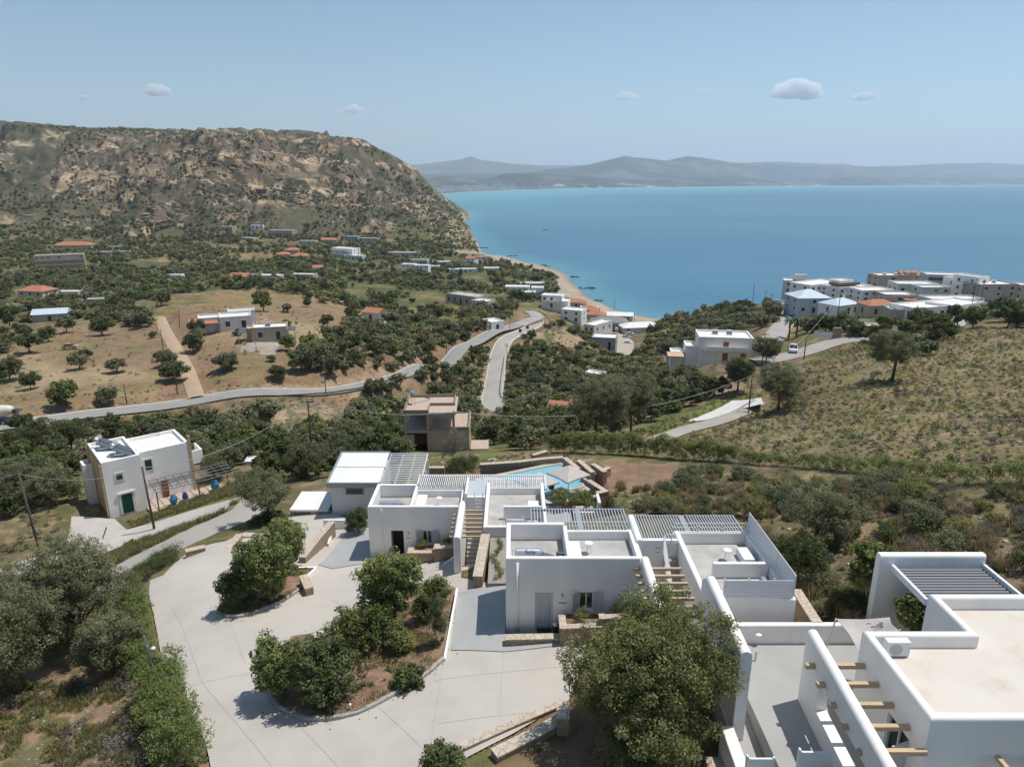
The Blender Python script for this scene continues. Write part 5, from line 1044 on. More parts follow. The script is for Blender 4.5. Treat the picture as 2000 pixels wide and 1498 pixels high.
def leaves(cl, per, ls, pal, r_, asp=.45, shell=.55, flat=0.0, cen=None, vj=.22):
    """cl (n,4) clumps -> rhombic leaf faces filling the clumps; returns V,F,C"""
    cl = np.asarray(cl, float); n = len(cl); N = n*per; k = np.repeat(np.arange(n), per)
    d = r_.normal(size=(N, 3)); d /= np.linalg.norm(d, axis=1)[:, None]
    rad = (shell+(1-shell)*r_.random(N)**.6); P = cl[k, :3]+d*rad[:, None]*cl[k, 3:4]*np.array([1, 1, .85])
    nr = d+r_.normal(size=(N, 3))*.75+np.array([.15, 0, .75]); nr /= np.linalg.norm(nr, axis=1)[:, None]
    t = np.cross(nr, r_.normal(size=(N, 3))); t /= np.linalg.norm(t, axis=1)[:, None]+1e-9; b = np.cross(nr, t)
    L_ = ls*(.6+.8*r_.random(N))[:, None]; V = np.stack([P-t*L_*.5, P+b*L_*asp*.5, P+t*L_*.5, P-b*L_*asp*.5], 1).reshape(-1, 3)
    pal = np.array(pal); ck = r_.integers(0, len(pal), n); cc = pal[np.where(r_.random(N) < .6, ck[k], r_.integers(0, len(pal), N))]
    cc = cc*(1+(r_.random(n)[k]-.5)*.35)[:, None]*(1+(r_.random(N)-.5)*2*vj)[:, None]
    return V, np.arange(4*N).reshape(-1, 4), np.repeat(cc, 4, 0)
def crown(w, h, z0, n, cr, r_, lump=.3, lobes=6, low=.25):
    """clump centres of a crown w wide, from z0 to h, built of lobes"""
    rx = w/2; rz = (h-z0)/2; C_ = []
    lb = [(0, 0, .05, .72)]+[(math.cos(a)*rr_, math.sin(a)*rr_, zz, s) for a, rr_, zz, s in ((r_.random()*6.28, .25+.4*r_.random(), -.35+.85*r_.random(), .34+.22*r_.random()) for _ in range(lobes))]
    wts = np.array([l[3]**2 for l in lb]); wts /= wts.sum()
    for _ in range(n):
        l = lb[r_.choice(len(lb), p=wts)]; d = r_.normal(size=3); d /= np.linalg.norm(d); q = l[3]*(.75+.3*r_.random())
        if r_.random() < .18: q *= .6
        p = np.array(l[:3])+d*q; p[2] = max(p[2], -.9+low*r_.random())
        C_.append((p[0]*rx*.9, p[1]*rx*.9, z0+rz+p[2]*rz*.92, cr*(.65+.7*r_.random())))
    return np.array(C_)
def trunk(mb, cl, z0, h, r, r_, limbs=6, bend=.25):
    th = z0+(h-z0)*.25; lean = (r_.random()-.5)*bend*2; base = [(0, 0, -.4), (lean*.3, 0, th*.4), (lean, lean*.4, th)]
    mb.tube(base, r, 8, r*.65)
    for i in range(limbs):
        c = cl[int(r_.integers(0, len(cl)))]; m = ((c[0]+lean)*.45+(r_.random()-.5)*.3, c[1]*.45+(r_.random()-.5)*.3, th+(c[2]-th)*.5)
        mb.tube([base[2], m, (c[0], c[1], c[2])], r*.5, 5, r*.12)
        c2 = cl[int(r_.integers(0, len(cl)))]
        if abs(c2[0]-m[0])+abs(c2[1]-m[1]) < h*.6: mb.tube([m, ((m[0]+c2[0])/2+.1, (m[1]+c2[1])/2, (m[2]+c2[2])/2), tuple(c2[:3])], r*.25, 4, r*.08)
def make_tree(name, label, cat, loc, w, h, pal, n=120, per=120, ls=.09, cr=.45, seed=1, z0=None, tr=.16, lobes=6, m=LEAF, group=None, asp=.45, limbs=7, shell=.5, trunk_mat=None):
    r_ = np.random.default_rng(seed); z0 = h*.22 if z0 is None else z0
    cl = crown(w, h, z0, n, cr, r_, lobes=lobes); V, Fq, Cc = leaves(cl, per, ls, pal, r_, asp, shell)
    t = thing(name, label, cat, loc, r_.random()*6.28 if False else 0, group); mesh_np('crown', V, Fq, m, t, Cc)
    if tr: mb = MB(); trunk(mb, cl, z0, h, tr, r_, limbs); mb.build('trunk', trunk_mat or BARK, t, smooth=True)
    return t
def ptree(px, py, wp, hp, pal, label, name='olive_tree', cat='tree', z=None, dens=1.0, ls=.09, cr=None, **kw):
    """tree whose foot is seen at px,py, wp/hp photo pixels wide/high"""
    if z is None: X, Y, Z = gp(px, py)
    else: X, Y = at(px, py, z); Z = z
    D = Y*cP+(CZ-Z)*sP; w_ = wp/F*D; h_ = hp/F*D/math.cos(PIT+math.atan((py-749)/F)); cr = cr or max(.22, w_*.085)
    ls *= 1.2; n = int(np.clip(1.3*w_*h_/cr**2, 36, 620)*dens); per = int(np.clip(20*(cr/ls)**1.5, 45, 230))
    return make_tree(name, label, cat, (X, Y, Z), w_, h_, pal, n, per, ls, cr, seed=int(px*7+py), **kw)
# --- named foreground trees
BIG = [(.24, .25, .10), (.185, .205, .075), (.31, .30, .135), (.13, .155, .05)]
ptree(1278, 1466, 385, 240, BIG, 'huge round dark green tree hiding the path at the bottom centre right', 'round_tree', z=57.2, ls=.085, cr=.40, m=LEAF, z0=.1, tr=.22, lobes=12, dens=1.7, asp=.55)
ptree(160, 1300, 235, 235, OLV, 'tallest grey-green olive tree in the big clump at the left edge', z=51.6, ls=.10, cr=.42, lobes=9, z0=.5)
ptree(50, 1365, 260, 240, OLV, 'broad olive tree at the lower left edge, nearest of its clump', z=52.4, ls=.10, cr=.42, lobes=9, z0=.3)
ptree(225, 1330, 150, 130, OLV, 'smaller olive tree at the right end of the left clump, beside the hedge', z=53, ls=.09, cr=.34, z0=.3)
ptree(-20, 1230, 190, 130, OLV, 'olive tree cut off by the left edge of the photo', z=50.5, ls=.10, cr=.42, z0=.4)
ptree(115, 1225, 130, 110, MID, 'low olive tree behind the tall one in the left clump', z=50.2, ls=.10, cr=.4, z0=.4)
ptree(528, 1178, 140, 140, CAR, 'dark leafy carob tree in the upper planted island', 'carob_tree', z=54, ls=.12, cr=.34, asp=.6, z0=.5, m=LEAFG)
ptree(463, 1196, 66, 76, DRK, 'small rounded tree at the left tip of the upper island', 'carob_tree', z=54.2, ls=.10, cr=.26, asp=.6, z0=.5, tr=.06, m=LEAFG)
ptree(535, 1182, 52, 66, YEL, 'small yellow-green tree in front of the upper island carob', 'young_tree', z=54.1, ls=.10, cr=.24, asp=.6, z0=.3, tr=.05)
ptree(565, 1122, 100, 110, CAR, 'loose-crowned tree between the upper island and the stone-edged steps', 'carob_tree', z=53.5, ls=.12, cr=.3, asp=.6, z0=.5, m=LEAFG)
ptree(775, 1245, 150, 170, CAR, 'dense dark carob tree standing highest in the lower island, before the grey court', 'carob_tree', z=55.4, ls=.12, cr=.34, asp=.6, z0=.9, m=LEAFG, lobes=8)
ptree(552, 1378, 120, 128, CAR, 'light green carob tree at the left tip of the lower island', 'carob_tree', z=55.6, ls=.12, cr=.32, asp=.6, z0=.4, m=LEAFG)
ptree(640, 1386, 160, 140, DRK, 'darkest broad carob tree in the middle of the lower island', 'carob_tree', z=55.8, ls=.11, cr=.30, asp=.6, z0=.5, m=LEAFG, lobes=10, dens=.8)
ptree(712, 1290, 120, 105, CAR, 'low olive-green bush between the two dark carob trees', 'bush', 'bush', z=55.6, ls=.10, cr=.26, asp=.6, z0=.2, tr=.06, dens=.65)
ptree(795, 1352, 72, 52, DRK, 'compact bush with large leaves touching the curved kerb', 'bush', 'bush', z=56.4, ls=.14, cr=.25, asp=.7, z0=.05, tr=.04, m=LEAFG)
ptree(783, 1288, 66, 62, YEL, 'yellow-green bush in the grass of the lower island', 'bush', 'bush', z=56.1, ls=.10, cr=.25, asp=.6, z0=.1, tr=.04)
ptree(852, 1190, 62, 70, CAR, 'loose green bush at the top right of the lower island', 'bush', 'bush', z=56.3, ls=.09, cr=.24, z0=.1, tr=.04)
ptree(858, 1265, 40, 110, MID, 'thin airy sapling beside the white kerb wall', 'sapling', 'tree', z=56.7, ls=.07, cr=.2, z0=.2, tr=.03, dens=.45)
ptree(828, 1225, 52, 60, DRK, 'small dark shrub in the middle right of the lower island', 'bush', 'bush', z=56.2, ls=.09, cr=.24, z0=.1, tr=.04)
ptree(525, 1032, 140, 118, OLV, 'spreading olive tree with a dark trunk beside the concrete lane and carport', z=50.6, ls=.11, cr=.34, z0=1.6, tr=.2, dens=.8)
ptree(515, 1045, 90, 40, DRK, 'low dark shrub under the spreading olive by the lane', 'bush', 'bush', z=50.8, ls=.12, cr=.3, z0=.1, tr=.0)
ptree(700, 1040, 62, 52, DRK, 'round dark green shrub at the corner of the open-door villa', 'bush', 'bush', z=52.8, ls=.09, cr=.25, z0=.1, tr=.05)
ptree(905, 934, 80, 40, DRK, 'clipped dark green mound of shrub before the slatted annex pergola', 'shrub_mound', 'shrub', z=52.3, ls=.08, cr=.3, z0=.0, tr=.0, dens=1.5)
ptree(888, 906, 66, 78, TWG, 'bare twiggy grey shrub in front of the raw brown concrete house', 'twiggy_shrub', 'shrub', z=51.8, ls=.08, cr=.28, asp=.2, z0=.2, tr=.05, dens=.5)
ptree(785, 965, 60, 40, TWG, 'thin leafless-looking shrub under the annex pergola', 'twiggy_shrub', 'shrub', z=52.6, ls=.08, cr=.26, asp=.2, z0=.6, tr=.05, dens=.5)
ptree(1142, 984, 84, 20, CAR, 'green leafy shrub bed beside the pool terrace', 'bush', 'bush', z=53, ls=.1, cr=.26, z0=0, tr=0)
ptree(1088, 985, 50, 30, YEL, 'yellow-green shrub at the corner of the pool deck', 'bush', 'bush', z=53, ls=.1, cr=.24, z0=0, tr=0)
ptree(1077, 962, 12, 20, CAR, 'tiny sapling at the pool edge', 'sapling', 'tree', z=52.6, ls=.1, cr=.14, z0=.1, tr=.02)
ptree(1592, 1060, 165, 120, OLV, 'wide grey-green olive bush right of the tall slatted fence', ls=.10, cr=.36, z0=.2)
ptree(1555, 1130, 130, 90, DRK, 'dark dense bush in the shade just right of the slatted fence', 'bush', 'bush', ls=.10, cr=.32, z0=.1, tr=.06)
ptree(1690, 1190, 105, 125, CAR, 'fig tree with pale bare branches left of the thick white pergola wall', 'fig_tree', z=59, ls=.15, cr=.24, asp=.9, z0=.3, dens=.4, limbs=16, tr=.07, trunk_mat=mat('pale fig bark', (.36, .33, .29), .9))
ptree(1775, 1250, 85, 95, CAR, 'bright green citrus tree seen through the arch of the pergola wall', 'citrus_tree', z=59.2, ls=.13, cr=.26, asp=.7, z0=.3, tr=.06, m=LEAFG)
ptree(865, 1530, 115, 75, DRK, 'dark leafy shrub top rising from the bottom edge of the photo', 'bush', 'bush', z=57.2, ls=.10, cr=.24, asp=.6, z0=.2, tr=.05, m=LEAFG)
ptree(1245, 1520, 120, 90, MID, 'grey-green shrub at the bottom edge below the round tree', 'bush', 'bush', z=57.3, ls=.08, cr=.24, z0=.1, tr=.05)
ptree(1165, 866, 135, 140, OLV, 'tall airy olive tree on the slope edge above the ravine, centre', ls=.14, cr=.5, z0=1.2, tr=.25, dens=.9)
ptree(1232, 850, 110, 125, OLV, 'second tall olive tree beside the airy one above the ravine', ls=.14, cr=.5, z0=1.0, tr=.22)
ptree(1742, 746, 112, 104, OLV, 'lone olive tree with visible trunk standing on the open right hillside', ls=.16, cr=.5, z0=1.8, tr=.28, dens=.9)
ptree(1520, 802, 125, 105, OLV, 'large grey olive tree behind the white concrete platform', ls=.15, cr=.5, z0=.6, tr=.2)
ptree(1440, 765, 80, 75, DRK, 'dark tree below the terraced white house', ls=.17, cr=.5, z0=.6, tr=.2)
ptree(1495, 712, 70, 60, MID, 'tree beside the road left of the parked pickup', ls=.2, cr=.55, z0=.4, tr=.15)
ptree(105, 1000, 115, 90, OLV, 'rounded olive tree left of the two-storey white house', z=43, ls=.14, cr=.4, z0=.4)
ptree(30, 1000, 120, 95, MID, 'dense olive-green tree at the left edge beyond the lane', z=42.5, ls=.14, cr=.42, z0=.4)
ptree(65, 892, 110, 75, DRK, 'dark evergreen thicket tree below the main road at the left', ls=.2, cr=.55, z0=.3)
ptree(140, 880, 70, 60, DRK, 'dark rounded tree next to the pale rubble slope', ls=.2, cr=.5, z0=.3)
ptree(420, 935, 60, 50, MID, 'olive bush right of the white house pergola', ls=.14, cr=.4, z0=.2)
ptree(600, 935, 90, 75, MID, 'bushy tree between the blue boat and the bright-roofed annex', z=47.5, ls=.14, cr=.4, z0=.3)
ptree(675, 905, 80, 60, MID, 'bushy tree behind the bright roof panels of the annex', ls=.14, cr=.4, z0=.3)
# --- hedges
def hedge(pts, z, w_, h_, label, pal=HED, ls=.14, dn=26, name='hedge', group='hedges', seed=3):
    r_ = np.random.default_rng(seed); P = [(*((at(x, y, z)) if z else gp(x, y)[:2]),) for x, y in pts]; cl = []
    for i in range(len(P)-1):
        L_ = math.dist(P[i], P[i+1]); k = int(L_*dn*w_*h_/1.5)
        for _ in range(k):
            t = r_.random(); x = P[i][0]+(P[i+1][0]-P[i][0])*t; y = P[i][1]+(P[i+1][1]-P[i][1])*t; x += np.clip(r_.normal(), -1.7, 1.7)*w_*.22; y += np.clip(r_.normal(), -1.7, 1.7)*w_*.22
            cl.append((x, y, 0, .2+.2*r_.random()))
    cl = np.array(cl); g = H(cl[:, 0], cl[:, 1]); hh = h_*(.7+.6*fbm(cl[:, 0]*.6, cl[:, 1]*.6, 3, seed)); cl[:, 2] = g+r_.random(len(cl))**.55*hh
    V, Fq, Cc = leaves(cl, 42, ls, pal, r_, .3, .3); b = np.array([P[0][0], P[0][1], float(H(*P[0]))]); o = mesh_np(name, V-b, Fq, LEAF, None, Cc); o.location = b
    return tag(o, label, 'hedge', group)
hedge([(255, 1158), (265, 1220), (273, 1290), (283, 1325)], 54.0, 1.8, 2.0, 'tall green bamboo-like hedge along the drive above the stone pier')
hedge([(312, 1350), (325, 1420), (350, 1500), (370, 1560)], 54.8, 2.4, 2.3, 'green bamboo-like hedge along the drive below the stone pier, bottom left', seed=5)
hedge([(245, 1150), (290, 1112), (340, 1088)], 52.3, 3.2, 1.1, 'dark ivy mound spilling beside the top of the drive', DRK, .12, 30, 'ivy_mound', None, 6)
hedge([(1068, 884), (1150, 886), (1250, 890), (1350, 898), (1430, 903)], None, 1.8, 2.2, 'long clipped hedge across the hillside behind the pool, left stretch', HED+YEL, .16, 22, seed=8)
hedge([(1430, 903), (1550, 912), (1700, 925), (1850, 945), (2060, 965)], None, 1.2, 1.3, 'long hedge across the hillside, right stretch ending at the photo edge', HED+YEL[:2], .14, 26, seed=9)
# --- scatter
def blue(poly, n, dmin, excl=(), rd=1.0, seed=0, fields=(), lone=0):
    """points seen inside a photo polygon, at least dmin metres apart on the ground"""
    r_ = np.random.default_rng(seed); a = np.array(poly, float); px = r_.uniform(a[:, 0].min(), a[:, 0].max(), n); py = r_.uniform(a[:, 1].min(), a[:, 1].max(), n)
    k = inpoly(px, py, poly)
    for e in excl: k &= ~inpoly(px, py, e)
    P = hit(px[k], py[k]); P = P[~np.isnan(P[:, 0])]
    i = gridnear(P[:, 0], P[:, 1]); P = P[DRoad[i] > rd]; P = P[P[:, 2] > 1.5]
    cell = {}; out_ = []
    for q in P:
        c = (int(q[0]//dmin), int(q[1]//dmin)); ok = True
        for dx in (-1, 0, 1):
            for dy in (-1, 0, 1):
                for s in cell.get((c[0]+dx, c[1]+dy), ()):
                    if (s[0]-q[0])**2+(s[1]-q[1])**2 < dmin*dmin: ok = False; break
                if not ok: break
            if not ok: break
        if ok: cell.setdefault(c, []).append(q); out_.append(q)
    return np.array(out_) if out_ else np.zeros((0, 3))
def gridnear(X, Y):
    a = np.clip(np.rint((X/(Y+15)-U1[0])/(U1[-1]-U1[0])*(NU-1)), 0, NU-1).astype(int); b = np.clip(np.rint((np.log(Y+15)-V1[0])/(V1[-1]-V1[0])*(NV-1)), 0, NV-1).astype(int)
    return b*NU+a
BLD = []      # keep-clear discs round buildings (X, Y, r), filled by the buildings file
def clear(P):
    for x, y, r in BLD:
        P = P[(P[:, 0]-x)**2+(P[:, 1]-y)**2 > r*r]
        if y > 150: P = P[~((abs(P[:, 0]-x*P[:, 1]/y) < r*.62) & (P[:, 1] < y) & (P[:, 1] > y-min(y*.05, 1.7*r)))]
    return P
def protos(n, w, h, nc, per, ls, cr, pals, seed, z0=.2, lobes=5):
    o = []
    for i in range(n):
        r_ = np.random.default_rng(seed+i); cl = crown(w, h, z0, nc, cr, r_, lobes=lobes); o.append(leaves(cl, per, ls, pals[i % len(pals)], r_, .6, .35)+(cl,))
    return o
def mass(name, P, size, pr, m, seed=0, kind='stuff', sink=.1, mixk=.55):
    r_ = np.random.default_rng(seed); VV_, FF_, CC_ = [], [], []; nf = 0; k = r_.integers(0, len(pr), len(P)); kn = (fbm(P[:, 0]/9, P[:, 1]/9, 3, seed+5)-.2)/.6*len(pr); k = np.where(r_.random(len(P)) < mixk, np.clip(kn.astype(int), 0, len(pr)-1), k)
    for i, q in enumerate(pr):
        s = np.nonzero(k == i)[0]
        if not len(s): continue
        V, Fq, Cc = q[:3]; a = r_.random(len(s))*6.28; ca, sa = np.cos(a)[:, None], np.sin(a)[:, None]; sz = size[s][:, None]
        ex_ = sz*(.8+.45*r_.random((len(s), 1))); x = (V[None, :, 0]*ca*ex_-V[None, :, 1]*sa*sz)+P[s, 0:1]; y = (V[None, :, 0]*sa*ex_+V[None, :, 1]*ca*sz)+P[s, 1:2]; z = V[None, :, 2]*sz*(.6+.65*r_.random((len(s), 1)))+P[s, 2:3]-sink*sz
        VV_.append(np.stack([x, y, z], 2).reshape(-1, 3)); hv = r_.random((len(s), 1, 1)); CC_.append((Cc[None]*(.72+.75*hv**1.3)*np.concatenate([.88+.34*r_.random((len(s), 1, 1)), np.ones((len(s), 1, 1)), .85+.3*r_.random((len(s), 1, 1))], 2)).reshape(-1, 3)); FF_.append((Fq[None]+np.arange(len(s))[:, None, None]*len(V)).reshape(-1, 4)+nf); nf += len(s)*len(V)
    o = mesh_np(name, np.concatenate(VV_), np.concatenate(FF_), m, None, np.concatenate(CC_)); o['kind'] = kind; return o
FIELDS = [[(0,690),(60,655),(180,630),(300,640),(330,680),(362,780),(0,815)], [(330,600),(420,560),(500,575),(560,580),(690,600),(665,655),(560,700),(640,730),(600,760),(395,772),(340,690)],
          [(390,578),(520,565),(560,575),(500,600),(400,600)], [(770,585),(850,570),(905,595),(900,612),(800,615)], [(205,790),(120,832),(0,840),(0,800)]]
# ------------------------------------------------------------ other buildings
def house(px, py, label, w, d, h, m=WHITE, rz=0, roof='flat', blocks=None, rm=None, cols=3, st=1, z=None, cat='house', name='house', group=None, win=GLASS, terr=None, extras=None, dig=3, sides='SWE', clearr=None, door=True, shut=None):
    """house whose near foot is seen at px,py. roof flat | gable | hip; blocks: extra (x0,x1,y0,y1,z0,z1)"""
    if z is None: X, Y, Z = gp(px, py)
    else: X, Y = at(px, py, z); Z = z
    if Y > 400: w, d, h = w*.86, d*.86, h*.86
    t = thing(name, label, cat, (X, Y, Z), R(rz), group); BLD.append((X-math.sin(R(rz))*d/2, Y+d/2, clearr or (w+d)/3.6))
    bl = [(-w/2, w/2, 0, d, -dig, h)]+[(a, b_, c, e_, q, r) if q <= 0 else (a, b_, c, e_, h+.46, h+.46+r-q) for a, b_, c, e_, q, r in (blocks or [])]; b = MB()
    for x0, x1, y0, y1, z0, z1 in bl:
        if roof == 'flat': b.sweep([(x0, y0), (x1, y0), (x1, y1), (x0, y1)], .3, z0 if z0 > 0 else -dig, z1+.45, 0, closed=True, side=1)
        else: b.box(x0, x1, y0, y1, z0, z1)
    b.build('wall', m, t, fix=True); rmat = rm or (ROOFW if roof == 'flat' else TILE)
    for x0, x1, y0, y1, z0, z1 in bl:
        b = MB()
        if roof == 'flat': b.box(x0+.3, x1-.3, y0+.3, y1-.3, z1-.2, z1)
        else:
            e = .4; rh = (y1-y0)*.22; X0, X1, Y0, Y1 = x0-e, x1+e, y0-e, y1+e; ym = (y0+y1)/2; ix = (y1-y0)*.5 if roof == 'hip' else 0
            b.add([(X0, Y0, z1-.05), (X1, Y0, z1-.05), (X1, Y1, z1-.05), (X0, Y1, z1-.05), (X0+ix, ym, z1+rh), (X1-ix, ym, z1+rh)], [(0, 1, 5, 4), (1, 2, 5), (2, 3, 4, 5), (3, 0, 4), (3, 2, 1, 0)])
        b.build('roof', rmat, t)
    hs = h/st; sc_w = max(.9, min(1.3, w/cols*.4))
    def wn(x0, x1, z0, z1, face):
        yy = -.03 if face == 'S' else None
        a = MB(); g = MB(); f_ = .1
        if face == 'S': a.box(x0-f_, x1+f_, -.045, -.002, z0-f_, z1+f_); g.box(x0, x1, -.06, -.046, z0, z1)
        else:
            s = -1 if face == 'W' else 1; xx = s*w/2; q = sorted((xx+s*.002, xx+s*.045)); q2 = sorted((xx+s*.046, xx+s*.06)); a.box(q[0], q[1], x0-f_, x1+f_, z0-f_, z1+f_); g.box(q2[0], q2[1], x0, x1, z0, z1)
        f0 = a.build('window', shut or FRAMW, t); g.build('pane', win, f0)
    for s in range(st):
        for i in range(cols):
            xc = -w/2+w*(i+.5)/cols; dr = door and s == 0 and i == cols//2
            if not dr and cols > 2 and rnd.random() < .3: continue
            if 'S' in sides: wn(xc-sc_w/2, xc+sc_w/2, s*hs+(.1 if dr else hs*.32), s*hs+hs*.75, 'S')
        for fc in 'WE':
            if fc in sides:
                for i in range(max(1, int(d/4.5))): n_w = max(1, int(d/4.5)); yc = d*(i+.5)/n_w; wn(yc-.5, yc+.5, s*hs+hs*.35, s*hs+hs*.75, fc)
    if extras: extras(t, w, d, h)
    return t
def ex_perg(x0, x1, y0, y1, zt, m=None, tile=True, nm='porch_roof'):
    def f(t, w, d, h):
        MB().add([(x0, y0, zt-.35), (x1, y0, zt-.35), (x1, y1, zt), (x0, y1, zt), (x0, y0, zt-.5), (x1, y0, zt-.5), (x1, y1, zt-.15), (x0, y1, zt-.15)], [(0,1,2,3),(7,6,5,4),(0,4,5,1),(1,5,6,2),(2,6,7,3),(3,7,4,0)]).build(nm, m or TILE, t, fix=True)
        for x in (x0+.15, x1-.15): MB().box(x-.1, x+.1, y0+.1, y0+.3, -1, zt-.5).build('post', WOOD, t)
    return f
def multi(*fs):
    def f(t, w, d, h):
        for g in fs: g(t, w, d, h)
    return f
def ex_tank(x, y, z0, r=.35):
    def f(t, w, d, h):
        z = min(z0, h)-.02
        MB().lathe([(.02, -.75), (r, -.7), (r, .7), (.02, .75)], (x, y, z+.9), 12, 'x').build('water_tank', SILV, t)
        MB().box(x-.6, x-.52, y-.05, y+.05, z, z+.6).box(x+.52, x+.6, y-.05, y+.05, z, z+.6).add([(x-.7, y-.9, z+.05), (x+.7, y-.9, z+.05), (x+.7, y-.05, z+.7), (x-.7, y-.05, z+.7)], [(0, 1, 2, 3)]).build('solar_panel', METD, t)
    return f
def ex_balc(zb, w2, n=1, dep=1.3, m=None):
    def f(t, w, d, h):
        for i in range(n):
            z = zb+i*3.0
            if z > h-.7: continue
            MB().box(-w2/2, w2/2, -dep, -.003, z-.18, z).box(-w2/2, w2/2, -dep, -dep+.1, z+.002, z+.9).build('balcony', m or WHITE, t)
    return f
def ex_box(x0, x1, y0, y1, z0, z1, m, nm='annex'):
    def f(t, w, d, h): MB().box(x0, x1, y0, y1, h+.46, h+.46+z1-z0).build(nm, m, t)
    return f
# --- left two-storey white house, built in its own detail
z0 = 44.4; X, Y = at(216, 1012, z0); LA = R(40); X += math.cos(LA)*1.9; Y += math.sin(LA)*1.9
lh = thing('white_house', 'two-storey white house with ochre left side, green shuttered door and twin roof water tanks', 'house', (X, Y, z0), LA); BLD.append((X+1, Y+4, 9))
A1 = (-1.9, 1.9, 0, 7.5); MB().sweep([(-1.9, 0), (1.9, 0), (1.9, 7.5), (-1.9, 7.5)], .28, -1, 6.5, .2, closed=True, side=1).build('wall', WHITE, lh, fix=True)
MB().sweep([(1.92, 1.6), (7.4, 1.6), (7.4, 7.3), (1.92, 7.3)], .28, -1, 6.15, .2, closed=True, side=1).build('wall', WHITE, lh, fix=True)
MB().box(-1.95, -1.902, .25, 7.3, -1, 6.2).box(-2.1, -1.951, .02, .3, -1, 6.2).box(-2.1, -1.951, 7.2, 7.5, -1, 7.0).build('ochre_side', OCHRE, lh)
MB().box(7.402, 7.6, 1.5, 1.85, -1, 6.9).build('chimney_pier', OCHRE, lh)
MB().box(-1.6, 1.6, .3, 7.2, 6.0, 6.15).box(2.22, 7.1, 1.9, 7.0, 5.65, 5.8).build('roof', ROOFW, lh)
MB().sweep([(-2.0, 5.9), (-2.8, 5.9), (-2.8, 7.6), (-1.9, 7.6)], .25, -1, 4.6, .2).box(-2.7, -2.0, 6.0, 7.5, 3.2, 3.4).build('side_wing', WHITE, lh, fix=True)
MB().sweep([(7.62, 4.4), (9.4, 4.4), (9.4, 7)], .2, 2.2, 3.9, .2).box(7.62, 9.3, 4.5, 7, 2.2, 2.4).build('balcony', WHITE, lh, fix=True)
d_ = MB().box(-.8, .75, -.07, -.002, .1, 2.65).build('door', mat('white surround', (.72, .72, .70), .8), lh); MB().box(-.55, .5, -.1, -.071, .15, 2.35).build('shutter', mat('dark green shutter', (.008, .055, .04), .5), d_); MB().box(-1.0, .95, -.16, -.075, 2.45, 2.66).build('lintel', WHITE, d_)
for x0, x1, zz0, zz1, yf in ((-.7, -.1, 4.2, 4.85, 0), (2.55, 3.25, 3.9, 5.1, 1.6)):
    f_ = MB().box(x0-.18, x1+.18, yf-.05, yf-.002, zz0-.18, zz1+.18).build('window', MATS['white surround'], lh); MB().box(x0, x1, yf-.07, yf-.051, zz0, zz1).build('pane', mat('green glass', (.02, .06, .05), .2, spec=.5), f_)
f_ = MB().box(3.9, 4.6, 1.52, 1.598, .1, 2.2).build('door', mat('brown wooden door', (.22, .09, .04), .6), lh)
for k in range(2):
    zt = 6.15; xx = -1.0+k*1.0; yy = 5.8-k*3.2
    t = thing('solar_water_heater', ('rear' if k == 0 else 'front')+' solar water heater on the roof of the two-storey white house', 'water heater', tuple(lh.matrix_basis @ Vector((xx, yy, zt)) if False else (X+math.cos(LA)*xx-math.sin(LA)*yy, Y+math.sin(LA)*xx+math.cos(LA)*yy, z0+zt)), LA+R(60), 'water heaters on the white house')
    MB().lathe([(.02, -.7), (.2, -.66), (.27, -.55), (.27, .55), (.2, .66), (.02, .7)], (0, 0, 1.25), 16, 'x').build('tank', SILV, t)
    MB().tube([(-.5, 0, 0), (-.5, 0, 1)], .025, 4).tube([(.5, 0, 0), (.5, 0, 1)], .025, 4).tube([(-.5, -1.6, .1), (-.5, 0, .9)], .025, 4).tube([(.5, -1.6, .1), (.5, 0, .9)], .025, 4).build('stand', GALV, t)
    for q in (-.5, .55): MB().add([(q-.48, -1.9, .1), (q+.45, -1.9, .1), (q+.45, -.1, .95), (q-.48, -.1, .95), (q-.48, -1.88, .04), (q+.45, -1.88, .04), (q+.45, -.08, .89), (q-.48, -.08, .89)], [(0,1,2,3),(7,6,5,4),(0,4,5,1),(1,5,6,2),(2,6,7,3),(3,7,4,0)]).build('collector_panel', METD, t, fix=True)
def lhw(x, y, z): return (X+math.cos(LA)*x-math.sin(LA)*y, Y+math.sin(LA)*x+math.cos(LA)*y, z0+z)
t = thing('iron_pergola', 'dark iron lattice pergola over the terrace beside the two-storey white house', 'pergola', lhw(6, -.6, 0), LA); b = MB()
for i in range(11): b.tube([(-3.4+i*.86, -1.2, 2.35), (-3.4+i*.86, 2.1, 2.6)], .045, 4)
for y in (-1.2, -.4, .5, 1.3, 2.1): b.tube([(-3.5, y, 2.35+(y+1.2)*.075), (5.3, y, 2.35+(y+1.2)*.075)], .045, 4)
b.build('lattice', METD, t)
for x, y in ((-3.4, -1.2), (1.0, -1.2), (5.2, -1.2), (5.2, 2.0)): MB().box(x-.06, x+.06, y-.06, y+.06, -.6, 2.4).build('post', METD, t)
o = MB().box(-2.2, 8.5, -1.8, 1.58, -1.2, .06).build('terrace', mat('pink terrace paving', (.52, .42, .33), .8, c2=(.45, .36, .28), scale=1.5)); o.location = lhw(4, 0, 0); o.rotation_euler = (0, 0, LA); tag(o, 'pinkish paved terrace under the dark iron pergola', 'terrace')
JAR = mat('blue glazed jar', (.05, .22, .42), .35, c2=(.03, .12, .35), scale=1.5)
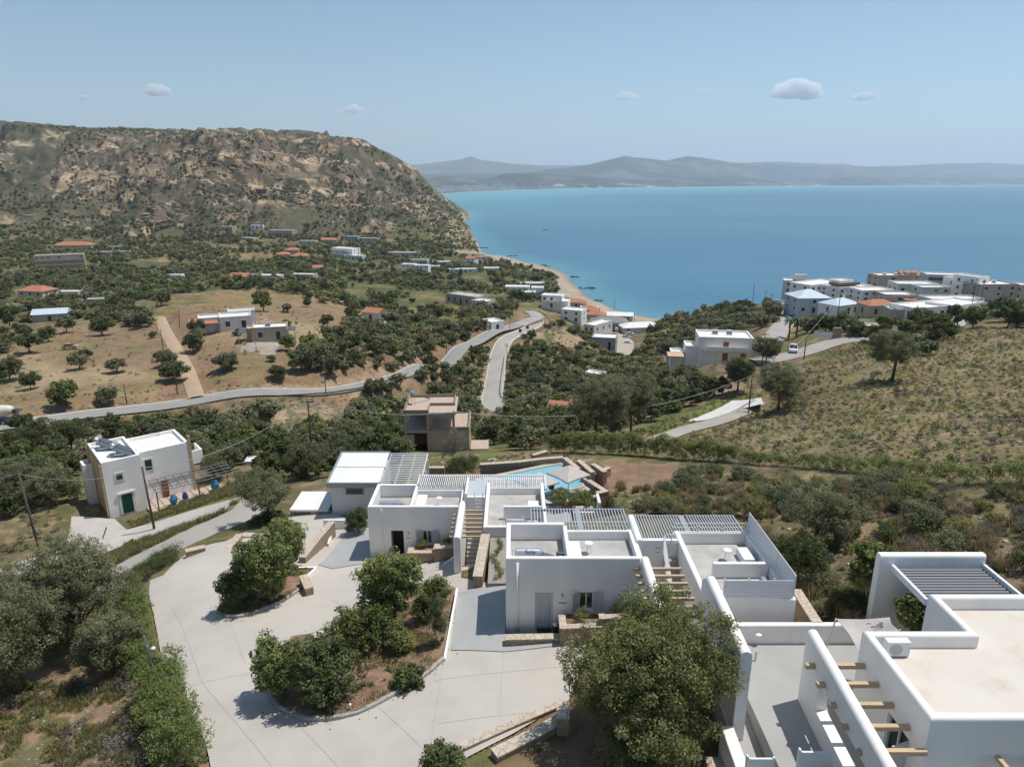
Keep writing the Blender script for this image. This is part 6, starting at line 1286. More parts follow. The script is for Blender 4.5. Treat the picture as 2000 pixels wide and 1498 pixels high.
for i, (x, y, s, lb) in enumerate(((4.35, -1.1, 1.0, 'pale blue jar at the front left under the iron pergola'), (5.7, -.7, .8, 'darkest blue jar, middle one of three'), (9.2, -.3, 1.15, 'largest blue jar at the right end of the terrace'))):
    t = thing('garden_jar', lb, 'jar', lhw(x, y, .06), 0, 'blue garden jars'); MB().lathe([(.18*s, 0), (.38*s, .35*s), (.42*s, .65*s), (.3*s, .95*s), (.24*s, 1.0*s), (.28*s, 1.1*s)], n=16).build('body', JAR if i != 1 else mat('cobalt jar', (.01, .05, .30), .3), t, smooth=True); V, Fq, Cc = leaves(np.array([(0, 0, 1.15*s, .25)]), 60, .12, CAR, np.random.default_rng(i), .5, .2); mesh_np('plant', V, Fq, LEAF, t, Cc)
t = thing('tv_antenna', 'thin television antenna on the right part of the white house roof', 'antenna', lhw(5.5, 6.9, 5.8), LA); MB().tube([(0, 0, 0), (0, 0, 1.7)], .02, 4).tube([(-.6, 0, 1.6), (.6, 0, 1.6)], .015, 4).tube([(-.3, -.3, 1.6), (-.3, .3, 1.6)], .012, 4).tube([(.3, -.25, 1.6), (.3, .25, 1.6)], .012, 4).build('aerial', METD, t)
# --- unfinished brown concrete house
X, Y = at(792, 884, 43.4); uh = thing('unfinished_house', 'unfinished two-storey raw brown concrete house with open frames and no windows', 'house', (X, Y, 43.4), R(2)); BLD.append((X+4, Y+4, 9))
MB().box(.3, 7.0, 0, .25, -3, 0).box(0, .3, 0, .3, -3, 6).box(3.1, 3.4, 0, .3, 0, 5.6).box(3.4, 8.9, .02, .27, -3, 2.9).box(0, .3, 6.7, 7.0, -3, 6).box(8.6, 8.9, .3, 7, -3, 2.9).box(0, 8.9, 7.0, 7.25, -3, 2.9).box(-.001, .25, .3, 6.7, -3, 2.5).box(6.5, 6.8, 1.5, 1.8, 3.2, 5.6).box(6.5, 6.8, 6.6, 6.9, 3.2, 5.6).box(3.4, 3.6, .3, 7, 0, 5.6).box(0.3, 3.4, 6.7, 6.99, 0, 5.6).box(.3, 1.3, .02, .2, 0.9, 2.6).build('concrete_frame', BROWNC, uh)
MB().box(0, 7.2, -.1, 7.3, 5.6, 5.85).box(-.02, 9.0, -.05, 7.3, 2.9, 3.2).build('floor_slab', BROWNC, uh)
MB().sweep([(0, -.1), (3.4, -.1), (3.4, 3.0), (6.9, 3.0), (6.9, 7.2), (0, 7.2)], .16, 5.86, 6.25, 0, closed=True, side=1).sweep([(3.6, 0), (8.95, 0), (8.95, 7.2)], .16, 3.21, 3.7, 0, side=1).build('parapet', mat('dusty brown concrete', (.33, .26, .20), .95, c2=(.28, .22, .17), scale=2), uh, fix=True)
MB().box(9.1, 11.6, -.5, 3, -3, .6).build('side_block', BROWNC, uh); MB().box(.35, 3.05, 3.0, 3.1, 0, 2.85).build('inner_wall', mat('pinkish block wall', (.30, .20, .16), .95), uh); MB().box(3.3, 4.2, 2.5, 2.6, .0, 2.8).build('inner_panel', TAN, uh)
t = thing('solar_water_heater', 'weathered water tank with a tilted panel on the raw concrete house roof', 'water heater', (X+.8, Y+4.0, 43.4+5.86), R(-50)); MB().lathe([(.02, -.6), (.28, -.55), (.28, .55), (.02, .6)], (0, 0, 1.6), 12, 'x').build('tank', SILV, t); MB().tube([(-.4, 0, 0), (-.4, 0, 1.35)], .03, 4).tube([(.4, 0, 0), (.4, 0, 1.35)], .03, 4).tube([(0, .1, 1.4), (0, 2.8, .2)], .09, 5).build('stand', METD, t)
# --- tan house and white complex in the fields
def twin(px, py, **k): return house(px, py, **k)
house(527, 666, 'tan single-storey house with flat white roof and small porches on the brown field', 9.5, 7, 3.5, TAN, 14, cols=2, z=36.3, sides='SW', blocks=[(-6.2, -4.76, 1.5, 6, -2, 3.1)], extras=multi(ex_perg(-8.2, -6.3, -.5, 5.5, 3.1, METD), ex_perg(4.9, 7, 1, 4.5, 3.0, METD), ex_tank(-.5, 4, 3.5)))
MB_ = CREAM
house(462, 644, 'white flat-roofed L-shaped house with two tiled porches in front of the tan house', 9, 8, 3.6, OFFW, 22, cols=2, z=36.4, sides='SW', blocks=[(-10.5, -4.52, 2.5, 9, -2, 3.3), (-2, 6, 8.02, 13, -2, 3.9)], extras=multi(ex_perg(-8.6, -4.6, -1.2, 2.4, 3.0), ex_perg(-13.2, -10.6, 2.6, 6.5, 3.0)), clearr=13)
house(724, 628, 'small white house with bright terracotta gable roof alone among olive trees', 7, 6, 3.4, WHITE, -25, 'gable', cols=1, blocks=[(-5.5, -3.52, 0, 3, -2, 2.0)])
house(1090, 822, 'tiny white house with terracotta and white roofs half hidden in the ravine trees', 5, 5, 3.2, WHITE, -20, 'gable', cols=1, sides='SW', blocks=[(2.52, 5, 1, 6, -2, 3.8)])
# far-left hamlet
house(62, 592, 'cream two-storey house with terracotta roofs and a low tiled porch at the far left', 13, 9, 5.4, CREAM, -12, 'hip', st=2, cols=3, extras=ex_perg(6.6, 10, -2, 4, 3.0))
house(128, 584, 'low white house with a pale roof behind the cream tiled house', 12, 6, 3, OFFW, 5, 'flat', cols=2)
house(98, 628, 'shed with pale blue metal roof below the cream tiled house', 11, 7, 2.8, GREYW, 20, 'gable', rm=mat('pale blue sheet metal', (.52, .58, .63), .5), cols=1)
house(190, 598, 'small grey shed with flat pale roof among trees at the far left', 8, 5, 2.6, GREYW, 15, cols=1)
house(30, 608, 'low grey wall-like outbuilding at the left edge', 9, 4, 2.2, OFFW, 8, cols=2)
house(338, 548, 'small bright white box house alone in the dark woods', 12, 6, 3.4, WHITE, 4, cols=2)
house(465, 552, 'terracotta-roofed pink house at the end of a long white row', 10, 8, 3.4, TAN, -8, 'gable', cols=2)
house(505, 548, 'long low white building with pale roof in the woods', 30, 9, 3.2, OFFW, -6, cols=6)
house(590, 545, 'low cream building with flat white roof in the woods', 18, 8, 3, CREAM, -10, cols=3)
house(621, 531, 'white cottage with bright orange roof in the woods', 8, 8, 3.6, WHITE, 10, 'gable', cols=1)
# resort cluster below the cliffs
house(120, 526, 'long four-storey brown hotel with stepped balconies at the foot of the mountain', 34, 12, 11, TAN, 26, st=4, cols=9, rm=ROOFC, z=None, name='hotel', cat='hotel', extras=multi(ex_balc(3, 30, 3, m=TAN)), clearr=24)
house(142, 489, 'terracotta-roofed long building above the stepped brown hotel', 36, 14, 5, TAN, 8, 'hip', st=2, cols=8, name='hotel', cat='hotel', clearr=22)
house(215, 498, 'pale curved terrace building right of the brown hotel', 34, 8, 2.6, CREAM, 14, cols=6, name='terrace_building')
house(225, 486, 'upper pale terrace wall building above the curved one', 26, 6, 2.2, CREAM, 22, cols=4, name='terrace_building')
house(440, 450, 'tan building at the foot of the winding pale track', 20, 10, 4, TAN, -14, cols=4)
house(502, 448, 'small white house high on the slope above the resort', 15, 9, 4.5, WHITE, 4, cols=3, st=1)
house(548, 462, 'tan flat-roofed block with dark balconies on the slope', 32, 12, 7, TAN, -10, st=2, cols=7, extras=ex_balc(3.2, 28, 1, m=TAN))
house(480, 470, 'low pale building on the rocky shoulder of the slope', 28, 8, 3, CREAM, -30, cols=5)
house(600, 478, 'pale low building left of the resort blocks', 20, 9, 4, CREAM, -8, cols=4)
house(638, 476, 'pinkish-roofed resort block among dark trees', 24, 10, 4.5, TAN, -4, 'hip', cols=5)
house(683, 472, 'grey resort block with five window bays', 22, 10, 6, GREYW, -8, st=2, cols=5)
house(720, 476, 'rightmost grey resort block under the cliff', 24, 10, 6, GREYW, -12, st=2, cols=5)
house(551, 505, 'orange-tiled square villa in the resort, left of three', 13, 10, 4, TAN, 0, 'hip', cols=3, group='orange tiled resort villas')
house(569, 497, 'orange-tiled villa highest of the resort three', 15, 10, 4.5, TAN, 0, 'hip', cols=3, group='orange tiled resort villas')
house(584, 508, 'orange-tiled villa right of the resort three', 16, 11, 4, TAN, 0, 'hip', cols=3, group='orange tiled resort villas')
house(668, 503, 'white stepped hotel with balconies in three tiers', 30, 12, 9, WHITE, -32, st=3, cols=8, name='hotel', cat='hotel', extras=ex_balc(3, 26, 2), clearr=18)
house(690, 508, 'lower white hotel wing in front of the stepped white hotel', 20, 10, 4, OFFW, -10, cols=5, name='hotel', cat='hotel')
house(787, 500, 'wide pale pavilion with curved cream roof under the cliff', 34, 10, 3.2, CREAM, -2, cols=7)
house(797, 530, 'leftmost white cube house by the green lawns', 12, 9, 6, WHITE, -8, st=2, cols=3)
house(823, 531, 'second white cube house by the green lawns', 13, 9, 5.4, WHITE, -8, st=2, cols=3)
house(818, 517, 'white building with grey roof behind the two white cubes', 18, 9, 4.5, OFFW, -5, cols=4, rm=ROOFC)
house(862, 520, 'wide pale house right of the white cubes', 18, 10, 4, OFFW, 4, cols=4)
house(845, 527, 'low white house between the cubes and the wide pale house', 13, 8, 3, WHITE, 0, cols=3)
house(918, 515, 'white house with small terracotta roof near the cliff end', 11, 9, 5.5, WHITE, -22, 'gable', st=2, cols=2)
house(945, 508, 'low cream house at the very end of the cliff by the beach', 16, 8, 3.4, CREAM, 4, cols=3)
house(905, 533, 'long white low restaurant with red parasol-like tiles', 26, 9, 3, OFFW, 8, cols=6)
house(960, 531, 'white flat house right of the green lawn', 15, 9, 3.2, WHITE, 2, cols=3)
house(1010, 572, 'white house with terracotta wing behind the beach', 18, 10, 4, WHITE, -4, cols=4, blocks=[(9.02, 17, 0, 8, -2, 3)])
house(1040, 564, 'long white hall with many small roofs behind the beach', 20, 9, 4, OFFW, 6, cols=5)
house(1028, 580, 'low white building among the beach trees', 14, 8, 3, WHITE, 0, cols=3)
house(900, 596, 'long tan modern house with dark flat parapets beside the golden field', 20, 10, 4.6, TAN, -38, cols=5, rm=ROOFC, clearr=11)
house(935, 602, 'cream annex with low walls right of the tan modern house', 9, 8, 3.2, CREAM, -30, cols=2)
house(1077, 601, 'white cubic three-block house with arches at the bend of the road', 11, 8, 6, WHITE, -14, st=2, cols=3, z=15.5, blocks=[(5.52, 9, -2, 6, -3, 3.6)], extras=ex_balc(3.1, 7, 1))
house(972, 645, 'small white wedge-roofed building beside the road junction', 6, 8, 3.2, WHITE, 30, cols=1)
house(1125, 602, 'large orange terracotta roofed beach house, uppermost of three', 13, 9, 4, CREAM, -12, 'hip', cols=3, group='terracotta roofed beach houses')
house(1148, 618, 'orange roofed beach house in the middle of three', 10, 8, 3.6, CREAM, -18, 'hip', cols=2, group='terracotta roofed beach houses')
house(1160, 627, 'lowest orange roofed beach house, nearest the taverna', 11, 8, 3.4, CREAM, -16, 'hip', cols=3, group='terracotta roofed beach houses')
house(1150, 612, 'white flat roofed house between two orange roofs at the beach', 12, 7, 3.6, WHITE, -10, cols=3)
house(1190, 641, 'large grey-roofed beach taverna beside the car park', 19, 11, 3, GREYW, -4, 'hip', rm=mat('grey taverna roof', (.24, .24, .22), .8, c2=(.19, .19, .175), scale=2), cols=6, name='taverna', cat='restaurant')
house(1200, 627, 'white awning-roofed beach bar behind the grey taverna', 20, 7, 3, OFFW, -10, 'gable', rm=ROOFW, cols=4, name='beach_bar', cat='restaurant')
house(1255, 650, 'long white canopy roof at the right end of the car park', 20, 9, 2.8, OFFW, 8, 'hip', rm=ROOFW, cols=4, name='beach_bar', cat='restaurant')
house(1115, 628, 'white house on the slope below the cubic bend house', 11, 8, 5.5, WHITE, -26, st=2, cols=2)
house(1150, 652, 'narrow white terraced building stepping down to the car park', 6, 16, 4, OFFW, -40, cols=2)
house(1178, 684, 'grey-white building with flat roof at the near end of the car park', 10, 9, 5, GREYW, -14, st=1, cols=2)
house(1158, 745, 'white van-like shed roof glimpsed in the ravine', 6, 4, 2.4, WHITE, -30, cols=1)
# terraced house centre right
t = house(1415, 706, 'terraced white house with roof garden and pinkish tile awnings above the ravine', 13, 9, 5.6, WHITE, -8, st=2, cols=3, z=36.6, win=mat('brown shutter', (.28, .09, .03), .6), blocks=[(-9.5, -6.52, 1, 7, -2, 3.0), (6.52, 9.8, .5, 8, -3, 3.4), (-13, -9.52, 2, 6, -3, 1.2)], clearr=12,
    extras=multi(ex_perg(6.6, 12.8, -1.2, 5, 4.2, mat('pinkish awning tiles', (.55, .38, .25), .8)), ex_perg(-14, -10, -1.5, 1.8, 1.6, mat('pinkish awning tiles', (.55, .38, .25), .8)), ex_tank(-2, 6, 5.6), ex_tank(1.5, 6, 5.6), ex_balc(3, 10, 1)))
t2 = thing('white_staircase', 'white diagonal outdoor railing stair left of the terraced house', 'stairs', gp(1335, 702), R(-10)); b = MB()
for k in range(2): b.tube([(-5+k*1.2, -2, -.8), (4+k*1.2, 2.5, 3.2)], .12, 4)
for i in range(9): b.box(-4.6+i*.95, -3.4+i*.95, -1.8+i*.48, -1.4+i*.48, -1.2+i*.42, -.55+i*.42)
b.build('flight', WHITE, t2)
# --- hillside town, right
T = [(1588, 612, 'pale blue-grey house with light blue hipped roof at the edge of the town', 12, 11, 8, BLUEW, 4, dict(roof='hip', rm=mat('light blue roof', (.50, .58, .66), .6), st=2, cols=3, z=33)),
 (1550, 573, 'tan house with small orange roof standing against the sea at the town end', 9, 8, 7, TAN, -20, dict(st=2, cols=2, z=33.5, blocks=[(0, 4.4, 3, 7.9, 7.46, 9)])),
 (1612, 588, 'long white hotel block with flat white roof, tallest white building in the town', 20, 10, 9.5, WHITE, 4, dict(st=3, cols=6, z=33, name='hotel', cat='hotel', extras=ex_balc(3, 16, 2))),
 (1668, 592, 'white hotel wing with dark pergola roof line, middle of the town', 17, 10, 8.6, WHITE, -6, dict(st=3, cols=5, z=33.5, name='hotel', cat='hotel', extras=multi(ex_balc(3, 13, 2), ex_box(-6, 5, 3, 8, 9.1, 10, mat('brown roof pergola', (.14, .085, .06), .9), 'roof_pergola')))),
 (1655, 620, 'white lower wing with pale blue lean-to roof in front of the hotel', 11, 8, 4.5, WHITE, 2, dict(st=1, cols=3, z=34, roof='hip', rm=MATS['light blue roof'] if 'light blue roof' in MATS else None)),
 (1712, 598, 'white staggered apartment house right of the hotel wing', 13, 9, 8, WHITE, -18, dict(st=3, cols=4, z=34)),
 (1755, 602, 'cream and white house with a small orange tiled porch', 11, 9, 6.4, CREAM, -6, dict(st=2, cols=3, z=35, extras=ex_perg(1, 5.5, -2, -.1, 3.6))),
 (1742, 562, 'tan house with orange tiled roof and roof tanks behind the town', 13, 9, 7, CREAM, 2, dict(st=2, cols=3, z=35, blocks=[(6.52, 10, 0, 7, -2, 6)], extras=multi(ex_tank(-2, 4, 7), ex_tank(3, 4, 7)))),
 (1778, 558, 'house with bright orange gable roof behind the tan house', 8, 7, 6.4, CREAM, 6, dict(roof='gable', st=2, cols=2, z=35.5)),
 (1790, 582, 'brown weathered flat house in the middle of the town', 15, 9, 5, TAN, -4, dict(st=1, cols=4, z=36)),
 (1826, 585, 'plain tan block with rooftop clutter beside the brown house', 11, 8, 6, TAN, 4, dict(st=2, cols=3, z=36.5)),
 (1850, 566, 'long dark-balconied building with curved white roof at the back of the town', 17, 9, 8, TAN, -16, dict(st=2, cols=5, z=36.5, extras=ex_balc(4, 15, 1, m=METD))),
 (1890, 580, 'white house squeezed between the long balcony building and the big grey block', 9, 8, 6.5, WHITE, -10, dict(st=2, cols=2, z=37)),
 (1946, 592, 'big grey three-storey block with rooftop tanks at the right end of the town', 15, 11, 9.2, GREYW, 4, dict(st=3, cols=3, z=36.5, extras=multi(ex_tank(-3, 6, 9.2), ex_tank(2, 6, 9.2)))),
 (1915, 588, 'narrow white house attached left of the big grey block', 6, 10, 8.5, WHITE, 0, dict(st=3, cols=1, z=36.5)),
 (1996, 585, 'cream house cut by the right edge of the photo', 8, 8, 5, CREAM, -4, dict(st=2, cols=2, z=37)),
 (1722, 622, 'house with faded orange roof and brown terrace in the front row', 10, 7, 4.4, CREAM, 8, dict(roof='hip', st=1, cols=2, z=35.5)),
 (1775, 636, 'large blank grey house with white wall face in the front row of the town', 12, 9, 6.4, GREYW, -12, dict(st=2, cols=1, z=36, sides='S', door=False)),
 (1838, 622, 'wide white roofed low house, brightest roof in the front row', 22, 10, 3.4, WHITE, -6, dict(cols=5, z=38.2)),
 (1893, 618, 'white flat-roofed house with side arcade at the right of the front row', 16, 10, 3.6, WHITE, 4, dict(cols=4, z=38.4)),
 (1868, 606, 'second bright white roof behind the front row', 18, 8, 3.4, OFFW, 2, dict(cols=4, z=37.8)),
 (1690, 652, 'small low white wall house hidden in trees below the town', 7, 4, 1.8, OFFW, -6, dict(cols=1, z=40))]
for px, py, lb, w_, d_, h_, m_, rz, kw in T: house(px, py, lb, w_, d_, h_*(.7 if h_ > 5 and 'grey block' not in lb else 1), OFFW if m_ is TAN else m_, rz+(26 if m_ is WHITE else 0), **({'blocks': [(-w_*.3, w_*.12, d_*.35, d_*.9, h_*.7+.46, h_*.7+2.0)]} if h_ > 6 and 'roof' not in kw and 'blocks' not in kw and rnd.random() < .3 else {}), **kw)
# stone gate posts and gate by the pickup
g = thing('stone_gate', 'pair of brown stone gate posts with a white sliding gate beside the road', 'gate', gp(1640, 662), R(-4)); MB().box(-1.6, .3, 0, .8, -1, 2.6).box(1.6, 3.6, 0, 1.0, -1, 2.9).build('pier', STONE, g); MB().box(-6, -1.62, .3, .38, .2, 1.5).build('gate_panel', METW, g); MB().box(1.55, 3.65, -.02, 1.02, 2.92, 3.05).build('coping', STONET, g)
# groynes and beach rocks
r_ = random.Random(9)
for (px0, py0, px1, py1, lb) in ((988, 500, 1016, 500, 'short dark rock groyne at the far end of the beach'), (1116, 541, 1132, 541, 'small rock groyne in the middle of the beach'), (1135, 563, 1166, 563, 'long straight dark rock groyne off the beach'), (1163, 587, 1178, 587, 'rock groyne nearest the viewer'), (1060, 518, 1072, 521, 'tiny rock heap at the water edge'), (938, 484, 956, 484, 'thin line of dark rocks below the cliff'), (1062, 450, 1070, 450, 'lone dark rock out in the bay')):
    b = MB(); x0, y0 = at(px0, py0, .3); x1, y1 = at(px1, py1, .3); L_ = math.hypot(x1-x0, y1-y0); n = int(L_/1.1)+3
    for i in range(n):
        t_ = i/n; x = x0+(x1-x0)*t_+r_.uniform(-1, 1); y = y0+(y1-y0)*t_+r_.uniform(-1.6, 1.6); s = r_.uniform(.6, 1.3); vs = [(x+r_.uniform(.5, 1)*s*sx, y+r_.uniform(.5, 1)*s*sy, -.6+(.0 if sz < 0 else r_.uniform(.8, 1.5)*s)) for sx, sy, sz in ((-1,-1,-1),(1,-1,-1),(1,1,-1),(-1,1,-1),(-1,-1,1),(1,-1,1),(1,1,1),(-1,1,1))]
        b.add(vs, [(0,3,2,1),(4,5,6,7),(0,1,5,4),(1,2,6,5),(2,3,7,6),(3,0,4,7)])
    solo(b.build('groyne', mat('dark wet rock', (.10, .085, .07), .9)), lb, 'groyne', 'rock groynes of the bay')
# ------------------------------------------------------------ poles, cables, vehicles, boat
def pole(px, py, h, label, arms=1, lean=0, z=None, dx=0):
    X, Y, Z = gp(px, py) if z is None else (*at(px, py, z), z)
    t = thing('utility_pole', label, 'utility pole', (X, Y, Z-.1), 0, 'wooden utility poles'); top = (lean, 0, h)
    MB().tube([(0, 0, -.3), top], .13, 7, .085).build('mast', POLEW, t, smooth=True)
    for i in range(arms):
        z_ = h-.35-i*.7; MB().box(lean-.75, lean+.75, -.05, .05, z_-.06, z_+.06).build('crossarm', METD, t); b = MB()
        for s in (-.65, 0, .65): b.lathe([(.04, z_+.06), (.06, z_+.12), (.03, z_+.22)], (lean+s, 0, 0), 6)
        b.build('insulators', METG, t)
    return (X+lean, Y, Z+h-.2)
PL = {}
for k, a in dict(a=(85, 1103, 9.2, 'leaning wooden pole beside the concrete lane at the left', 0, -.5, 46.2), b=(303, 1040, 7.2, 'dark pole in front of the iron pergola', 0, -.25, 46.0), c=(612, 912, 8.5, 'wooden pole with a diagonal brace left of the bright-roofed annex', 1, 0, 47.5), d=(637, 772, 8.8, 'tall pole beside the main road, right of the dirt track', 1, 0, None), e=(347, 770, 8.5, 'pole on the field edge left of the dirt track junction', 0, 0, None),
    f=(248, 790, 5.0, 'short thin pole on the field edge at the left', 0, 0, None), g=(872, 694, 8.5, 'pole at the inner bend of the left road', 0, 0, None), h=(911, 668, 8, 'pole with a small lamp by the junction', 1, 0, None), i=(990, 722, 9, 'pole with two crossarms at the right edge of the middle road', 2, 0, None), j=(996, 650, 9, 'tall pole standing between the two roads', 1, 0, None), k=(1001, 620, 9, 'pole behind the junction island', 1, 0, None), l=(889, 908, 7.5, 'pole in front of the raw concrete house', 0, 0, 44.4),
    m=(1462, 806, 6.5, 'pole at the lower end of the white concrete platform', 0, 0, 43.4), n=(1486, 735, 9, 'pole in front of the terraced white house', 1, 0, None), o=(1570, 702, 5, 'short post beside the parked pickup', 0, 0, None), p=(1632, 648, 11, 'tall pole in the trees below the blue-grey house', 1, 0, 40), q=(1895, 612, 11, 'pole in front of the big grey block', 1, 0, 39), r=(1912, 608, 10, 'second pole in front of the big grey block', 1, 0, 39), s=(1503, 628, 10, 'pole at the roadside entering the town', 1, 0, 31), t=(1493, 600, 7, 'small pole on the headland by the sea', 1, 0, 28), u=(1470, 592, 9, 'thin pole standing against the sea on the headland', 0, 0, 27),
    v=(1238, 640, 8, 'pole at the beach car park', 0, 0, None), w=(1163, 640, 9, 'pole beside the grey-roofed taverna', 0, 0, None), x=(320, 690, 7, 'pole on the left verge of the dirt track', 0, 0, None), y=(350, 640, 6.5, 'leaning pole at the far end of the dirt track', 0, .8, None), z=(1200, 605, 7, 'thin pole on the beach', 0, 0, None)).items():
    PL[k] = pole(*a[:5], lean=a[5], z=a[6])
def cable(p, q, sag, label='thin overhead cable between wooden poles', r=.018, m=None):
    p, q = Vector(p), Vector(q); n = 22; pts = []
    for i in range(n+1): t = i/n; v = p.lerp(q, t); v.z -= sag*4*t*(1-t); pts.append(tuple(v))
    solo(MB().tube(pts, r, 4).build('overhead_cable', m or mat('pale cable', (.34, .33, .30), .7)), label, 'cable', 'overhead cables')
far_l = (-60, 52, 55); cable(far_l, PL['a'], .8, 'overhead cable entering from the left edge to the leaning pole'); cable(PL['a'], PL['b'], .9, 'overhead cable past the front of the two-storey white house'); cable(PL['b'], PL['c'], 1.6, 'overhead cable over the moored blue boat', .03)
cable(PL['c'], PL['l'], 1.0, 'overhead cable over the bright annex roof', .03); cable(PL['l'], PL['m'], 3.0, 'long overhead cable sagging across the ravine', .035); cable(PL['m'], PL['p'], 2.6, 'overhead cable rising toward the hillside town', .04); cable(PL['p'], PL['q'], 3.0, 'overhead cable across the front of the hillside town', .04)
cable(PL['e'], PL['f'], .7, 'cable between two poles on the field edge'); cable(PL['f'], (-110, 138, 40), .9, 'cable leaving to the left over the field edge'); cable(PL['e'], PL['x'], .5, 'cable along the dirt track'); cable(PL['x'], PL['y'], .5, 'cable at the far end of the dirt track')
cable(PL['u'], PL['s'], 1.5, 'cable hanging against the sea near the headland', .03)
X, Y, Z = PL['c']; solo(MB().tube([(X+.1, Y, Z-1.8), (X+1.9, Y-.3, 47.3)], .07, 5).build('pole_brace', POLEW), 'diagonal wooden brace leaning on the pole by the annex', 'brace')
for (pa, pb, zz, r_, lb, nm, m_) in (((200, 1048), (236, 1066), 47.2, .06, 'thin dark rod leaning over the grass between the two lanes', 'leaning_pole', POLEW), ((206, 1170), (200, 1133), 51.0, .05, 'grey fence post at the bend of the lower lane', 'fence_post', GALV), ((236, 1215), (218, 1160), 52, .05, 'leaning grey fence post by the ivy mound', 'fence_post', GALV), ((284, 1335), (262, 1262), 53.6, .06, 'leaning weathered fence post left of the stone gate pier', 'fence_post', GALV)):
    a = at(*pa, zz-.3); b_ = at(*pb, zz+1.2); solo(MB().tube([(*a, zz-.5), (a[0]+(b_[0]-a[0])*.35, a[1]+(b_[1]-a[1])*.35, zz+1.5)], r_, 6).build(nm, m_), lb, 'post')
# guard rails
def guard(pts, label, off=0):
    P = [gp(x, y) for x, y in pts]; t = thing('guard_rail', label, 'guard rail', P[0], 0, 'steel guard rails'); o = P[0]; q = []
    for i in range(len(P)-1):
        for s in range(6): q.append(tuple(P[i][k]+(P[i+1][k]-P[i][k])*s/6 for k in range(3)))
    q.append(P[-1]); b = MB(o)
    b.sweep([(p[0], p[1]) for p in q], .12, [p[2]+.55 for p in q], [p[2]+.9 for p in q], 0).build('rail', mat('dull guard rail steel', (.16, .155, .15), .5, metal=.3), t, fix=True); c = MB(o)
    for p in q[::2]: c.box(p[0]-.06, p[0]+.06, p[1]-.06, p[1]+.06, p[2]-.4, p[2]+.6)
    c.build('rail_posts', METG, t)
guard([(545, 779), (600, 776), (650, 772), (700, 764), (745, 752), (790, 738), (832, 715)], 'dark steel guard rail along the outer edge of the left road bend')
guard([(985, 700), (978, 745), (976, 772), (985, 790), (1005, 800), (1040, 806)], 'steel guard rail round the hairpin of the middle road')
guard([(1052, 610), (1068, 620), (1078, 632)], 'short guard rail by the cubic white house')
# vehicles
def wheel(t, x, y, r, w_, n=14):
    o = MB().lathe([(r*.6, -w_/2), (r, -w_/2+.03), (r, w_/2-.03), (r*.6, w_/2)], (0, 0, 0), n, 'y').build('wheel', RUBR, t); o.location = (x, y, r); MB().lathe([(r*.05, -w_/2-.012), (r*.55, -w_/2-.01), (r*.55, w_/2+.01), (r*.05, w_/2+.012)], (0, 0, 0), 10, 'y').build('rim', GALV, o)
PAINT = {}
def car(px, py, rz, c, label, kind='car', group='cars parked around the bay', z=None, name='parked_car'):
    X, Y, Z = gp(px, py) if z is None else (*at(px, py, z), z); t = thing(name, label, 'car' if kind == 'car' else 'pickup truck', (X, Y, Z+.28), R(rz), group)
    m_ = mat('car paint %.2f %.2f %.2f' % c, c, .3, spec=.5); L_, W_ = (4.3, 1.75) if kind == 'car' else (5.1, 1.85); h = L_/2; w2 = W_/2
    body = [(-h, .35), (-h+.05, .75), (-h*.6, .88), (h*.45, .92), (h*.95, .80), (h, .5), (h, .3), (-h, .3)]
    vs = [(x, -w2, z_) for x, z_ in body]+[(x, w2, z_) for x, z_ in body]; n = len(body)
    MB().add(vs, [tuple(range(n)), tuple(range(n, 2*n))[::-1]]+[(i, i+n, (i+1) % n+n, (i+1) % n) for i in range(n)]).build('body', m_, t, bevel=.06, fix=True)
    cab = [(-h*.75, .88), (-h*.52, 1.36), (h*.12, 1.42), (h*.48, .91)] if kind == 'car' else [(-h*.25, .9), (-h*.2, 1.58), (h*.22, 1.6), (h*.5, .91)]
    vs = [(x, -w2+.1+(.12 if z_ > 1 else 0), z_+.005) for x, z_ in cab]+[(x, w2-.1-(.12 if z_ > 1 else 0), z_+.005) for x, z_ in cab]
    g_ = MB().add(vs, [(0, 1, 2, 3), (7, 6, 5, 4), (0, 4, 5, 1), (1, 5, 6, 2), (2, 6, 7, 3), (3, 7, 4, 0)]).build('windows', GLASS, t, fix=True); xs = sorted((cab[1][0], cab[2][0])); MB().box(xs[0]-.03, xs[1]+.03, -w2+.2, w2-.2, cab[1][1]-.02, cab[2][1]+.05).build('car_roof', m_, t, bevel=.03)
    if kind != 'car': MB().box(-h+.1, -h*.28, -w2+.1, w2-.1, .895, .93).build('load_bed', METD, t)
    for sx in (-h*.62, h*.62):
        for sy in (-w2+.08, w2-.08): wheel(t, sx, sy, .33, .2)
    for s in (-.6, .6): MB().box(h-.04, h+.02, s-.18, s+.18, .58, .72).build('headlight', FRAMW, t)
    return t
car(1549, 688, -112, (.62, .63, .64), 'white double-cab pickup parked beside the palm trees', 'pickup', None)
WHT, SLV, BLK, BLU, RED = (.7, .7, .7), (.4, .42, .44), (.03, .03, .035), (.05, .08, .16), (.3, .03, .03)
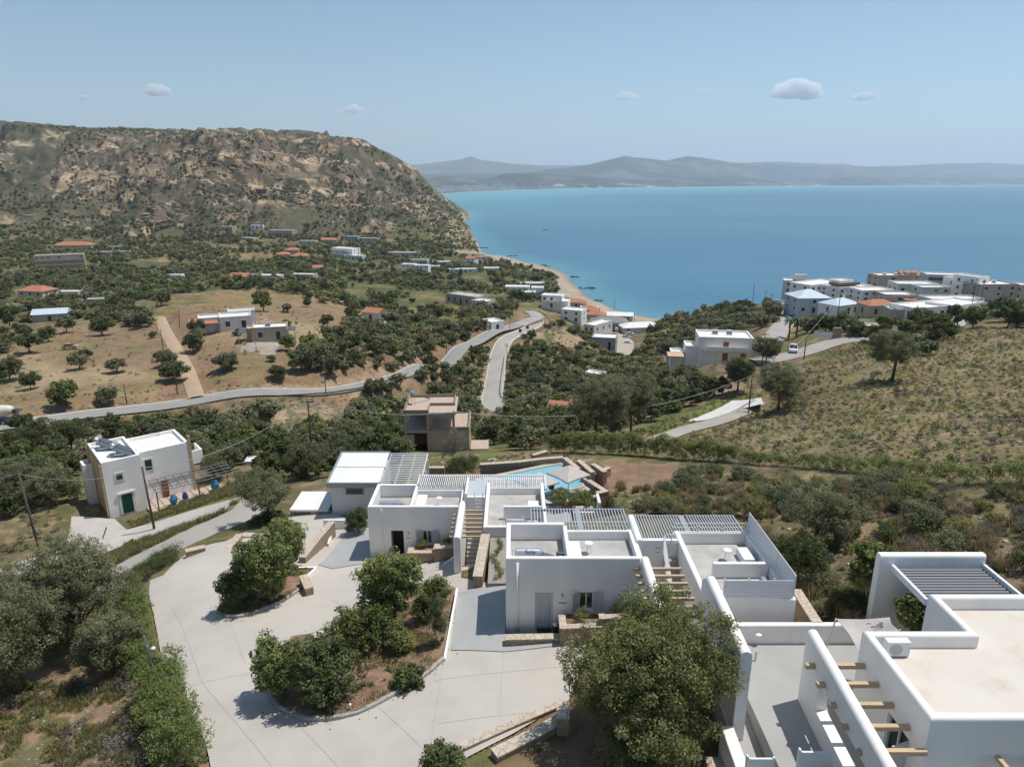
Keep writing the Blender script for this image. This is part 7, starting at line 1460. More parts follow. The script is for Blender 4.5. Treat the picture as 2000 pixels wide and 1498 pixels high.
for i, (px, py, rz, c, lb) in enumerate(((1508, 599, 60, WHT, 'white car at the left end of the town lay-by'), (1517, 594, 60, SLV, 'silver car in the town lay-by, second from left'), (1524, 589, 60, BLK, 'black car in the town lay-by'), (1537, 586, 62, WHT, 'white car at the right end of the town lay-by'), (1546, 622, 30, WHT, 'white car at the roadside by the palm trees, upper one'), (1543, 630, 30, SLV, 'silver car at the roadside by the palm trees, lower one'),
    (1971, 585, 10, WHT, 'white car on the ridge road beside the big grey block'), (1987, 578, 15, SLV, 'grey car behind the white one on the ridge road'), (1226, 673, 0, WHT, 'white car nearest the viewer in the beach car park'), (1222, 662, 4, SLV, 'silver car second row in the beach car park'), (1230, 655, 2, WHT, 'white car third row in the beach car park'), (1228, 649, 3, BLK, 'dark car fourth row in the beach car park'), (1233, 644, 2, BLU, 'blue car farthest in the beach car park row'),
    (1190, 646, 80, SLV, 'silver car in front of the grey-roofed taverna, left'), (1197, 646, 80, BLK, 'black car in front of the grey-roofed taverna, middle'), (1204, 646, 80, WHT, 'white car in front of the grey-roofed taverna, right'), (1186, 656, 60, BLK, 'dark car at the entrance of the beach car park'), (1160, 728, 40, RED, 'red car glimpsed among the ravine trees'), (138, 682, 10, (.45, .25, .15), 'rusty car body left under an olive tree in the field'))):
    car(px, py, rz, c, lb, z=None)
# concrete mixer truck
X, Y, Z = gp(2, 833); t = thing('concrete_mixer_truck', 'concrete mixer truck with white drum driving out of the left edge of the photo', 'truck', (X-1, Y+.6, Z+.35), R(188)); BLD.append((X, Y, 7))
MB().box(-3.6, 3.8, -1.1, 1.1, .75, 1.05).build('chassis', METD, t); MB().box(2.2, 3.9, -1.2, 1.2, 1.06, 3.0).build('cab', METW, t, bevel=.1)
MB().box(3.85, 3.93, -1.0, 1.0, 2.0, 2.8).build('windscreen', GLASS, t)
dm = MB().lathe([(.55, -3.3), (.85, -2.7), (1.2, -1.2), (1.25, .3), (.95, 1.7), (.5, 2.0)], (0, 0, 0), 20, 'x').build('drum', mat('cream white drum', (.66, .64, .58), .5), t, smooth=True); dm.location = (0, 0, 2.35); dm.rotation_euler = (0, R(9), 0)
MB().lathe([(1.21, -1.05), (1.275, -.4), (1.275, -.2), (1.24, -.1)], (0, 0, 0), 20, 'x').build('drum_stripe', METG, dm); MB().box(-4.0, -3.3, -.5, .5, 1.5, 2.9).box(-3.9, -3.6, -.9, .9, 1.06, 1.5).build('chute', METD, t)
for sx in (-2.9, -1.6, 2.9):
    for sy in (-1.0, 1.0): wheel(t, sx, sy, .5, .35)
# boat
X, Y, Z = gp(525, 915); t = thing('motorboat', 'small white and blue boat lying on the grass bank left of the pole', 'boat', (X, Y, Z+.75), R(8)); BLD.append((X, Y, 3.5)); hl = []
st_ = [(-2.6, .75, .0, .62), (-1.3, .9, -.15, .65), (.2, .88, -.18, .72), (1.6, .55, -.05, .85), (2.5, .06, .3, 1.0)]; vs = []
for x, w2, zb, zt in st_: vs += [(x, -w2, zt), (x, -w2*.7, zb+.18), (x, 0, zb), (x, w2*.7, zb+.18), (x, w2, zt)]
fs = [(i*5+j, i*5+j+1, (i+1)*5+j+1, (i+1)*5+j) for i in range(4) for j in range(4)]+[(0, 1, 2, 3, 4), (20, 24, 23, 22, 21)]; MB().add(vs, fs).build('hull', mat('pale blue boat hull', (.38, .46, .60), .4), t, fix=True)
MB().add([(x*.985, -w2*.92, zt-.06) for x, w2, zb, zt in st_]+[(x*.985, w2*.92, zt-.06) for x, w2, zb, zt in st_], [(i, i+1, i+6, i+5) for i in range(4)]).build('deck', FRAMW, t)
MB().sweep([(x, -w2) for x, w2, *_ in st_]+[(x, w2) for x, w2, *_ in st_[::-1]], .1, .62, [z_+.05 for *_, z_ in st_]+[z_+.05 for *_, z_ in st_[::-1]], .3, closed=True).build('gunwale', METW, t, fix=True); MB().box(-.6, .3, -.55, .55, .66, .95).box(-1.9, -1.5, -.7, .7, .6, .72).build('bench', METW, t, bevel=.05)
MB().box(-1.6, -1.3, -.6, .6, -.8, -.19).box(1.2, 1.5, -.4, .4, -.8, -.06).build('cradle', POLEW, t)
# palms
for px, py, hp, lb in ((1540, 662, 48, 'left palm tree of the pair above the pickup'), (1555, 658, 44, 'right palm tree of the pair above the pickup')):
    X, Y, Z = gp(px, py); h = hp/F*(Y*1.03); t = thing('palm_tree', lb, 'palm tree', (X, Y, Z), 0, 'palm trees beside the pickup'); MB().tube([(0, 0, -.3), (.1, 0, h*.8)], .28, 8, .22).build('trunk', BARK, t); b = MB(); rr = random.Random(px); vs = []
    for i in range(34):
        a = rr.random()*6.28; e = rr.uniform(-.5, 1.2); pts = []; L_ = rr.uniform(1.8, 2.5)
        for s in range(6): u_ = s/5; pts.append((.1+math.cos(a)*L_*u_*math.cos(e*.6), math.sin(a)*L_*u_*math.cos(e*.6), h*.8+math.sin(e)*L_*u_*.8-1.5*u_*u_))
        for s in range(5):
            p0, p1 = pts[s], pts[s+1]; wv = .34*(1-abs(s/5-.35)); nx, ny = -math.sin(a)*wv, math.cos(a)*wv; b.add([(p0[0]-nx, p0[1]-ny, p0[2]-.1), p0, p1, (p1[0]-nx, p1[1]-ny, p1[2]-.1)], [(0, 1, 2, 3)]); b.add([(p0[0]+nx, p0[1]+ny, p0[2]-.1), p0, p1, (p1[0]+nx, p1[1]+ny, p1[2]-.1)], [(3, 2, 1, 0)])
    b.build('fronds', mat('palm green', (.085, .11, .045), .6), t); BLD.append((X, Y, 2))
# road signs at the junction
for px, py, lb, c in ((1016, 655, 'small blue road board at the junction edge', (.03, .08, .16)), (1030, 648, 'dark roadside box standing right of the blue board', (.10, .12, .14)), (953, 652, 'white traffic sign at the road junction', (.6, .6, .6))):
    X, Y, Z = gp(px, py); t = thing('road_sign', lb, 'road sign', (X, Y, Z), 0, 'road signs at the junction'); MB().tube([(0, 0, -.2), (0, 0, 2.2)], .05, 5).build('post', GALV, t); MB().box(-.6, .6, -.08, -.05, 1.2, 2.6).build('board', mat('sign %.2f' % c[0], c, .5), t)
# ------------------------------------------------------------ woods, shrubs, ground cover
WOOD_R = [([(0,500),(60,470),(200,452),(300,440),(400,455),(560,465),(700,460),(800,470),(880,480),(940,505),(1000,520),(1060,528),(1092,545),(1092,572),(1060,590),(1020,590),(1000,578),(960,575),(860,572),(790,590),(700,603),(560,578),(480,572),(400,570),(330,575),(320,600),(290,640),(180,630),(60,655),(0,690)], 60000, 3.9, 1.0),
    ([(590,690),(665,655),(690,605),(760,600),(800,615),(900,612),(960,600),(1000,590),(1010,610),(960,640),(900,668),(840,692),(760,722),(700,730),(620,735)], 20000, 3.2, 1),
    ([(690,800),(730,765),(790,740),(850,708),(900,685),(960,655),(972,680),(955,720),(942,780),(930,830),(800,860),(700,860)], 16000, 2.9, 1),
    ([(985,690),(1000,665),(1060,640),(1110,640),(1165,670),(1190,690),(1235,705),(1262,680),(1270,640),(1300,630),(1400,600),(1460,640),(1440,680),(1360,720),(1340,745),(1420,765),(1330,800),(1200,850),(1100,835),(985,850),(940,835),(1010,810),(985,780)], 40000, 3.0, 1),
    ([(1320,628),(1390,600),(1480,585),(1520,600),(1515,640),(1440,640)], 5000, 3.6, .85),
    ([(0,870),(60,850),(120,850),(220,840),(320,826),(460,826),(470,860),(540,870),(600,850),(680,850),(790,850),(790,905),(640,935),(460,940),(400,905),(340,880),(200,860),(170,900),(170,1000),(130,1010),(0,1090)], 16000, 2.7, .9),
    ([(930,840),(1060,830),(1130,850),(1060,880),(1000,880),(930,860)], 3000, 2.8, .7),
    ([(1560,640),(1620,640),(1700,660),(1790,640),(1860,630),(1900,620),(1860,650),(1840,700),(1760,690),(1660,650)], 5000, 3.2, .7),
    ([(1930,610),(2300,580),(2300,650),(1960,640)], 2000, 3.2, .8)]
EXW = [FIELDS[0], FIELDS[1], FIELDS[2], FIELDS[3], [(1170,640),(1230,640),(1245,690),(1190,695)], [(1030,645),(1100,640),(1150,690),(1060,680)], [(1300,820),(1430,770),(1490,775),(1490,800),(1340,850)], [(1400,720),(1455,710),(1450,775),(1395,770)], [(590,800),(650,790),(650,850),(600,850)],
    [(630,780),(690,770),(700,800),(640,800)], [(700,560),(760,555),(790,575),(730,585)], [(900,535),(965,530),(970,548),(900,552)], [(255,510),(330,500),(330,520),(260,530)], [(20,560),(60,555),(50,600),(20,600)]]
WP, WS, WK = [], [], []
for i, (poly, n, dm, den) in enumerate(WOOD_R):
    P = clear(blue(poly, n, dm, EXW, 1.6, seed=20+i))
    r_ = np.random.default_rng(i); P = P[r_.random(len(P)) < den]
    gap = fbm(P[:, 0]/26, P[:, 1]/26, 3, 77); P = P[gap > (.385 if i in (0,) else .30)]
    s = dm*((.42 if i == 0 else .5)+.5*np.random.default_rng(60+i).random(len(P))**1.5); WP.append(P); WS.append(s)
# sparse field trees
FT = [(1575,652,44,40),(1612,648,50,44),(1648,640,46,44),(1672,660,40,30),(1700,668,44,30),(1735,648,50,34),(1795,642,60,48),(1835,650,44,40),(1868,640,50,44),(1900,640,56,40),(1975,628,70,44),(155,722,48,32),(168,702,30,24),(230,728,46,40),(130,795,70,66),(212,790,50,60),(340,745,58,46),(330,716,44,34),(378,688,60,50),(385,655,36,30),(443,725,60,44),(565,685,44,34),(530,706,22,22),(512,838,82,68),(703,828,72,62),(515,608,50,42),(640,640,30,26),(560,610,24,20),(200,655,50,34),(130,650,46,34),(95,668,40,30),(60,690,50,36),(275,640,40,30),(250,612,40,28),(20,640,60,40),(20,745,60,50),(60,760,44,40),(300,660,20,16),(620,712,60,44),(590,725,60,44),(640,700,50,40),(545,740,40,30),(690,690,50,40),(120,850,44,34),(590,855,34,40),(625,858,30,44),(750,600,30,24),(440,560,26,18),(600,600,22,16),(805,592,14,12),(852,598,12,10),(760,640,40,34),(820,645,44,36),(700,660,44,34),(735,680,44,34), (310,705,30,28),(465,655,22,20),(505,642,20,22),(560,640,22,20),(345,880,60,50),(400,860,70,60),(450,860,70,60),(300,850,50,40),(375,905,50,40),(560,905,50,40),(480,905,50,34),(200,865,24,20),(1035,590,40,30),(1060,575,36,28),(1045,555,30,24),(1010,590,34,30),(1255,640,14,34),(1072,545,40,26),(975,560,44,34),(960,545,30,24)]
fp = hit([a[0] for a in FT], [a[1] for a in FT]); D_ = fp[:, 1]*cP+(CZ-fp[:, 2])*sP; WP.append(fp); WS.append(np.array([a[2] for a in FT])/F*D_/2)
WP = np.concatenate(WP); WS = np.concatenate(WS); WS = np.clip(WS, .7, 4.6)
ap = WS/WP[:, 1]*(1+np.r_[np.zeros(len(WP)-len(FT)), np.ones(len(FT))*5]); order = np.argsort(-ap)
NI = 262; ind, rest = order[:NI], order[NI:]
def tproto(i, pal, nc, per, ls, cr):
    r_ = np.random.default_rng(300+i); cl = crown(2, 1.55+.25*r_.random(), .12, nc, cr, r_, lobes=5+i % 3); V, Fq, Cc = leaves(cl, per, ls, pal, r_, .55, .4)
    mb = MB(); trunk(mb, cl, .12, 1.6, .055, r_, 5, .1); c_ = mesh_np('crown', V, Fq, LEAF, None, Cc); t_ = mb.build('trunk', BARK, None); return c_, t_
PR = [tproto(i, [OLV, MID, DRK, OLV, MID, CAR][i % 6], 40+4*(i % 4), 62, .16, .22+.02*(i % 4)) for i in range(12)]
nm_ = [('olive_tree', 'grey-green olive tree'), ('broadleaf_tree', 'mid green bushy tree'), ('evergreen_tree', 'dark evergreen tree'), ('olive_tree', 'grey-green olive tree'), ('broadleaf_tree', 'mid green bushy tree'), ('carob_tree', 'fresh green carob tree')]
def where_(px, py, Y, iso):
    if iso: return 'standing apart on the open fields beside the main road' if px < 760 else 'standing apart near the beach houses' if px < 1300 else 'standing between the hillside town and the open slope'
    if px > 1480: return 'in the thicket below the hillside town'
    if px > 1240 and py < 660: return 'on the headland above the sea'
    if px > 960: return 'in the wooded ravine below the middle road' if py < 880 else 'on the slope by the pool'
    if py < 600: return 'in the wooded valley floor before the beach'
    if px > 690 and py > 735: return 'in the dense wood between the two roads'
    if px > 560 and py < 740: return 'on the wooded bank above the left road'
    if py < 800: return 'in the olive grove at the far left'
    return 'in the thicket below the left road'
first = set()
for n_i, k in enumerate(ind):
    X, Y, Z = WP[k]; i = int(rnd.random()*12) if rnd.random() < .75 else rnd.choice([2, 8]); px, py = proj(np.array(X), np.array(Y), np.array(Z)); iso = k >= len(WP)-len(FT); wh = where_(float(px), float(py), Y, iso)
    c0, t0 = PR[i]; sc = WS[k]; nmx, lb = nm_[i % 6]
    t = thing(nmx, lb+' '+wh, 'tree', (X, Y, Z-.1), rnd.random()*6.28, lb+'s '+wh); t.scale = (sc*rnd.uniform(.92, 1.1), sc*rnd.uniform(.92, 1.1), sc*rnd.uniform(.85, 1.12))
    for src in (c0, t0):
        if src in first: c = src.copy(); SC.collection.objects.link(c)
        else: c = src; first.add(src)
        c.parent = t
for c0, t0 in PR:
    for q in (c0, t0):
        if q not in first: bpy.data.objects.remove(q)
P, s = WP[rest], WS[rest]; nearm = P[:, 1] < 330
mass('woodland', P[nearm], s[nearm], protos(7, 2, 1.6, 30, 20, .28, .32, [OLV, MID, DRK, OLV, MID, MID, CAR], 500), LEAF, 1)
mass('woodland', P[~nearm], s[~nearm], protos(7, 2, 1.6, 17, 11, .42, .40, [MID, DRK, OLV, MID, MID, DRK, CAR], 600), LEAF, 2)
# mountain scrub
PM = blue([(-60,250),(0,246),(400,256),(700,270),(800,330),(900,420),(935,495),(880,480),(700,465),(560,468),(300,445),(60,475),(0,505),(-60,520)], 120000, 4.2, [], 1, 40); r_ = np.random.default_rng(2)
gn = .5+1.5*(fbm(PM[:, 0]/60, PM[:, 1]/60, 4, 91)-.5)+.30*np.clip((70-PM[:, 2])/70, -.4, 1)+.18*sm(140, 165, PM[:, 2]); gl = gridnear(PM[:, 0], PM[:, 1]); PM = PM[(gn+.22*r_.random(len(PM))-.18*ex[gl] > .48)]
mass('mountain_scrub', PM, .9+2.6*np.random.default_rng(4).random(len(PM))**2.2, protos(6, 2, 1.3, 10, 9, .5, .4, [DRK, MID, DRK, MID, DRK, OLV], 700, .0), LEAF, 3)
PK = blue([(-60,250),(0,246),(400,256),(700,270),(800,330),(900,420),(935,495),(880,480),(700,465),(560,468),(300,445),(60,475),(0,505),(-60,520)], 60000, 3.6, [], 1, 41); gk = gridnear(PK[:, 0], PK[:, 1]); PK = PK[(ex[gk] > .5) & (fbm(PK[:, 0]/30, PK[:, 1]/30, 3, 93) > .45)]
r_ = np.random.default_rng(5); n = len(PK); base = np.array([(-1,-1,-1),(1,-1,-1),(1,1,-1),(-1,1,-1),(-1,-1,1),(1,-1,1),(1,1,1),(-1,1,1)], float); f0 = np.array([(0,3,2,1),(4,5,6,7),(0,1,5,4),(1,2,6,5),(2,3,7,6),(3,0,4,7)])
V = base[None]*(.4+.6*r_.random((n, 8, 3)))*(.7+2.6*r_.random(n)**3)[:, None, None]*np.array([1.9, 1.1, .55])+PK[:, None, :]; V[..., 2] += (V[..., 0]-PK[:, None, 0])*-.12
o = mesh_np('rock_outcrops', V.reshape(-1, 3), (f0[None]+np.arange(n)[:, None, None]*8).reshape(-1, 4), mat('tan cliff rock', (.36, .275, .19), .95, c2=(.22, .16, .11), scale=.12)); o['kind'] = 'stuff'
# hillside shrubs: right slope and behind the complex
HS = [(1080,890),(1300,880),(1500,905),(2300,965),(2300,1160),(1900,1110),(1730,1100),(1700,1220),(1600,1215),(1540,1140),(1450,1020),(1230,1000),(1170,960),(1330,950),(1340,905)]
HB = [(1055,866),(1250,868),(1440,880),(1700,900),(2300,940),(2300,992),(1700,952),(1440,928),(1250,914),(1055,910)]
PB = clear(blue(HS, 9000, 1.7, [[(1165,900),(1310,905),(1290,955),(1180,960)], HB], .5, 50)) if False else clear(blue(HS, 19000, 1.45, [[(1165,900),(1310,905),(1290,955),(1180,960)], HB], .5, 50)); PBn = fbm(PB[:, 0]/6, PB[:, 1]/6, 3, 92); PB = PB[PBn > .36]; sB = .6+.8*np.random.default_rng(6).random(len(PB))**1.6
apB = sB/PB[:, 1]; oB = np.argsort(-apB); nB = min(170, len(PB))
BP = []
for i, (pal, nm2, lb2) in enumerate(((DRK, 'dark_shrub', 'dark green dense shrub'), (MID, 'olive_shrub', 'olive-green rounded shrub'), (GRY, 'grey_shrub', 'grey-brown dry shrub'), (OLV, 'sage_shrub', 'grey-green sage shrub'), (BRN, 'brown_shrub', 'brown-tipped dry shrub'), (YEL, 'broom_shrub', 'yellow-green broom shrub'))):
    r2 = np.random.default_rng(800+i); cl = crown(2, 1.35, .0, 60, .26, r2, lobes=6); V, Fq, Cc = leaves(cl, 60, .105 if pal is not GRY else .09, pal, r2, .4 if i not in (2, 4) else .2, .4); BP.append((mesh_np(nm2, V, Fq, LEAF, None, Cc), nm2, lb2))
used = set()
for k in oB[:nB]:
    X, Y, Z = PB[k]; i = int(rnd.choice([0, 1, 1, 1, 2, 2, 3, 4, 5, 5])); src, nm2, lb2 = BP[i]
    if i in used: o = src.copy(); SC.collection.objects.link(o)
    else: o = src; used.add(i)
    o.location = (X, Y, Z-.1); o.rotation_euler = (0, 0, rnd.random()*6.28); q = sB[k]; o.scale = (q*rnd.uniform(.9, 1.2), q*rnd.uniform(.9, 1.2), q*rnd.uniform(.75, 1.1)); tag(o, lb2+' on the scrubby hillside behind the villas', 'shrub', lb2+'s on the hillside')
for i, (src, *_r) in enumerate(BP):
    if i not in used: bpy.data.objects.remove(src)
SP = lambda s, nc=14, per=22, ls=.16, z0=0.: protos(9, 2, .95, nc, per, ls, .36, [YEL, HED, GRY, YEL, BRN, OLV, YEL, GRY, MID], s, z0)
rB = oB[nB:]
if len(rB): mass('hillside_scrub', PB[rB], sB[rB], SP(900, 22, 30, .13), LEAF, 5)
PS = clear(blue([(1180,850),(1300,835),(1430,800),(1500,800),(1560,720),(1660,660),(1800,655),(1900,640),(2300,640),(2300,960),(1800,935),(1500,900),(1250,880),(1060,885)], 80000, .85, [HB], .4, 51)); 
PS = PS[fbm(PS[:, 0]/5, PS[:, 1]/5, 3, 94) > .30]; sS = .22+.55*np.random.default_rng(8).random(len(PS))**2.2; mass('hillside_scrub', PS, sS, SP(950, 9, 14, .26), LEAF, 6, mixk=.35)
PS = clear(blue(HS, 26000, .7, [HB], .3, 52)); mass('hillside_scrub', PS, .18+.28*np.random.default_rng(9).random(len(PS))**2, SP(980, 9, 16, .26), LEAF, 7)
for i, (poly, n, dm, s0, s1, pl) in enumerate((([(0,1340),(280,1330),(300,1400),(330,1498),(330,1560),(0,1600)], 9000, .42, .16, .42, 1), ([(0,840),(0,1100),(160,1010),(170,900),(120,850)], 5000, 1.3, .4, .5, 1), ([(170,820),(470,790),(800,760),(800,870),(640,900),(460,930),(400,900)], 12000, 1.5, .35, .7, 1), ([(395,775),(640,745),(840,700),(690,640),(560,600),(380,600)], 9000, 2.6, .3, .6, 1), ([(0,640),(300,640),(360,775),(0,812)], 7000, 3, .25, .6, 1),
      ([(240,1040),(460,985),(470,990),(330,1075),(160,1130),(230,1060)], 6000, .5, .16, .3, 1), ([(250,1005),(460,945),(465,965),(260,1030)], 2500, .6, .2, .3, 1), ([(830,895),(1100,885),(1150,905),(960,925),(840,935)], 5000, .8, .2, .35, 1), ([(1180,870),(1300,820),(1440,768),(1490,775),(1330,835),(1260,875)], 7000, 1.0, .3, .5, 2), ([(1380,590),(1470,575),(1530,590),(1490,640),(1400,650)], 3000, 1.8, .4, .8, 1), ([(990,640),(1100,630),(1200,700),(1260,760),(1000,840),(930,830)], 9000, 1.9, .4, .8, 1), ([(1390,700),(1460,690),(1480,780),(1380,770)], 2500, 1.6, .3, .8, 1), ([(0,1140),(230,1110),(255,1200),(280,1330),(0,1380)], 5000, .7, .2, .5, 1), ([(1130,1470),(1440,1420),(1480,1560),(1000,1600),(1020,1450)], 3000, .45, .14, .3, 1))):
    PS = clear(blue(poly, n, dm, [], .25, 70+i)); PS = PS[fbm(PS[:, 0]/(dm*5), PS[:, 1]/(dm*5), 3, 70+i) > .44]; rr_ = np.random.default_rng(100+i)
    if len(PS): mass('ground_scrub', PS, s0+s1*rr_.random(len(PS))**2, protos(6, 2, 1.1, 11 if PS[:, 1].mean() < 60 else 8, 20, .2, .36, [YEL, MID, GRY, MID, BRN, YEL] if pl == 1 else [YEL, CAR, YEL, MID], 1000+i*9, 0), LEAF, 10+i)
# island ground cover and grass blades
def grass(name, P, n, h, pal, spread, seed, wd=.012):
    r_ = np.random.default_rng(seed); k = r_.integers(0, len(P), n); B = P[k]+np.c_[r_.normal(size=(n, 2))*spread, np.zeros(n)]; B[:, 2] = P[k][:, 2]+(H(B[:, 0], B[:, 1])-H(P[k][:, 0], P[k][:, 1])); a = r_.random(n)*6.28; hh = h*(.5+r_.random(n)); ln = r_.normal(size=(n, 2))*.25*hh[:, None]
    dx = np.c_[np.cos(a), np.sin(a), np.zeros(n)]*(wd*(.7+r_.random(n)))[:, None]; T_ = B+np.c_[ln, hh]; M_ = B+np.c_[ln*.3, hh*.55]; V = np.stack([B-dx, B+dx, M_+dx*.7, T_+dx*.1, T_-dx*.1, M_-dx*.7], 1).reshape(-1, 3); i0 = np.arange(n)*6
    Fq = np.concatenate([np.stack([i0, i0+1, i0+2, i0+5], 1), np.stack([i0+5, i0+2, i0+3, i0+4], 1)]); pal = np.array(pal); cc = np.repeat(pal[r_.integers(0, len(pal), n)]*(.7+.6*r_.random(n))[:, None], 6, 0); o = mesh_np(name, V, Fq, LEAF, None, cc); o['kind'] = 'stuff'
STRAW = [(.40, .31, .17), (.33, .27, .14), (.25, .25, .10), (.45, .35, .2)]; GREENS = [(.18, .22, .07), (.24, .26, .09), (.15, .19, .06)]
def inisl(I, n, seed, f):
    a = np.array(I); r_ = np.random.default_rng(seed); x = r_.uniform(a[:, 0].min(), a[:, 0].max(), n); y = r_.uniform(a[:, 1].min(), a[:, 1].max(), n); k = inpoly(x, y, I) & (fbm(x/1.6, y/1.6, 3, seed) > f); return np.c_[x[k], y[k], S2(x[k], y[k])+.15]
for I, sd in ((ISL1, 3), (ISL2, 4)):
    P = inisl(I, 3000, sd, .50); grass('short_grass', P, 16000, .16, GREENS+STRAW[:2], .14, sd, .016); P2 = inisl(I, 420, sd+5, .47); mass('ground_scrub', P2, .1+.2*np.random.default_rng(sd).random(len(P2)), protos(4, 2, 1.1, 9, 22, .24, .36, [CAR, YEL, MID, CAR], 1300+sd, 0), LEAF, sd)
PG = blue([(0,1340),(280,1330),(300,1400),(330,1498),(330,1560),(0,1600)], 5000, .35, [], .2, 90); PG = PG[fbm(PG[:, 0]/1.8, PG[:, 1]/1.8, 3, 6) > .52]; grass('dry_grass', PG, 12000, .28, STRAW+GREENS, .12, 6)
PG = blue([(160,1130),(330,1075),(470,985),(470,975),(250,1060)], 3000, .5, [], .2, 91); grass('dry_grass', PG, 9000, .4, STRAW+GREENS, .2, 7, .02)
PG = blue([(1210,950),(2300,980),(2300,1160),(1740,1090),(1700,1220),(1600,1215),(1460,1020),(1230,1000)], 6000, .9, [], .2, 92); PG = PG[fbm(PG[:, 0]/4, PG[:, 1]/4, 3, 5) > .5]; grass('dry_grass', PG, 26000, .55, STRAW+BRN[:2], .2, 8, .02)
PG = blue([(250,1005),(460,945),(465,965),(260,1030)], 2000, .5, [], .2, 93); grass('dry_grass', PG, 6000, .35, STRAW+GREENS, .2, 9, .02)
# planter plants
for (x, y, z, s, pal, lb) in ((3.6, 31.3, 58.05, .5, YEL, 'yellow-green tufted shrub in the square stone planter'), (5.4, 31.35, 58.4, .4, DRK, 'dark spiky plant in the taller planter under the wall lamp'), (6.2, 31.4, 58.4, .35, CAR, 'green plant at the right end of the taller planter'), (-6.3, 44.5, 54.7, .45, YEL, 'yellow-green shrub under the window of the open-door villa'), (-4.6, 44.5, 55.0, .4, CAR, 'green plant by the thin beam wall planter')):
    r_ = np.random.default_rng(int(abs(x)*10)); cl = crown(2*s, 1.6*s, 0, 26, .16, r_); V, Fq, Cc = leaves(cl, 40, .09, pal, r_, .3, .3); o = mesh_np('planter_plant', V, Fq, LEAF, None, Cc); o.location = (x, y, z-.05); tag(o, lb, 'plant', 'plants in the stone planters')
r_ = np.random.default_rng(12); cl = np.c_[-.95+.25*np.sin(np.linspace(0, 9, 26))+.1*r_.normal(size=26), np.linspace(36.8, 41.4, 26), np.full(26, 57.15), np.full(26, .2)]; V, Fq, Cc = leaves(cl, 40, .1, CAR, r_, .5, .2); o = mesh_np('creeping_vine', V-np.array([-.95, 39, 57.0]), Fq, LEAF, None, Cc); o.location = (-.95, 39, 57.0); tag(o, 'creeping green vine on the gravel bed left of the nearest villa', 'plant')
# stones
def rocks(name, P, s0, s1, m_, seed):
    r_ = np.random.default_rng(seed); base = np.array([(-1,-1,-1),(1,-1,-1),(1,1,-1),(-1,1,-1),(-1,-1,1),(1,-1,1),(1,1,1),(-1,1,1)], float); f0 = np.array([(0,3,2,1),(4,5,6,7),(0,1,5,4),(1,2,6,5),(2,3,7,6),(3,0,4,7)]); n = len(P); s = (s0+(s1-s0)*r_.random(n)**3)[:, None, None]
    V = base[None]*(.45+.55*r_.random((n, 8, 3)))*s*np.array([1, 1, .6])+P[:, None, :]; o = mesh_np(name, V.reshape(-1, 3), (f0[None]+np.arange(n)[:, None, None]*8).reshape(-1, 4), m_); o['kind'] = 'stuff'
PALE = mat('pale field stones', (.36, .31, .25), .9, c2=(.32, .28, .23), scale=1)
for i, (poly, n, dm, a, b_) in enumerate((([(0,1340),(280,1330),(330,1498),(330,1560),(0,1600)], 900, .3, .03, .18), ([(1200,950),(2300,980),(2300,1160),(1740,1090),(1620,1210),(1460,1020)], 5000, .6, .04, .3), ([(1300,870),(1500,810),(2300,700),(2300,960)], 2500, 1, .06, .25), ([(120,830),(235,820),(200,870),(150,900),(120,880)], 1500, .7, .2, .7), ([(0,800),(300,760),(362,780),(0,820)], 1600, 1.5, .2, .6), ([(400,770),(640,750),(840,700),(840,690),(640,735),(400,755)], 3000, 1.2, .2, .7), ([(560,790),(800,765),(790,800),(690,840),(560,850)], 3000, 1.1, .2, .6), ([(860,900),(1100,892),(1150,905),(960,928),(870,930)], 900, .5, .08, .35))):
    P = blue(poly, n, dm, [], .2, 120+i)
    if len(P): rocks('stones', P, a*.7, b_*(.5 if i == 0 else .8), PALE if i != 5 else mat('reddish stones', (.30, .20, .13), .9), i)
for I, sd in ((ISL1, 1), (ISL2, 2)):
    r_ = np.random.default_rng(sd); a = np.array(I); k = r_.integers(0, len(a), 260); t = r_.random(260)[:, None]; q = a[k]*(1-t)+a[(k+1) % len(a)]*t+r_.normal(size=(260, 2))*.55; k = ~inpoly(q[:, 0], q[:, 1], I); q = q[k]; rocks('leaf_litter', np.c_[q, S2(q[:, 0], q[:, 1])+.075], .012, .05, mat('dry brown leaves', (.16, .11, .06), .9), sd)
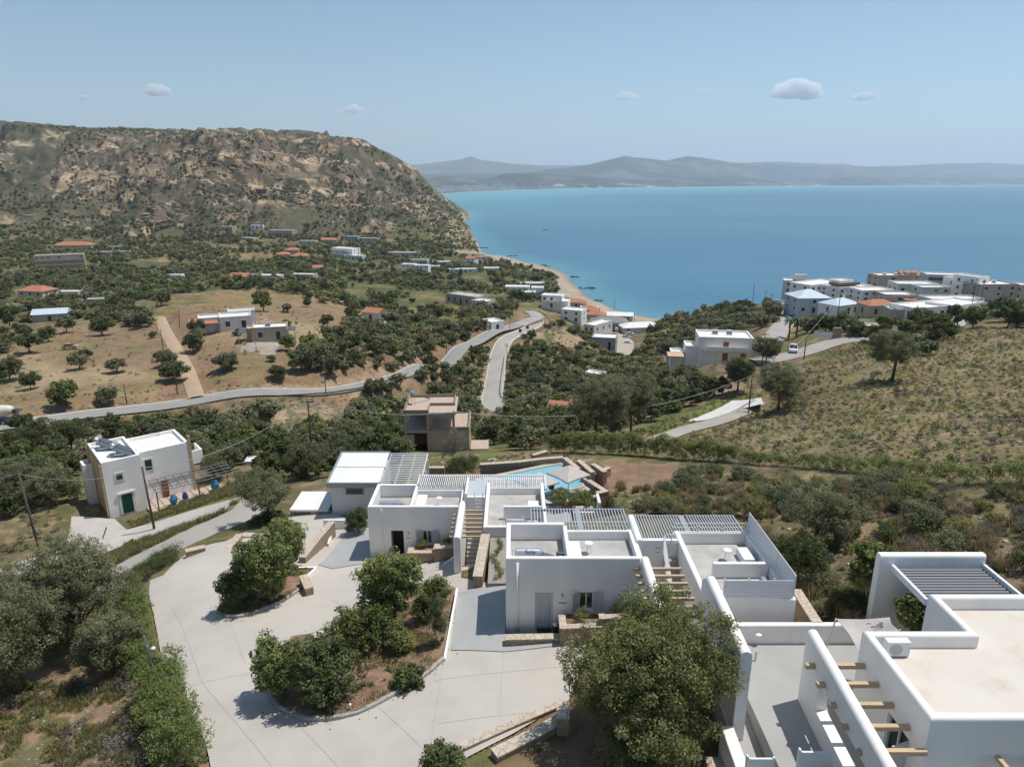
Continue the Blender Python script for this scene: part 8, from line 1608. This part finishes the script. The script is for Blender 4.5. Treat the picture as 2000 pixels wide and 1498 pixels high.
# clouds, high above the haze
def cloud(px, py, wp, hp, label, seed, dist=20000):
    r_ = random.Random(seed); a = math.atan((749-py)/F)-PIT; z = CZ+dist*math.tan(a); k = dist/F*1.02; X = (px-1000)*k; W_, H_ = wp*k, hp*k; bm = bmesh.new()
    for i in range(48):
        u_ = r_.uniform(-1, 1); e = (1-abs(u_)**1.6); r = H_*(.09+.25*e*r_.random()**1.4); q = bmesh.ops.create_icosphere(bm, subdivisions=2, radius=r)
        cx, cy, cz_ = u_*W_*.42, r_.uniform(-.5, .5)*W_*.25, -H_*.2+e*H_*.45*r_.random()
        for v in q['verts']: v.co = Vector((v.co.x*1.5+cx, v.co.y*1.3+cy, max(v.co.z+cz_, -H_*.30+v.co.z*.3)))
    me = bpy.data.meshes.new('cloud'); bm.to_mesh(me); bm.free(); o = bpy.data.objects.new('cloud', me); SC.collection.objects.link(o); o.location = (X, dist, z)
    m_ = bpy.data.materials.get('cloud vapour')
    if not m_:
        m_ = bpy.data.materials.new('cloud vapour'); m_.use_nodes = True; t = m_.node_tree; t.nodes.clear(); pv = t.nodes.new('ShaderNodeVolumePrincipled'); pv.inputs['Color'].default_value = (1, 1, 1, 1); pv.inputs['Density'].default_value = .014; pv.inputs['Anisotropy'].default_value = .0; ou = t.nodes.new('ShaderNodeOutputMaterial'); t.links.new(pv.outputs[0], ou.inputs['Volume'])
    me.materials.append(m_); me.shade_smooth(); tag(o, label, 'cloud', 'small fair-weather clouds')
cloud(372, 176, 50, 28, 'small puffy cloud above the mountain, left of centre', 1); cloud(716, 214, 58, 18, 'thin flat cloud above the cliff edge', 2); cloud(1203, 188, 56, 17, 'flat small cloud left of the pair over the bay', 3); cloud(1341, 177, 52, 10, 'faintest wisp of cloud between the flat one and the big one', 4); cloud(1505, 176, 104, 46, 'largest puffy white cloud over the bay', 5); cloud(1628, 188, 60, 20, 'small cloud right of the largest one', 6); cloud(237, 190, 26, 12, 'tiny faint cloud at the far left', 7)
HAZE = 6.6e-5
# ------------------------------------------------------------ haze
hb = MB().box(-30000, 30000, -400, 41000, -16, 1500).build('haze', None or bpy.data.materials.new('haze air'))
hm = hb.data.materials[0]; hm.use_nodes = True; t = hm.node_tree; t.nodes.clear()
pv = t.nodes.new('ShaderNodeVolumePrincipled'); pv.inputs['Color'].default_value = (.76, .87, .99, 1); pv.inputs['Density'].default_value = HAZE; pv.inputs['Anisotropy'].default_value = 0.2
ou = t.nodes.new('ShaderNodeOutputMaterial'); t.links.new(pv.outputs[0], ou.inputs['Volume']); hb['kind'] = 'stuff'
